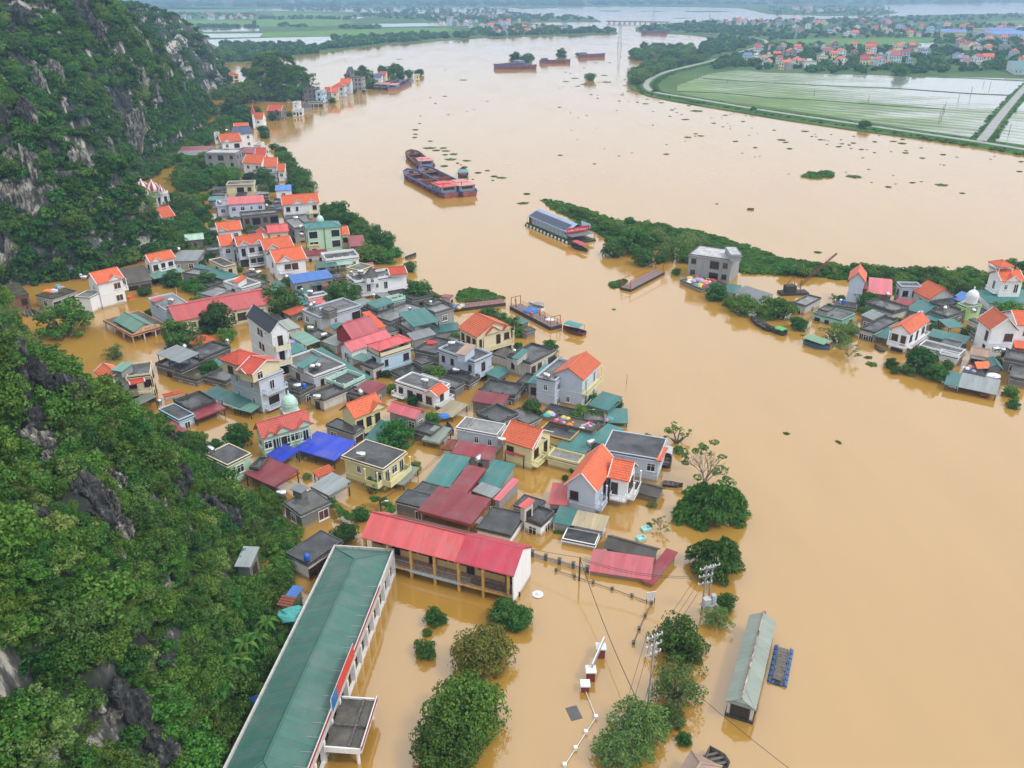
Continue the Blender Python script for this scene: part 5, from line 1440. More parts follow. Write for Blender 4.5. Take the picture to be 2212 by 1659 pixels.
# --- around the yellow house
H('mint green house with grey side wall and dark flat roof under the near hill', blk('02', (1775,612), (1962,707), (2165,602), 4.5, 'flat', 'M', 'fd', par=.15, pm=CREAMP, win={0:'-',1:'w'}), blk('12', (-90,740), (10,727), (140,640), 3.0, 'flat', 'K', 'fd'))
shed('large maroon carport in front of the mint green house', '12', (-95,772), (155,892), (368,762), 2.6, 'ma', skirt=.35)
H('dark flat-roofed house with white edge and maroon carport by the flooded lane', blk('02', (1490,152), (1640,227), (1875,147), 2.4, 'flat', 'W', 'fd', par=.5, fancy=True, pm=CONCD), blk('02', (1690,312), (1927,207), (1880,155), 1.7, 'sx', 'G', 'ma', open=True, skirt=.3), blk('02', (1355,222), (1545,312), (1690,262), 2.3, 'flat', 'B', 'fd', par=.2, win={1:'d'}))
shed('small maroon lean-to by the shrubs of the near hill', '02', (1480,462), (1612,402), (1500,335), 1.4, 'ma')
VIL = H('mint green villa with pink-red tile roofs, balconies and small dome',
  blk('12', (75,442), (540,352), (-85,387), 4.7, 'gx', 'M', 'tpk', d3=True, rise=2.2, trim=None, cross=[(0,.18,2.6),(0,.42,3.6),(0,.86,3.6)], win={3:'w',0:'wdgwwd'}, balc=[(0,.3,.55,1.2,1.2,4.4),(0,.72,1.,1.2,1.4,4.4)], balm=wmat('M'), railm=MINTP))
vp = UT('12', (300,255), 5.6)
q = MB(); q.box(-1.6, 1.6, -1.6, 1.6, -1.2, .9); q.obj('turret', wmat('DW'), VIL, VIL.matrix_basis.inverted() @ Matrix.Translation(vp) @ Matrix.Rotation(.5, 4, 'Z'))
dome(VIL, vp + Vector((0, 0, .9)), 1.45, [MINTP, MINTP], 1.25, 1.1, 14)
shed('bright blue canopy between the mint villa and the yellow house', '12', (390,552), (685,692), (810,527), 1.9, 'b2', skirt=.3)
shed('blue awning along the front of the mint villa', '12', (80,612), (225,672), (390,592), 1.9, 'b2')
H('low grey house with dark roof and small cream porch gable', blk('12', (608,352), (840,437), (930,375), 2.4, 'flat', 'G', 'fd', par=.15, win={0:'w-',1:'g'}, cross=[(1,.5,3.0)]))
H('yellow house with orange gable roof and teal window awning', blk('12', (850,297), (1120,197), (705,227), 4.6, 'gx', 'Y', 'tor', d3=True, rise=2.2, cross=[(0,.8,4.2)], win={0:'wdd',3:'-'}, balc=[(0,.2,1.,1.2,1.1)], trim=None, fm=BROWN), blk('12', (855,330), (1030,268), (990,232), 3.4, 'sx', 'Y', 'tl', zb=3.2, win=False))
shed('teal carport behind the round mango tree', '12', (950,472), (1080,502), (1190,350), 1.8, 'te')
H('grey house with faded pink-red gable roof on the flooded street', blk('12', (1120,234), (1385,304), (1490,240), 2.9, 'gx', 'G', 'pk', rise=1.3, trim=None, win={0:'-ww'}), blk('12', (1350,402), (1510,447), (1622,377), 1.8, 'flat', 'K', 'fd', win=False))
shed('faded green awning over the flooded street corner', '12', (1460,472), (1592,522), (1667,405), 1.5, 'pg', skirt=.4)
H('pale blue flat-roofed house with white coping by the flooded street', blk('12', (1725,377), (2080,442), (2160,347), 4.1, 'flat', 'LB', 'fl', par=.12, pm=WHITE, win={0:'-ss'}), blk('12', (1710,592), (2030,672), (2072,577), 2.2, 'sx', 'G', 'ma', rise=.6))
H('black flat roof behind the pale blue street house', blk('12', (1870,262), (2090,332), (2300,262), 3.2, 'flat', 'K', 'fd', par=.5, fancy=True))
H('little brown tiled hip roof at the street corner', blk('12', (1615,562), (1697,582), (1732,490), 2.3, 'hip', 'W', 'tbr'))
YEL = H('yellow house with dark flat roof and curved balconies in the middle of the flood',
  blk('12', (675,632), (1090,707), (1362,577), 4.8, 'flat', 'Y', 'fd', par=.12, pm=CREAMP, ov=.35, win={0:'-s-w',1:'dwd'}, balc=[(1,.0,1.,1.5,1.5,4.4),(0,.62,.98,1.5,1.4,4.4)], solid=True))
shed('faded green awning below the yellow house', '12', (1205,852), (1285,887), (1397,747), 1.2, 'pg')
H('large teal sheet-roofed house by the flooded street', blk('12', (1445,852), (1670,892), (1862,652), 2.1, 'sx', 'G', 'te', rise=.5))
H('maroon L-shaped sheet roof of the market hall', blk('12', (1425,1082), (1870,1227), (2005,1012), 2.6, 'sx', 'RD', 'ma', rise=.3, open=True, skirt=.5), blk('12', (1640,932), (1800,967), (1995,742), 2.7, 'sx', 'RD', 'ma', rise=.3), name='market_hall', cat='market hall')
H('mossy grey hut with split black flat roof beside the market hall', blk('12', (1210,1012), (1440,1072), (1532,962), 2.4, 'flat', 'K', 'fd', par=.1, win={0:'--d'}), blk('12', (1365,917), (1545,982), (1612,892), 2.2, 'flat', 'K', 'fd', par=.1, win=False))
H('teal roof with a patchwork tin canopy behind the market hall', blk('12', (1930,852), (2110,907), (2232,722), 2.0, 'sx', 'G', 'te'), blk('12', (1870,922), (2040,987), (2117,917), 2.2, 'sx', 'G', 'tin', open=True))
shed('narrow faded red sheet roof behind the market hall', '12', (2065,992), (2112,1022), (2262,852), 2.3, 'pk', opn=False)
H('white low house with black flat roof and red-roofed stair box', blk('12', (1940,1232), (2215,1332), (2290,1130), 2.2, 'flat', 'W', 'fd', par=.15, pm=CONCD, win={0:'-'}), blk('22', (100,1162), (250,1217), (370,1110), 2.3, 'flat', 'W', 'fd', par=.4, pm=CONCD, win={0:'w'}), blk('22', (50,1052), (110,1077), (205,1017), 4.9, 'sx', 'DW', 're', zb=2.2))
H('weathered grey house with stained flat roof and boarded windows below the hill', blk('12', (240,1022), (385,1137), (640,1017), 2.8, 'flat', 'K', 'fm', par=.1, win={0:'w',1:'-W'}), blk('12', (300,905), (390,950), (450,900), 4.2, 'sx', 'K', 'gr', zb=2.8, win=False))
shed('grey-green carport beside the weathered grey house', '12', (480,882), (630,970), (810,860), 2.4, 'tin', skirt=.5)
shed('orange tiled lean-to in the flood behind the weathered grey house', '12', (535,812), (675,747), (632,710), 1.4, 'tor')
H('dark flat-roofed house with white columns behind the long school', blk('12', (245,1462), (450,1552), (762,1352), 3.0, 'flat', 'W', 'fd', par=.1, pm=CONCD, win={1:'wdwdw',0:'-'}))
# --- right bank hamlet
GB = H('unfinished grey concrete house with white-washed roof on the right bank', blk('D', (1494,549), (1584,565), (1508,529), 7.3, 'flat', 'G', 'fw', d3=True, par=.25, win={0:'w-gw/w-gw',1:'-'}, fm=WOODG, balc=[]), blk('21', (1870,550), (1965,540), (1955,470), 9.2, 'flat', 'G', 'fw', zb=7.3, win=False, par=.1))
H('grey corrugated roof shed on the right bank landing', blk('21', (1935,857), (2150,942), (2232,897), 1.7, 'sx', 'K', 'gr', open=True))
shed('small teal roof below the unfinished concrete house', '21', (1825,860), (1940,882), (1977,822), 1.6, 'te')
H('tall grey house with orange gable and maroon lean-to on the right bank', blk('31', (705,762), (858,787), (846,705), 7.0, 'gy', 'LB', 'tor', rise=2.4, win={0:'-',3:'ss'}, trim=None), blk('31', (707,830), (857,838), (858,792), 4.8, 'sx', 'RD', 'ma', zb=2.0, win=False))
H('shed with dusty pink sheet roof on the right bank', blk('31', (860,872), (1067,892), (1072,790), 3.4, 'sx', 'BR', 'pk', rise=1.2))
H('pale grey flat-roofed house on the right bank', blk('31', (1145,827), (1312,822), (1292,785), 4.6, 'flat', 'LB', 'fd', win={0:'ww'}))
H('white house with broad plain orange gable roof on the right bank', blk('31', (1392,930), (1627,907), (1250,852), 3.6, 'gy', 'DW', 'tor', d3=True, rise=2.6, win={0:'-s-'}, trim=None))
H('low teal roof behind the flat grey terraces on the right bank', blk('31', (1200,1012), (1355,1062), (1452,992), 2.3, 'sx', 'K', 'te'))
H('teal roof strip beside the lime domed house', blk('31', (1345,1085), (1450,1118), (1545,1082), 2.0, 'sx', 'K', 'te'), blk('31', (1560,1177), (1690,1167), (1600,1105), 2.5, 'sx', 'K', 'te', open=True))
H('long teal roof in front of the lime domed house', blk('31', (1370,1242), (1700,1312), (1752,1262), 2.0, 'sx', 'K', 'te'))
H('dark flat roof with a white edge on the right bank', blk('31', (1400,952), (1490,992), (1662,962), 3.2, 'flat', 'DW', 'fd'))
H('shack with creased blue roof beside the lime domed house', blk('31', (1575,932), (1660,962), (1742,907), 3.2, 'sx', 'W', 'bl', rise=.9))
H('grey flat-roofed house with wet terrace by the crane', blk('31', (240,962), (335,1002), (432,922), 2.4, 'flat', 'DW', 'fl', win={0:'w',1:'w'}))
H('turquoise-fronted low house with grey flat roof on the right bank', blk('31', (385,1042), (640,1112), (757,1057), 2.0, 'flat', 'TQ', 'fm', par=.25, win={0:'wdw'}, pm=plain('turquoise_trim', (.25,.50,.44))), blk('31', (440,1010), (520,1035), (575,1000), 3.6, 'flat', 'G', 'fd', zb=2.0, win=False, par=.1))
H('flat grey house with black balustrade on the right bank', blk('31', (865,962), (1090,1052), (1192,1002), 2.6, 'flat', 'DW', 'fm', par=.5, fancy=True, pm=CONCD))
H('low flat house with green-edged parapet on the right bank', blk('31', (785,1182), (920,1217), (1132,1112), 2.4, 'flat', 'DW', 'fd', par=.4, win={0:'dwd'}))
shed('teal lean-to between the flat house and the little balconied villa', '31', (940,1237), (1050,1287), (1072,1200), 1.8, 'te')
H('little white villa with orange roof, painted gable and wrap-around balcony', blk('31', (1070,1182), (1240,1237), (1382,1112), 5.2, 'gy', 'W', 'tor', rise=1.7, win={0:'wd/g',1:'wdw'}, balc=[(0,-.05,1.05,1.7,1.1,4.9),(1,.0,1.,1.7,1.1)], fm=BROWN, trim=None))
H('long white-fronted low house with scrap on its flat roof', blk('31', (1305,1332), (1650,1422), (1702,1372), 2.3, 'flat', 'W', 'fm', win={0:'dwgw'}), blk('31', (1477,1400), (1642,1437), (1665,1405), 2.0, 'flat', 'W', 'fm', win={0:'w'}))
H('large plain white house with orange cross roof on the right bank', blk('D', (2141,713.6), (2202.3,714.8), (2109.5,688.6), 7.2, 'gy', 'W', 'tor', d3=True, rise=3.0, win={0:'-W/-d',3:'-d'}, fm=BROWN), blk('31', (2130,1160), (2330,1150), (2060,1045), 6.6, 'gx', 'W', 'tor', d3=True, rise=2.0))
H('small white house with tan gable roof below the large white house', blk('31', (1740,1402), (1910,1432), (1922,1367), 3.3, 'gx', 'W', 'tn2', rise=1.0, trim=None, win={0:'ww'}))
H('dark porch with teal gable below the large white house', blk('31', (1900,1522), (2037,1537), (2002,1470), 2.7, 'gy', 'K', 'te', rise=1.2, win={0:'w'}), blk('31', (1685,1560), (1880,1610), (1910,1530), 1.7, 'flat', 'K', 'fd'))
H('grey flat-roofed rows at the edge of the right bank hamlet', blk('31', (2045,1442), (2232,1482), (2242,1400), 3.0, 'flat', 'K', 'fm'), blk('31', (2100,1602), (2252,1642), (2262,1500), 2.0, 'flat', 'K', 'fm'))
H('landing stage with teal and tin roofs below the right bank hamlet', blk('31', (1525,1660), (1645,1685), (1667,1580), 1.5, 'sx', 'G', 'te', open=True, rise=.4), blk('32', (1645,22), (1982,97), (2002,-20), 1.5, 'sx', 'G', 'tin', open=True, rise=.4), name='landing_stage', cat='landing')
H('long white warehouse with teal roof on the right bank', blk('31', (1905,962), (2330,957), (1785,882), 3.2, 'sx', 'W', 'te', d3=True, rise=1.2, win=False), name='warehouse', cat='warehouse')
H('tall white house with orange roofs and rooftop pavilion on the right bank', blk('31', (2010,777), (2200,767), (1920,702), 8.2, 'gx', 'W', 'tor', d3=True, rise=2.0, cross=[(0,.5,4)], win={0:'sd/s-',3:'d/d'}, balc=[(3,.2,.9,4.5,1.1),(3,.2,.9,1.0,1.1)]), blk('31', (2000,690), (2105,682), (1925,640), 9.4, 'flat', 'W', 'fm', d3=True, zb=8.0, par=.6, win=False), blk('31', (2000,652), (2122,642), (1913,605), 11.4, 'hip', 'W', 'tor', d3=True, open=True, zb=9.4, postm=WHITE))
LD = H('small lime green house with white dome on the right bank', blk('31', (1665,967), (1722,1008), (1820,977), 4.2, 'flat', 'LM', 'fm', par=.15, win={0:'-'}), blk('31', (1445,1042), (1560,1102), (1667,1032), 2.8, 'flat', 'K', 'fm', par=.5))
dome(LD, UT('31', (1755,955), 4.2), 1.5, [WHITE, WHITE], 1.15, 1.6, 14)
H('orange-walled annex at the foot of the large white house', blk('31', (2120,1345), (2230,1350), (2240,1305), 2.2, 'sx', 'RD', 'or_', rise=.5))
# --- the two schools in the foreground
S1 = blk('12', (900,1327), (2225,1662), (2390,1408), 5.2, 'gx', 'O', 're', rise=2.2, trim=None, ov=.3, win=False)
SCH = H('yellow two-storey school block with long red sheet roof standing in the flood', S1, name='school', cat='school')
# carve the corridor: walls are set back, gallery slab and columns stand in front
for ch in list(SCH.children):
    if ch.name.startswith('wall'): bpy.data.objects.remove(ch, do_unlink=True)
Mr = place(SCH, S1); w, d = S1['w'], S1['d']
q = MB(); y0 = 2.3
q.box(.3, w-.3, y0, d-.3, -1.5, 5.15)
q.poly([(w-.3, y0, 5.15), (w-.3, d-.3, 5.15), (w-.3, d/2, 7.2)]); q.poly([(.3, y0, 5.15), (.3, d/2, 7.2), (.3, d-.3, 5.15)])
q.obj('wall', wmat('O'), SCH, Mr)
q = MB(); q.box(w-.30, w-.12, .2, d-.2, -1.5, 5.1); q.poly([(w-.12, .2, 5.1), (w-.12, d-.2, 5.1), (w-.12, d/2, 7.25)]); q.obj('end_wall', wmat('W'), SCH, Mr)
q = MB(); q.box(.3, w-.3, .2, y0-.004, 1.55, 1.80); q.obj('gallery', plain('gallery_tiles', (.36,.25,.18), .7, var=.25), SCH, Mr)
q = MB(); q.box(.3, w-.3, .15, .27, 1.15, 1.54); q.obj('gallery_beam', YELP, SCH, Mr)
nc = 7
for i in range(nc):
    x = .5 + (w-1.4)*i/(nc-1)
    q = MB(); q.box(x-.19, x+.19, .10, .48, -1.5, 5.1); q.obj('column', YELP, SCH, Mr)
q = MB()
q.bar((.5, .3, 2.65), (w*.72, .3, 2.65), .035, n=5)
for i in range(60): q.bar((.5+(w*.72-.5)*i/59, .3, 1.8), (.5+(w*.72-.5)*i/59, .3, 2.65), .012)
q.obj('railing', plain('faded_rail', (.35,.34,.33)), SCH, Mr)
q = MB(); q.bar((w*.73, .3, 2.75), (w-.4, .3, 2.75), .04, n=5); q.bar((w*.73, .3, 1.95), (w-.4, .3, 1.95), .03, n=5)
for i in range(46): q.bar((w*.73+(w*.27-.4)*i/45, .3, 1.85), (w*.73+(w*.27-.4)*i/45, .3, 2.75), .022)
q.obj('railing', DARKM, SCH, Mr)
Ms = Matrix.Translation((0, y0, 0))
for i, ch in enumerate('wsdwswdwswdswwd'):
    x = 1.5 + (w-3)*i/14
    if ch == 'w': add_window(SCH, Mr @ Ms, x, 3.5, 1.5, .9, 'open', BROWN)
    elif ch == 's': add_window(SCH, Mr @ Ms, x, 3.5, .6, .9, 'open', BROWN)
    else: add_window(SCH, Mr @ Ms, x, 2.9, 1.1, 2.2, 'door', BROWN)
    if i % 2 == 0: add_window(SCH, Mr @ Ms, x+.8, .35, 1.4, .7, 'open', BROWN)
q = MB(); q.box(w*.32, w*.66, .02, .08, 1.15, 1.75); bn = q.obj('banner', plain('pale_blue_banner', (.34,.44,.50), .5), SCH, Mr)
text_part('lettering', 'THI ĐUA XÂY DỰNG TRƯỜNG HỌC THÂN THIỆN HỌC SINH TÍCH CỰC', .40, WHITE, bn, Matrix.Translation((w*.49, .012, 1.42)) @ Matrix.Rotation(math.pi/2, 4, 'X'), depth=.004)
q = MB(); slope(q, (w*.64, -.06, 5.30), (w+.05, -.06, 5.30), (w+.05, d/2, 7.55), (w*.64, d/2, 7.55), False, .05); slope(q, (w+.05, d+.06, 5.30), (w*.64, d+.06, 5.30), (w*.64, d/2, 7.55), (w+.05, d/2, 7.55), False, .05)
q.obj('newer_roof_sheets', sheet_mat('deep_red', (.50,.045,.075), 0), SCH, Mr)
q = MB(); slope(q, (w-1.8, d+.05, 5.24), (w*.10, d+.05, 5.24), (w*.10, d/2+.2, 7.38), (w*.64, d/2+.2, 7.38), False, .04)
q.obj('rusted_back_sheets', sheet_mat('rust_brown', (.16,.045,.04), 0), SCH, Mr)

S2 = blk('D', (627,1750), (848,1191), (725.5,1184.5), 3.9, 'hip', 'W', 'tl', ov=.7, win=False, rise=1.5)
LS = H('long white school block with green sheet hip roof behind a red-lettered parapet', S2, name='school', cat='school')
Mr = place(LS, S2); w, d = S2['w'], S2['d']
q = MB(); t = .22
q.box(-.02, w+.2, -.35, -.1, 3.1, 4.35); q.box(w+.02, w+.25, -.1, d+.2, 3.1, 4.3); q.box(-.02, w+.2, d+.05, d+.28, 3.1, 4.25)
q.box(-.02, w+.02, -.1, .1, 3.5, 3.7); q.box(-.02, w+.02, d-.1, d+.05, 3.5, 3.7)
q.obj('parapet', wmat('DW'), LS, Mr)
n = 14
for i in range(n+1):
    x = .3 + (w-.6)*i/n
    q = MB(); q.box(x-.22, x+.22, -.42, .2, -1.5, 3.1); q.obj('column', WHITE, LS, Mr)
    if i < n:
        q = MB(); q.box(x+.45, x+w/n-.5, .52, .72, -.6, 2.2); q.obj('opening', GLASS, LS, Mr)
        q = MB(); q.box(x+.22, x+w/n-.22, -.30, .1, -.05, .28); q.obj('gallery_edge', WHITE, LS, Mr)
q = MB(); q.box(w*.0, w*.80, -.43, -.36, 4.36, 4.78); q.box(0, w*.8, -.46, -.425, 4.33, 4.40); bn = q.obj('slogan_board', plain('crimson_board', (.42,.03,.05), .5), LS, Mr)
q = MB(); q.box(0, w*.8, -.425, -.36, 4.785, 4.84); q.obj('board_edge', WHITE, LS, Mr)
q = MB(); q.box(w*.34, w*.50, -.50, -.44, 4.2, 6.1); sb_ = q.obj('red_sign', plain('scarlet_sign', (.70,.05,.04), .45), LS, Mr)
q = MB(); q.box(w*.29, w*.34-.01, -.50, -.44, 4.2, 5.9); q.obj('blue_sign', plain('azure_sign', (.03,.16,.42), .45), LS, Mr)
q = MB(); q.box(w*.29, w*.50, -.45, -.42, 6.11, 6.18); q.box(w*.29-.08, w*.29-.01, -.5, -.42, 4.2, 6.1); q.obj('sign_frame', WHITE, LS, Mr)
q = MB()
for i in range(18):
    x = w*.02 + w*.78*i/17; q.bar((x, -.4, 4.4), (x, 1.6, 4.35), .018, n=3)
q.obj('sign_stays', plain('grey_wire', (.40,.41,.42)), LS, Mr)
PC = blk('13', (590,1482), (895,1502), (1032,1077), 2.5, 'flat', 'DW', 'fm', par=.35, open=True, win=False, pm=CONCD)
rel = place(LS, PC)
w2, d2 = PC['w'], PC['d']
q = MB(); q.box(0, w2, 0, d2, 2.15, 2.5); q.obj('porch_roof', flat_mat('porch', (.035,.033,.028), (.16,.145,.11)), LS, rel)
q = MB(); q.box(-.05, w2+.05, -.18, 0, 2.0, 2.78); q.box(-.05, w2, d2, d2+.18, 2.0, 2.75); q.box(w2, w2+.2, 0, d2, 2.0, 2.70); q.obj('porch_edge', WHITE, LS, rel)
q = MB(); q.box(.1, w2-.1, d2*.42, d2*.42+.25, 2.504, 2.78); q.box(w2-1.4, w2-1.15, .1, d2-.1, 2.504, 2.72); q.obj('porch_kerb', CONCD, LS, rel)
q = MB(); q.box(w2+.2, w2+.27, -.1, d2+.1, 2.55, 3.15); q.obj('porch_sign', plain('crimson_board', (.42,.03,.05)), LS, rel)
q = MB(); q.box(w2+.19, w2+.28, -.1, d2+.1, 3.155, 3.21); q.obj('board_edge', WHITE, LS, rel)
for yy in (.4, d2-.4):
    q = MB(); q.lathe([(.22, -1.5), (.22, 2.0)], w2-.4, yy, 12); q.obj('column', WHITE, LS, rel)

# --- rooftop tanks
for t, x, y, z, k, wh in [('01',1545,515,3.2,'h','the long low grey house'),('01',730,765,4.8,'h','the annex of the white house below the hill'),('01',705,750,4.8,'v','the annex of the white house below the hill'),
 ('01',1480,965,5.4,'h','the blank pale blue house'),('01',1600,1365,2.6,'h','the dark shop row'),('01',1970,1325,9,'v','the tall grey house'),('01',1900,110,4.4,'h','the lilac house'),('01',2180,700,3.4,'h','the white house with the orange lean-to'),
 ('11',345,245,5.2,'h','the grey flat block'),('11',390,320,5.2,'h','the grey flat block edge'),('11',400,390,5.0,'h','the green house wing'),('11',825,725,5.0,'v','the ornate white house'),('11',905,715,5.0,'h','the ornate white house'),
 ('11',400,875,2.6,'v','the low flat house'),('11',470,890,2.6,'h','the low flat house'),('11',478,1005,3.6,'h','the pale flat house'),('11',505,990,3.6,'v','the pale flat house'),('11',565,1045,3.6,'h','the pale flat house beside its stair box'),
 ('11',1020,915,2.4,'h','the dark concrete house'),('11',25,720,5,'h','the arcaded villa'),('11',265,755,3.9,'h','the blue-roofed house'),('11',475,1205,2.4,'h','the mossy shed'),('11',590,1265,2.4,'h','the pale green shed'),
 ('11',480,1540,3.2,'h','the low pale blue house'),('11',535,1530,3.2,'h','the low pale blue house near its corner'),('11',1690,1340,5.2,'h','the long pale blue house'),('11',1730,1570,1.8,'h','the black balustraded roof'),('11',1510,985,5.4,'v','the grey block house'),('11',1330,1040,3,'v','the bare concrete roof'),
 ('21',20,1410,4,'v','the dirty white riverside house'),('21',300,1620,6.2,'h','the tall riverside house'),('02',1825,600,4.7,'h','the mint green house'),('02',1385,190,2.5,'v','the dark house with the maroon carport'),
 ('12',910,650,5.0,'h','the yellow house'),('12',225,985,3.0,'h','the weathered grey house'),('12',445,1540,3.1,'b','the white-columned house'),('12',1925,680,2.3,'h','the market lane house'),('12',2125,520,3.6,'h','the cream corner house'),('12',360,50,2.5,'h','the tattered roof'),('12',420,50,2.5,'b','the tattered roof'),
 ('12',530,145,2.3,'h','the low grey house'),('22',680,540,2.2,'h','the blue-grey riverside house'),('31',730,790,4.9,'v','the tall grey house on the right bank'),('31',625,970,2.2,'v','the turquoise house'),('31',645,975,2.2,'b','the turquoise house'),('31',1030,910,3.3,'h','the flat grey house'),('31',1310,1075,5,'h','the little balconied villa'),
 ('31',1525,1030,2.9,'h','the lime domed house terrace'),('31',1770,1050,2.9,'h','the lime domed house'),('31',1785,1045,2.9,'b','the lime domed house'),('31',1965,1385,2.6,'h','the small white house with the tan roof'),('31',2020,1390,2.6,'h','the porch roof of the right bank'),('00',1960,1140,9,'h','the far orange-roofed house'),('11',95,135,3,'h','the lane by the riverside house'),('12',905,100,2.1,'h','the maroon-roofed house'),('12',1460,5,3.8,'h','the white street house')]:
    tank(t, x, y, z, k, wh)

# --- outbuildings that fill the yards between the houses
FOOT = []
def footprint(o):
    for ch in o.children:
        if ch.name.split('.')[0] in ('roof', 'porch_roof'):
            M = o.matrix_basis @ ch.matrix_basis
            bb = [M @ Vector(c_) for c_ in ch.bound_box]
            loc = [Vector(c_) for c_ in ch.bound_box]
            w_, d_ = loc[6].x-loc[0].x, loc[6].y-loc[0].y
            ct = M @ ((loc[0]+loc[6])/2)
            FOOT.append((ct.x, ct.y, math.atan2(M[1][0], M[0][0]), w_/2, d_/2))
for o in list(bpy.data.objects):
    if o.parent is None and o.type == 'EMPTY' and o.get('category'): footprint(o)
def clash(x, y, a, hw, hd, gap):
    ca, sa = math.cos(a), math.sin(a)
    P = [(x+ca*i*hw-sa*j*hd, y+sa*i*hw+ca*j*hd) for i in (-1,-.5,0,.5,1) for j in (-1,-.5,0,.5,1)]
    for fx, fy, fa, fw, fd_ in FOOT:
        if abs(fx-x)+abs(fy-y) > 60: continue
        c_, s_ = math.cos(-fa), math.sin(-fa)
        for px, py in P:
            lx, ly = c_*(px-fx)-s_*(py-fy), s_*(px-fx)+c_*(py-fy)
            if abs(lx) < fw+gap and abs(ly) < fd_+gap: return True
        c_, s_ = math.cos(-a), math.sin(-a)
        for i in (-1,-.5,0,.5,1):
            for j in (-1,-.5,0,.5,1):
                px = fx+math.cos(fa)*i*fw-math.sin(fa)*j*fd_; py = fy+math.sin(fa)*i*fw+math.cos(fa)*j*fd_
                lx, ly = c_*(px-x)-s_*(py-y), s_*(px-x)+c_*(py-y)
                if abs(lx) < hw+gap and abs(ly) < hd+gap: return True
    return False
LANES = [[U(*p) for p in L] for L in ([(885,1085),(963,945),(1003,890),(1030,820),(1045,780)], [(560,890),(700,900),(740,930),(700,1010)], [(600,480),(640,540),(660,620)], [(1080,1040),(1150,1060),(1180,1000)], [(330,760),(400,830),(420,930)], [(740,1000),(760,1080),(840,1120)])]
def lane_near(x, y, r):
    for L in LANES:
        for a_, b_ in zip(L[:-1], L[1:]):
            v = b_-a_; t_ = max(0, min(1, ((x-a_.x)*v.x+(y-a_.y)*v.y)/(v.x*v.x+v.y*v.y)))
            if math.hypot(x-a_.x-v.x*t_, y-a_.y-v.y*t_) < r: return True
    return False
def short_name(l):
    for s_ in (' with ', ' and ', ' under ', ' behind ', ' in ', ' on ', ' beside ', ' below ', ' of ', ' between ', ' at ', ' half ', ' by ', ' rising ', ' facing ', ' above ', ' among ', ' standing ', ' over ', ' near ', ' wedged ', ' stepping ', ', '):
        if s_ in l: l = l.split(s_)[0]
    return ' '.join(l.split()[:7])
OWN = [(o.location.copy(), o['label'], o.matrix_basis.to_euler().z) for o in bpy.data.objects if o.parent is None and o.get('category') in ('house', 'school', 'shed')]
def infill(poly, tries, seed, maxn):
    rs = random.Random(seed); n = 0
    for (px, py) in poly_points(poly, tries, seed):
        if n >= maxn: break
        g = U(px, py, 1.5)
        hw, hd = rs.uniform(1.6, 4.0), rs.uniform(1.5, 3.2)
        near = min(OWN, key=lambda h: (h[0].xy-g.xy).length)
        a = near[2] + rs.choice((0, math.pi/2))
        if lane_near(g.x, g.y, 4.5) or clash(g.x, g.y, a, hw, hd, .25): continue
        z = rs.uniform(1.1, 2.7); M = Matrix.Translation((g.x-math.cos(a)*hw+math.sin(a)*hd, g.y-math.sin(a)*hw-math.cos(a)*hd, 0)) @ Matrix.Rotation(a, 4, 'Z')
        kind = rs.choices(['fd', 'te', 'gr', 'ma', 'pg', 'fm', 'tor'], [9, 4, 2, 1.5, 2, 5, .5])[0]
        nm = {'fd': 'black flat', 'fm': 'stained flat', 'te': 'teal sheet', 'gr': 'grey sheet', 'ma': 'maroon sheet', 'pg': 'faded green sheet', 'tor': 'orange tile'}[kind]
        b = dict(M=M, w=2*hw, d=2*hd, z=z, roof='flat' if kind in ('fd', 'fm') else 'sx', wall=rs.choice(['K', 'K', 'G', 'DW']), rc=kind, rise=.5, par=rs.choice((.1, .3, .5)))
        house('low outbuilding with %s roof beside the %s' % (nm, short_name(near[1])), b, name='outbuilding', cat='outbuilding', group='yard outbuildings')
        FOOT.append((g.x, g.y, a, hw, hd)); n += 1
infill([(460,400),(560,400),(640,440),(700,480),(760,540),(800,580),(960,650),(1000,720),(1090,760),(1180,800),(1280,850),(1320,930),(1240,940),(1130,900),(1080,900),(960,860),(880,830),(780,800),(700,860),(620,850),(640,780),(600,700),(560,690),(450,650),(430,600),(440,520),(470,480)], 2600, 77, 88)
infill([(910,940),(1010,960),(1230,920),(1330,930),(1220,1000),(1210,1080),(1100,1120),(1000,1090),(930,1060)], 500, 78, 22)
infill([(1760,650),(1850,640),(2000,650),(2140,650),(2212,760),(2120,800),(2000,750),(1900,720)], 800, 79, 30)
infill([(360,700),(440,740),(500,760),(480,860),(420,850),(360,790)], 200, 80, 8)

# ------------------------------------------------------------------ trees one can count
def limb_mesh(seed, mat, n=6):
    rs = random.Random(seed); b = MB()
    b.bar((0,0,-2.4), (.03,.02,-.6), .11, n=7, r2=.085)
    for k in range(n):
        a = k*6.283/n + rs.uniform(-.4,.4); l = rs.uniform(.5,.8); z1 = rs.uniform(.0,.55)
        p1 = Vector((.03,.02,-.62)); p2 = Vector((math.cos(a)*l*.5, math.sin(a)*l*.5, -.62+(z1+.62)*.55)); p3 = Vector((math.cos(a)*l, math.sin(a)*l, z1))
        b.bar(p1, p2, .06, n=5, r2=.035); b.bar(p2, p3, .035, n=4, r2=.012)
        q = p2 + Vector((rs.uniform(-.3,.3), rs.uniform(-.3,.3), rs.uniform(.2,.45))); b.bar(p2, q, .028, n=4, r2=.01)
    return b.mesh('trunk', mat)
TRUNKS = [limb_mesh(i, BARK) for i in range(3)]
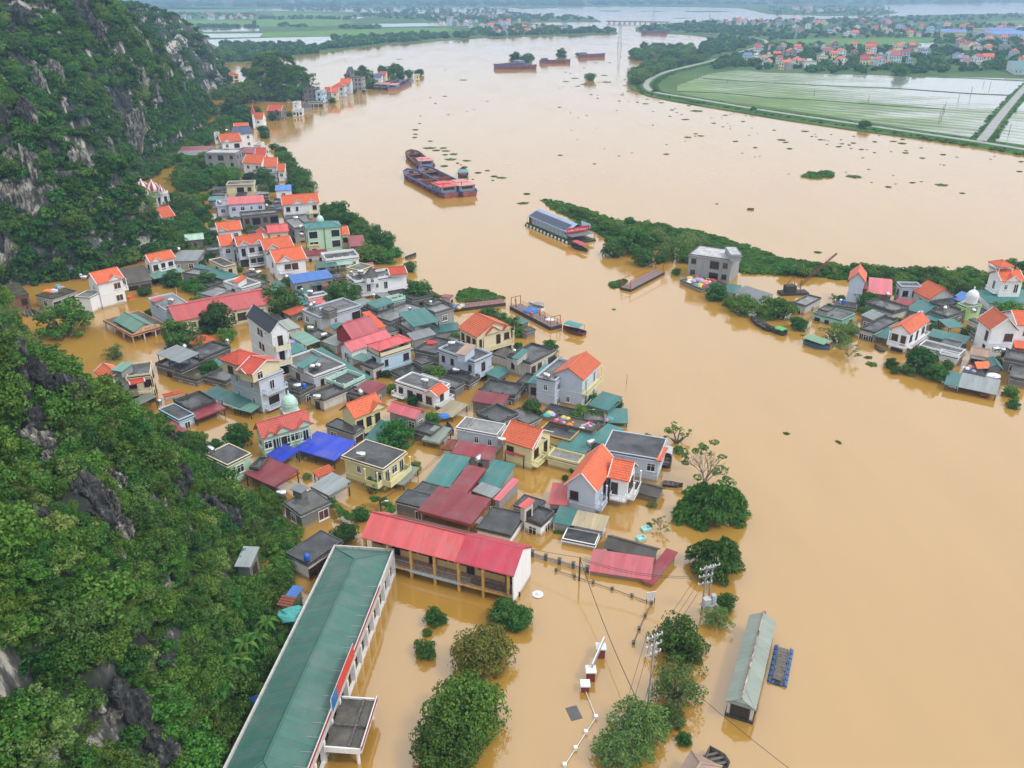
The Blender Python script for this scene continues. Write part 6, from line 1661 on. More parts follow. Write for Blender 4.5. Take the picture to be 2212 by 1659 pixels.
def bare_mesh(seed, mat, depth=4, spread=.5):
    rs = random.Random(seed); b = MB()
    def grow(p, d, l, r, k):
        e = p + d*l; b.bar(p, e, r, n=4, r2=r*.6)
        if k == 0: return
        for _ in range(rs.choice((2, 3, 3))):
            v = (d + Vector((rs.uniform(-1,1), rs.uniform(-1,1), rs.uniform(-.35,.6)))*spread).normalized(); grow(e, v, l*rs.uniform(.62,.86), r*.58, k-1)
    for _ in range(7):
        grow(Vector((rs.uniform(-.08,.08), rs.uniform(-.08,.08), -.7)), Vector((rs.uniform(-.7,.7), rs.uniform(-.7,.7), 1)).normalized(), .42, .03, depth)
    return b.mesh('branches', mat)
HOUSES = [(o.location.copy(), o['label']) for o in bpy.data.objects if o.parent is None and o.get('category') in ('house','school','clinic','shed','market hall','warehouse','landing','chapel','pagoda','tower')]
def near_name(p):
    l = min(HOUSES, key=lambda h: (h[0].xy-p.xy).length)[1]
    for s in (' with ', ' and ', ' under ', ' behind ', ' in ', ' on ', ' beside ', ' below ', ' of ', ' between ', ' at ', ' half ', ' by ', ' rising ', ' facing ', ' above ', ' among ', ' standing ', ' over ', ' near ', ' wedged ', ' stepping ', ', '):
        if s in l: l = l.split(s)[0]
    return ' '.join(l.split()[:8])
KIND = {'d': 'dense dark green', 'm': 'leafy mid green', 'l': 'loose-crowned green', 'y': 'round yellow-green', 'u': 'round russet-tinged', 'p': 'pale feathery', 's': 'sparse thin', 'b': 'broad drooping dark', 'f': 'wispy pale drooping'}
TK = [0]
def tree(t, x, y, r_px, kind, label=None, lift=.42, bush=False, base=None, ys=1.0):
    TK[0] += 1
    q = T(t, (x, y))
    g = U(q[0], q[1], 2.0)
    dep = g.y*math.cos(PITCH) + (HC-2)*math.sin(PITCH)
    r = r_px/4/F*dep*(1.22 if kind in 'by' else 1.15)
    cz = (lift if not bush else .25)*r
    zb = 0.0
    if base is not None: zb = base
    c = U(q[0], q[1], zb+cz)
    root = empty('bush' if bush else 'tree', (c.x, c.y, zb))
    ms = CROWNS[kind]; S = Matrix.Diagonal((r*RND.uniform(.93,1.07), r*RND.uniform(.93,1.07)*ys, r*RND.uniform(.85,1.05), 1))
    rot = Matrix.Rotation(RND.uniform(0,6.28), 4, 'Z') if ys == 1 else Matrix.Rotation(-.12, 4, 'Z')
    put('crown', ms[TK[0] % len(ms)], root, Matrix.Translation((0,0,cz)) @ rot @ S)
    put('trunk', TRUNKS[TK[0] % 3], root, Matrix.Translation((0,0,cz)) @ rot @ S)
    sz = 'small' if r < 2.4 else 'large' if r > 5 else 'medium'
    lb = label or ('%s %s %s by the %s' % (sz, KIND[kind], 'bush' if bush else 'tree', near_name(c)))
    tag(root, lb, 'bush' if bush else 'tree', None if label else 'trees standing in the flood')
    return root
TREES = {
 '01': [(560,1120,230,'l'),(1870,1100,180,'d'),(1570,1265,185,'l'),(1500,760,100,'d'),(1640,810,85,'m'),(1780,770,105,'m'),(1720,850,70,'m'),(1820,1540,105,'d'),(980,1400,90,'p'),(1250,860,62,'y'),(1560,150,130,'m'),(1650,300,110,'d'),(1820,400,80,'d'),(1960,1235,90,'l'),(740,930,55,'d'),(1290,1050,45,'d'),(1450,330,120,'d'),(1320,240,80,'d'),(1500,60,80,'m'),(1720,560,50,'m'),(1250,700,50,'m'),(1700,940,60,'l'),(1340,760,40,'m'),(1750,190,70,'d'),(1470,230,70,'m'),(1380,440,90,'m')],
 '00': [(1850,1510,130,'d'),(1960,1530,125,'y'),(1700,1570,110,'m'),(1500,1550,75,'s'),(1640,1420,85,'m'),(1570,1370,60,'d'),(2160,1540,75,'d'),(1880,820,75,'m'),(2090,815,140,'m'),(1560,1190,80,'m'),(1740,1215,85,'m'),(1480,1400,50,'d'),(1350,1230,110,'d'),(1250,1260,90,'d'),(2000,950,110,'d'),(2080,1000,110,'d'),(2150,1050,70,'d'),(1950,1060,90,'m'),(1960,480,80,'m'),(2100,470,70,'d'),(1880,560,60,'m'),(2160,640,80,'d'),(1990,800,70,'y')],
 '10': [(440,720,105,'s'),(430,780,70,'d'),(40,830,75,'m'),(920,600,45,'d'),(880,640,45,'d'),(970,660,60,'d'),(1085,610,45,'d'),(1210,615,75,'d'),(1150,620,50,'d'),(1320,640,52,'m'),(1410,630,42,'d'),(1000,730,60,'m'),(850,790,26,'m'),(660,870,36,'m'),(280,985,30,'m'),(150,1015,48,'m'),(60,1120,50,'d'),(80,1170,45,'d'),(240,1360,80,'m'),(300,1440,70,'m'),(320,1500,60,'m'),(390,1515,75,'m'),(440,1610,85,'m'),(60,1545,100,'d'),(140,1620,65,'d'),(310,1590,60,'d'),(350,1640,60,'d'),(170,840,40,'m'),(500,830,40,'m'),(930,790,18,'m'),(775,655,22,'d'),(1185,680,35,'m'),(1250,660,40,'d'),(1040,690,35,'d')],
 '11': [(690,165,115,'d'),(790,270,105,'d'),(890,280,65,'d'),(1010,345,85,'d'),(1090,440,125,'m'),(990,550,115,'m'),(1120,570,90,'m'),(1210,530,60,'m'),(1330,650,68,'m'),(210,965,185,'m'),(740,885,150,'m'),(1400,880,140,'d'),(100,100,50,'d'),(1540,1585,115,'l'),(2010,1075,95,'m'),(590,140,50,'m'),(2130,1100,70,'m'),(2190,1150,70,'m'),(620,1330,35,'m'),(330,420,30,'m'),(860,330,60,'m'),(1800,905,30,'m')],
 '21': [(330,1345,78,'d'),(380,1475,62,'m'),(30,1150,95,'m'),(60,1210,70,'m'),(50,1340,48,'d'),(870,505,100,'d'),(1060,440,160,'m'),(1130,575,115,'d'),(1420,490,165,'p'),(1580,470,110,'p'),(1290,580,65,'d'),(1420,690,45,'m'),(1760,880,105,'d'),(2000,985,130,'m'),(2170,1050,95,'m'),(900,350,60,'m'),(1200,420,110,'m'),(1880,960,60,'m'),(1500,560,90,'m')],
 '31': [(80,1015,140,'m'),(270,1145,85,'d'),(610,1235,140,'p'),(840,930,105,'m'),(930,885,75,'m'),(860,1040,65,'m'),(930,1080,62,'m'),(1390,725,110,'m'),(990,690,75,'m'),(1310,1465,145,'d'),(1450,1565,115,'d'),(1070,1490,62,'d'),(1100,1540,52,'m'),(1210,1540,72,'m'),(1550,1500,55,'d'),(2090,1040,125,'m'),(1930,800,75,'y'),(2110,620,55,'m'),(2195,640,55,'m'),(590,935,62,'s'),(660,690,75,'m'),(1070,700,70,'m'),(1220,720,60,'m'),(1700,750,50,'m'),(720,1190,70,'m'),(1620,780,50,'m'),(770,690,60,'m')],
 '02': [(1390,330,105,'m'),(1250,255,65,'m'),(2060,460,135,'d'),(1860,520,60,'d'),(1480,230,60,'m'),(1610,640,90,'y'),(1700,720,110,'y'),(1850,850,120,'y'),(1950,980,130,'y'),(2080,1060,120,'m'),(2120,1230,120,'y'),(2000,1400,110,'m'),(1750,560,80,'m'),(2160,1000,110,'m')],
 '12': [(1225,450,172,'d'),(1370,140,72,'d'),(1520,300,75,'m'),(1375,710,52,'m'),(910,1130,88,'m'),(770,1290,125,'d'),(1000,900,105,'s'),(210,1590,145,'m'),(150,1050,135,'m'),(60,1180,130,'m'),(80,960,100,'m'),(200,1250,110,'m'),(330,1280,80,'m'),(1165,40,52,'m'),(1700,60,60,'m'),(100,1400,120,'m'),(440,800,40,'f')],
 '22': [(160,230,95,'m'),(600,270,115,'l'),(750,300,85,'l'),(920,180,48,'d'),(1160,485,62,'d'),(1430,450,135,'s'),(1440,570,45,'y'),(1210,1040,45,'p'),(90,640,90,'s'),(520,750,30,'m'),(460,810,32,'m')],
 '23': [(1850,235,105,'m'),(1780,370,135,'p'),(1440,560,245,'m'),(1430,930,260,'p'),(1100,1290,250,'f'),(950,1530,235,'f'),(1370,1220,120,'f'),(60,370,140,'d')],
 '13': [(1540,360,100,'m'),(1620,385,40,'m'),(1480,490,45,'y'),(1460,640,110,'m'),(1960,660,275,'u'),(1800,1180,330,'y'),(1640,1470,310,'y'),(2150,320,165,'d'),(60,1500,120,'m'),(220,60,150,'m')],
}
for tt, L in TREES.items():
    for (x, y, r, k) in L: tree(tt, x, y, r, k)
for tt, x, y, r, k, lb in [('20',675,670,48,'m','lone rounded tree standing in the open river'),('20',1235,795,34,'m','lone tree at the water foot of the dyke bend'),('20',2090,950,32,'y','small yellowish tree at the foot of the dyke'),('30',835,1085,52,'y','yellowish tree at the foot of the straight dyke'),('30',1150,620,75,'m','big tree at the edge of the flooded paddy'),
  ('20',430,470,50,'d','dark clump of trees on the river beyond the far barges'),('20',30,500,55,'d','trees behind the moored far barges'),('20',130,510,60,'d','low trees behind the rusty far barge'),('20',1140,400,40,'d','tree at the upstream end of the flooded grove'),('20',565,470,20,'m','small tree by the blue far barge'),('32',2100,70,75,'m','bush by the landing stage'),('32',2125,180,60,'d','low bush floating near the landing stage')]:
    tree(tt, x, y, r, k, lb)
tree('22', 1730, 1075, 300, 'b', 'broad low drooping dark tree by the bare pale bush', lift=.30, ys=.62)
tree('22', 1770, 1500, 205, 'b', 'rounded drooping dark tree behind the transformer poles', lift=.45)
tree('23', 1480, 1415, 78, 'd', 'round palm-like bush standing alone in the water', bush=True)
tree('31', 1930, 1650, 40, 'm', 'small weedy bush by the boats', bush=True)
def bare(t, x, y, r_px, label, mat, seed, leaf='s'):
    q = T(t, (x, y)); g = U(q[0], q[1], 2); dep = g.y*math.cos(PITCH)+(HC-2)*math.sin(PITCH); r = r_px/4/F*dep
    r *= 1.25; c = U(q[0], q[1], .6*r); root = empty('bare_tree', (c.x, c.y, 0))
    put('branches', bare_mesh(seed, mat), root, Matrix.Translation((0,0,.62*r)) @ Matrix.Diagonal((r*.8,r*.8,r*.72,1)))
    put('crown', CROWNS['s'][1], root, Matrix.Translation((0,0,.7*r)) @ Matrix.Diagonal((r,r,r*.8,1)))
    tag(root, label, 'tree')
bare('22', 1680, 720, 230, 'half bare bush with pale thin branches above the drooping tree', BARKP, 3)
bare('31', 700, 1370, 95, 'bare grey shrub leaning over the right bank water', BARKP, 5)
bare('22', 1290, 1220, 80, 'drowned leafless shrub beside the blue basins', BARK, 9)
# banana plants
def banana_leaf(seed):
    rs = random.Random(seed); b = MB(); n = 7; L = 2.4
    for s in (-1, 1):
        pr = None
        for i in range(n+1):
            f = i/n; x = L*f; z = 1.3*math.sin(f*2.5)-1.0*f*f; wd = .36*math.sin(math.pi*min(1, f*.9+.08))
            p = ((x, 0, z), (x, s*wd, z-.12))
            if pr: b.poly([pr[0], pr[1], p[1], p[0]] if s > 0 else [pr[0], p[0], p[1], pr[1]])
            pr = p
    me = b.mesh('leaf', LEAF_MID); a = me.attributes.new('tint', 'FLOAT', 'FACE'); a.data.foreach_set('value', [rs.uniform(.2,.6) for _ in me.polygons]); return me
BL = [banana_leaf(i) for i in range(3)]
def banana(t, x, y, s, z):
    p = UT(t, (x, y), z); root = empty('banana_plant', p, RND.uniform(0,6))
    b = MB(); b.bar((0,0,-3), (0,0,2.0*s), .16*s, n=7, r2=.09*s); b.obj('stem', plain('banana_stem', (.25,.30,.10)), root)
    for k in range(9):
        put('leaf', BL[k % 3], root, Matrix.Translation((0,0,1.8*s)) @ Matrix.Rotation(k*.72+RND.uniform(-.2,.2), 4, 'Z') @ Matrix.Rotation(RND.uniform(-.5,.2), 4, 'Y') @ Matrix.Diagonal((s,s,s,1)))
    tag(root, 'banana plant with long drooping leaves beside the green school roof', 'banana plant', 'banana plants below the hill')
for a in [('13',110,500,.8,2.5),('13',20,620,.75,2.5),('03',1950,900,1.0,4),('03',2060,860,.9,3.5),('03',2130,680,.85,3.5),('03',1930,1020,.8,4)]: banana(*a)

# ------------------------------------------------------------------ floating hyacinth clumps
HY = {'20': [(410,927,24),(505,970,10),(905,955,20),(1218,963,16),(1363,1005,26),(1215,1081,22),(515,1127,14),(567,1207,12),(730,1108,10),(645,1000,18),(573,1018,14),(740,850,24),(740,822,14),(683,818,26),(927,873,30),(1010,878,12),(1083,884,26),(1155,897,46),(1168,858,24),(1290,888,40),(1268,865,18),(1310,858,16),(1383,950,32),(1410,937,20),(1425,973,20),(1464,991,20),(1473,888,30),(1528,914,36),(1500,1033,56),(1600,960,88),(1725,1020,14),(1845,997,36),(1812,1018,14),(1888,987,16),(1914,981,18),(2020,1000,24),(1998,1050,30),(1745,1065,36),(1865,1065,14),(1822,1096,22),(1886,1090,14),(2072,1107,20),(1886,1113,14),(2048,1168,18),(2118,1152,12),(1588,1157,30),(1583,1177,22),(1632,1175,48),(1522,1187,52),(1495,1220,12),(1932,1222,40),(2102,1277,34),(1335,1248,18),(1335,1333,44),(1990,1324,18),(2140,1350,12),(2098,1356,12),(925,1348,20),(1035,1321,14),(797,1285,12),(713,1417,28),(417,1342,36),(465,705,48),(545,677,52),(622,730,50),(570,745,40),(820,710,70),(905,683,12),(975,688,20),(750,712,18),(800,652,50),(460,624,24),(505,635,18),(622,588,28),(645,568,12),(725,543,40),(840,542,28),(940,492,22),(975,740,24),(1000,790,26),(960,803,18),(955,820,30),(440,748,10),(408,762,16),(378,806,8),(1118,540,24),(1380,320,55),(1520,390,40),(1330,378,40),(1398,356,12)],
 '30': [(55,1125,26),(120,1210,60),(155,1230,44),(187,1286,40),(320,1135,54),(310,1052,26),(410,1160,12),(378,1180,26),(415,1182,20),(455,1208,36),(490,1210,20),(520,1217,18),(510,1248,22),(545,1163,20),(615,1268,46),(640,1243,30),(700,1253,28),(738,1237,36),(720,1283,22),(630,1208,24),(742,1178,26),(810,1292,40),(855,1294,20),(920,1320,30),(820,1365,24),(925,1226,34),(960,1172,24),(1085,1222,50),(1160,1240,56),(1165,1205,34),(1195,1302,26),(1192,1322,46),(1063,1310,20),(1325,1278,24),(1335,1367,38),(1515,1337,40),(1632,1358,22),(1520,1427,22),(1490,1422,10),(1925,1376,18),(1957,1351,16),(2175,1483,40),(870,1465,22),(1080,1516,14),(895,1577,24),(1250,1580,44),(1100,1590,14),(1043,1617,44),(1325,1570,24),(1505,1600,88),(750,1528,104),(505,1480,50),(178,1503,12),(560,1506,10),(675,1489,12),(2190,1398,40)],
 '10': [(1240,512,48),(772,527,18),(1790,692,56),(1635,605,16),(1630,832,34),(1550,893,24),(1665,990,18),(1505,845,18),(1420,1003,20),(1415,1068,24),(1380,1122,44),(1375,1160,40),(1372,1188,36),(2000,874,20),(1825,965,18),(1885,946,14),(1505,1220,36),(980,890,14),(1500,1280,96),(1560,1300,60),(1620,1280,52),(1640,1305,60),(1710,1333,56),(1685,1378,84),(1820,1390,60),(1630,1436,56),(1635,1338,40),(1805,1445,40),(1740,1410,30),(1770,1425,26),(1920,1494,50),(2000,1475,36),(2060,1525,48),(2120,1537,76),(1873,1550,22),(2045,1560,30)],
 '21': [(100,98,90),(130,18,50),(1770,104,28),(880,1016,20),(900,800,90),(970,810,60)], '31': [(430,523,54),(870,1432,66),(900,1492,78),(1680,12,40),(1075,650,16),(1555,650,18),(300,1240,26)], '22': [(400,1285,80),(1185,1215,24)], '32': [(160,430,48),(605,503,30)], '11': [(1950,900,0)]}
first = None
for t, L in HY.items():
    for i, (x, y, wpx) in enumerate(L):
        if wpx < 9: continue
        p = UT(t, (x, y), 0); dep = p.y*math.cos(PITCH)+HC*math.sin(PITCH); r = max(.6, wpx/8/F*dep*1.25)
        o = put('hyacinth_clump', LOWS[0 if wpx > 30 else i % 3], None, Matrix.Translation((p.x, p.y, .02)) @ Matrix.Rotation(RND.uniform(-.5,.5), 4, 'Z') @ Matrix.Diagonal((r, r*RND.uniform(.9,1.7), min(r,1.4)*.6, 1)))
        sz = 'broad' if r > 4 else 'small' if r < 1.6 else 'middle-sized'
        lb = {'20': 'drifting off the dyke bend', '30': 'drifting along the straight dyke', '10': 'drifting near the moored barges', '21': 'drifting off the restaurant spit', '31': 'drifting by the right bank hamlet', '22': 'caught between the riverside houses', '32': 'drifting alone on open water', '11': 'by the ferry'}[t]
        tag(o, '%s clump of water hyacinth %s' % (sz, lb), 'water plant', 'floating hyacinth clumps')
# the hyacinth raft by the ferry landing
def mat_island(name, poly, n, rlo, rhi, label, seed):
    return grove(name, [(poly, n)], rlo, rhi, label, seed, key='low', meshes=LOWS, z0=.02, zk=.05, cat='water plants')
mat_island('hyacinth_raft', [(990,634),(1000,627),(1035,625),(1065,634),(1085,645),(1060,652),(1010,652),(985,648)], 170, .9, 1.5, 'bright hyacinth raft caught behind the ferry landing', 131)
mat_island('hyacinth_raft', [(1317,612),(1335,607),(1352,607),(1345,620),(1325,622)], 60, .8, 1.2, 'hyacinth raft at the end of the rusty pontoon', 132)
mat_island('hyacinth_raft', [(1736,377),(1760,374),(1795,371),(1797,381),(1770,386),(1740,384)], 60, 1.6, 2.4, 'long bright hyacinth raft alone in the middle of the river', 133)
# vines grown over a slack cable in the yard of the yellow house
def vine(pts, t, z, label, seed):
    rs = np.random.RandomState(seed); co = []; rad = []
    P = [UT(t, p, z) for p in pts]
    for a, b_ in zip(P[:-1], P[1:]):
        for k in range(14):
            q = a.lerp(b_, rs.rand()); co.append((q.x+rs.normal(0,.25), q.y+rs.normal(0,.25), q.z-.3*rs.rand())); rad.append(rs.uniform(.45,.75))
    scatter('climbing_vine', co, rad, 'low', LOWS, label, 'vine', seed=seed)
vine([(630,990),(690,1060),(760,1110),(820,1150)], '12', 1.6, 'vine hanging from the grey carport to the round tree', 141)
vine([(1010,985),(1090,1000),(1150,1040),(1165,1090),(1130,1140)], '12', 1.8, 'vine looping round the black utility pole', 142)

# ------------------------------------------------------------------ boats
def frame2(a, b_):
    d = b_ - a; L = d.length; d.normalize()
    M = Matrix.Identity(4)
    for i in range(3): M[i][0] = d[i]; M[i][1] = (-d.y, d.x, 0)[i]; M[i][2] = (0,0,1)[i]; M[i][3] = (a.x, a.y, 0)[i]
    return M, L
def hull_ring(L, W, bow=.22, stern=.08, n=22, sharp=False):
    st = []
    for i in range(n+1):
        f = i/n
        h = 1.0
        if f > 1-bow: h = 1-((f-(1-bow))/bow)**1.7 if sharp else math.sqrt(max(0, 1-((f-(1-bow))/bow)**2.2))
        if f < stern: h = .72 + .28*math.sqrt(f/stern)
        st.append((f*L, max(.02, h*W/2)))
    return st
def barge(t, bowp, sternp, W, label, hullm, railm, roofm, cabm, fb=1.9, holds=2, cab=True, group='cargo barges moored on the river'):
    a, b_ = UT(t, sternp, 0), UT(t, bowp, 0)
    M, L = frame2(a, b_)
    root = empty('cargo_barge', (a+b_)/2, math.atan2(M[1][0], M[0][0]))
    R_ = root.matrix_basis.inverted() @ M
    st = hull_ring(L, W); n = len(st)
    def sheer(x): return fb + 1.0*max(0, (x/L-.78)/.22)**2
    q = MB()
    for s in (1, -1):
        for i in range(n-1):
            (x0, h0), (x1, h1) = st[i], st[i+1]
            f = [(x0, s*h0*.82, -.8), (x1*.985, s*h1*.82, -.8), (x1, s*h1, sheer(x1)), (x0, s*h0, sheer(x0))]
            q.poly(f if s < 0 else f[::-1])
    x0, h0 = st[0]; q.poly([(0, h0*.82, -.8), (0, -h0*.82, -.8), (0, -h0, fb), (0, h0, fb)])
    q.obj('hull', hullm, root, R_)
    xa, xb = L*(.27 if cab else .08), L*.80
    hw = W/2 - .75
    q = MB()
    for i in range(n-1):
        (x0, h0), (x1, h1) = st[i], st[i+1]
        z0, z1 = sheer(x0)-.12, sheer(x1)-.12
        if x1 <= xa+.01 or x0 >= xb-.01 or True:
            segs = []
            if x1 <= xa or x0 >= xb: q.poly([(x0, -h0, z0), (x1, -h1, z1), (x1, h1, z1), (x0, h0, z0)])
            else:
                for s in (1, -1):
                    f = [(x0, s*h0, z0), (x1, s*h1, z1), (x1, s*min(hw, h1-.1), z1), (x0, s*min(hw, h0-.1), z0)]
                    q.poly(f[::-1] if s > 0 else f)
    q.obj('deck', RUSTD, root, R_)
    xs = [i for i in range(n) if st[i][0] > xa-L/n]
    ha, hb = xa-L/(n-1), xb+L/(n-1)
    q = MB(); zc = fb+.55; zf = .15
    q.box(ha, hb, -hw, hw, zf-.1, zf)
    for s in (1, -1): q.box(ha, hb, s*hw-.08, s*hw+.08, zf, zc)
    q.box(ha-.08, ha+.08, -hw, hw, zf, zc); q.box(hb-.08, hb+.08, -hw, hw, zf, zc)
    q.obj('hold', RUSTD, root, R_)
    for k in range(1, holds):
        x = ha+(hb-ha)*k/holds; q = MB(); q.box(x-.35, x+.35, -hw+.08, hw-.08, zf, zc+.05); q.obj('bulkhead', RUSTY, root, R_)
    q = MB()
    for s in (1, -1):
        for i in range(n-1):
            (x0, h0), (x1, h1) = st[i], st[i+1]
            q.bar((x0, s*(h0-.12), sheer(x0)+.2), (x1, s*(h1-.12), sheer(x1)+.2), .34)
            if i % 2 == 0: q.bar((x0, s*h0, sheer(x0)-.1), (x0, s*h0, sheer(x0)+.3), .08)
    q.obj('bulwark', railm, root, R_)
    for i in range(2, n-4, 3):
        q = MB(); x, h = st[i]; q.lathe([(.28,-.14),(.42,-.14),(.42,.14),(.28,.14)], 0, 0, 8)
        for s in (1, -1): put('tyre_fender', q.mesh('tyre_fender', DARKM) if s == 1 else bpy.data.meshes['tyre_fender'] if False else q.mesh('tyre_fender', DARKM), root, R_ @ Matrix.Translation((x, s*(h+.08), fb-.5)) @ Matrix.Rotation(math.pi/2, 4, 'X'))
    q = MB(); x = L*.9; q.box(x-.6, x+.6, -.8, .8, fb+.3, fb+1.1); q.bar((x, -1.1, fb+.9), (x, 1.1, fb+.9), .22, n=8); q.obj('windlass', DARKM, root, R_)
    if cab:
        c0, c1, cw = L*.05, L*.24, W/2-1.0
        q = MB(); q.box(c0, c1, -cw, cw, fb-.1, fb+2.3); cb = q.obj('cabin', cabm, root, R_)
        q = MB(); q.slab([(c0-.5, -cw-.4, fb+2.45), (c1+.5, -cw-.4, fb+2.45), (c1+.5, cw+.4, fb+2.45), (c0-.5, cw+.4, fb+2.45)], .14); q.box(c0+(c1-c0)*.5, c1+.2, -cw*.8, cw*.8, fb+2.46, fb+2.75)
        q.obj('cabin_roof', roofm, cb)
        for s in (1, -1):
            for k in range(3):
                q = MB(); x = c0+.8+(c1-c0-1.6)*k/2; q.box(x-.4, x+.4, s*cw-.03, s*cw+.03, fb+1.0, fb+1.8); q.obj('window', GLASS, cb)
        q = MB(); q.box(c0-.03, c0+.03, -cw*.7, cw*.7, fb+.9, fb+1.9); q.obj('window', GLASS, cb)
        q = MB(); q.bar((c0+1, cw*.6, fb+2.4), (c0+1, cw*.6, fb+3.8), .12, n=6); q.obj('exhaust', DARKM, root, R_)
    tag(root, label, 'barge', group)
    return root
GREYC = plain('grey_cabin', (.22,.27,.30), .6); REDR = plain('red_cabin_roof', (.60,.075,.06), .5); PNKR = plain('pink_cabin_roof', (.60,.24,.22), .5)
barge('10', (1340,1345), (1485,1475), 8.5, 'rust-brown cargo barge with empty hold behind the blue-railed pair', HULLR, RUSTY, PNKR, GREYC)
barge('10', (1310,1515), (1690,1712), 9.0, 'red-hulled cargo barge with blue rails and bright red cabin roof', HULLR, BLUEB, REDR, GREYC)
barge('10', (1440,1490), (1850,1700), 9.0, 'blue-railed cargo barge with pale cabin roof lashed beside the red-roofed barge', HULLR, BLUEB, PNKR, GREYC)
barge('10', (1325,715), (1170,785), 9.0, 'cargo barge with pink hull moored outermost at the point', plain('pink_hull', (.42,.17,.15), .7), BLUEB, PNKR, GREYC)
barge('10', (1240,715), (1100,778), 8.0, 'cargo barge moored in the middle at the point', HULLK, BLUEB, PNKR, GREYC)
barge('10', (1160,725), (1040,775), 7.0, 'small tan-roofed cargo barge moored innermost at the point', HULLK, RUSTY, plain('tan_cabin_roof', (.40,.28,.18)), GREYC)
barge('20', (215,595), (-150,600), 11, 'long red cargo barge moored before the low trees', HULLR, HULLR, PNKR, GREYC, fb=3.2, cab=False)
barge('10', (2060,585), (2300,560), 10, 'blue cargo barge moored before the low trees', BLUEB, BLUEB, PNKR, GREYC, fb=2.6)
barge('20', (505,545), (240,548), 10, 'rusty cargo barge with small blue wheelhouse moored alone', HULLR, RUSTY, BLUEB, BLUEB, fb=3.0)
barge('20', (802,492), (580,500), 10, 'blue cargo barge with red waterline moored upstream', HULLR, BLUEB, BLUEB, GREYC, fb=3.4)
barge('20', (1115,292), (1340,292), 14, 'red and blue cargo barge lying under the far bank', HULLR, BLUEB, BLUEB, BLUEB, fb=4.5)

def boat(t, bowp, sternp, W, label, hullm, inm, fb=.7, canopy=None, cmat=None, cat='boat', name='boat', group=None):
    a, b_ = UT(t, sternp, 0), UT(t, bowp, 0); M, L = frame2(a, b_)
    root = empty(name, (a+b_)/2, math.atan2(M[1][0], M[0][0])); R_ = root.matrix_basis.inverted() @ M
    st = hull_ring(L, W, .55, .15, 14, True); n = len(st); q = MB(); i_ = MB()
    for s in (1, -1):
        for i in range(n-1):
            (x0, h0), (x1, h1) = st[i], st[i+1]; z0 = fb+.5*max(0, x0/L-.6)**2*4; z1 = fb+.5*max(0, x1/L-.6)**2*4
            f = [(x0, s*h0*.7, -.4), (x1, s*h1*.7, -.4), (x1, s*h1, z1), (x0, s*h0, z0)]; q.poly(f if s < 0 else f[::-1])
            k = .86; f = [(x0, s*h0, z0), (x1, s*h1, z1), (x1, s*h1*k, z1), (x0, s*h0*k, z0)]; q.poly(f if s < 0 else f[::-1])
            f = [(x0, s*h0*k, z0), (x1, s*h1*k, z1), (x1, s*h1*.7, .12), (x0, s*h0*.7, .12)]; i_.poly(f if s < 0 else f[::-1])
        
    for i in range(n-1):
        (x0, h0), (x1, h1) = st[i], st[i+1]; i_.poly([(x0, -h0*.7, .12), (x1, -h1*.7, .12), (x1, h1*.7, .12), (x0, h0*.7, .12)])
    h0 = st[0][1]; q.poly([(0, h0*.7, -.4), (0, -h0*.7, -.4), (0, -h0, fb), (0, h0, fb)])
    q.obj('hull', hullm, root, R_); i_.obj('inside', inm, root, R_)
    for k in range(1, 4):
        q = MB(); x = L*k/4; q.box(x-.15, x+.15, -W*.40, W*.40, fb*.6, fb*.7); q.obj('thwart', inm, root, R_)
    if canopy:
        x0, x1 = L*canopy[0], L*canopy[1]; h = canopy[2]
        q = MB()
        for j in range(6):
            t0, t1 = -1+2*j/6, -1+2*(j+1)/6
            q.slab([(x0, t0*W*.48, h-.25*t0*t0), (x1, t0*W*.48, h-.25*t0*t0), (x1, t1*W*.48, h-.25*t1*t1), (x0, t1*W*.48, h-.25*t1*t1)], .06)
        q.obj('canopy', cmat, root, R_)
        for x in (x0+.15, (x0+x1)/2, x1-.15):
            for s in (1, -1): q = MB(); q.bar((x, s*W*.44, fb-.1), (x, s*W*.44, h-.2), .04); q.obj('canopy_post', DARKM, root, R_)
    tag(root, label, cat, group); return root
TEAL = plain('teal_canvas', (.06,.27,.27), .5); REDC = plain('red_canvas', (.48,.05,.07), .5)
boat('21', (440,1185), (625,1240), 2.8, 'long red-hulled passenger boat with teal canopy in midstream', plain('maroon_hull', (.16,.03,.03)), HULLK, .8, (.12,.82,2.5), TEAL)
boat('21', (650,520), (530,470), 2.6, 'small boat with red canopy beside the floating restaurant', HULLK, HULLK, .7, (.1,.85,2.4), REDC)
boat('10', (1788,1465), (1790,1540), 5.0, 'lone wooden river boat with red deck and teal roof near the barges', HULLK, plain('red_deck', (.28,.06,.05)), 1.3, (.03,.40,2.6), TEAL)
boat('21', (2090,155), (2033,152), 1.4, 'tiny canoe far out on the open river', RUSTY, HULLK, .5)
boat('22', (1475,890), (1300,870), 1.5, 'dark narrow boat with blue sheet tied by the drooping tree', HULLK, WOODG, .5)
boat('22', (1340,600), (1325,730), 2.0, 'small boat with grey hood moored behind the blue-grey riverside house', HULLK, WOODG, .7, (.5,1.,1.7), plain('grey_hood', (.45,.48,.50)))
boat('01', (870,1010), (780,1030), 1.6, 'skiff under a blue tarpaulin by the white house below the hill', WOODG, BLUEP, .6, (.2,.8,.9), BLUEP)
boat('21', (2060,1105), (2230,1205), 2.4, 'dark wooden boat lying along the right bank trees', HULLK, WOODG, .9)
boat('31', (-20,1180), (150,1240), 2.4, 'dark wooden boat with green tarpaulin hump on the right bank', HULLK, WOODG, .9, (.02,.45,1.7), plain('green_tarp', (.10,.42,.12)))
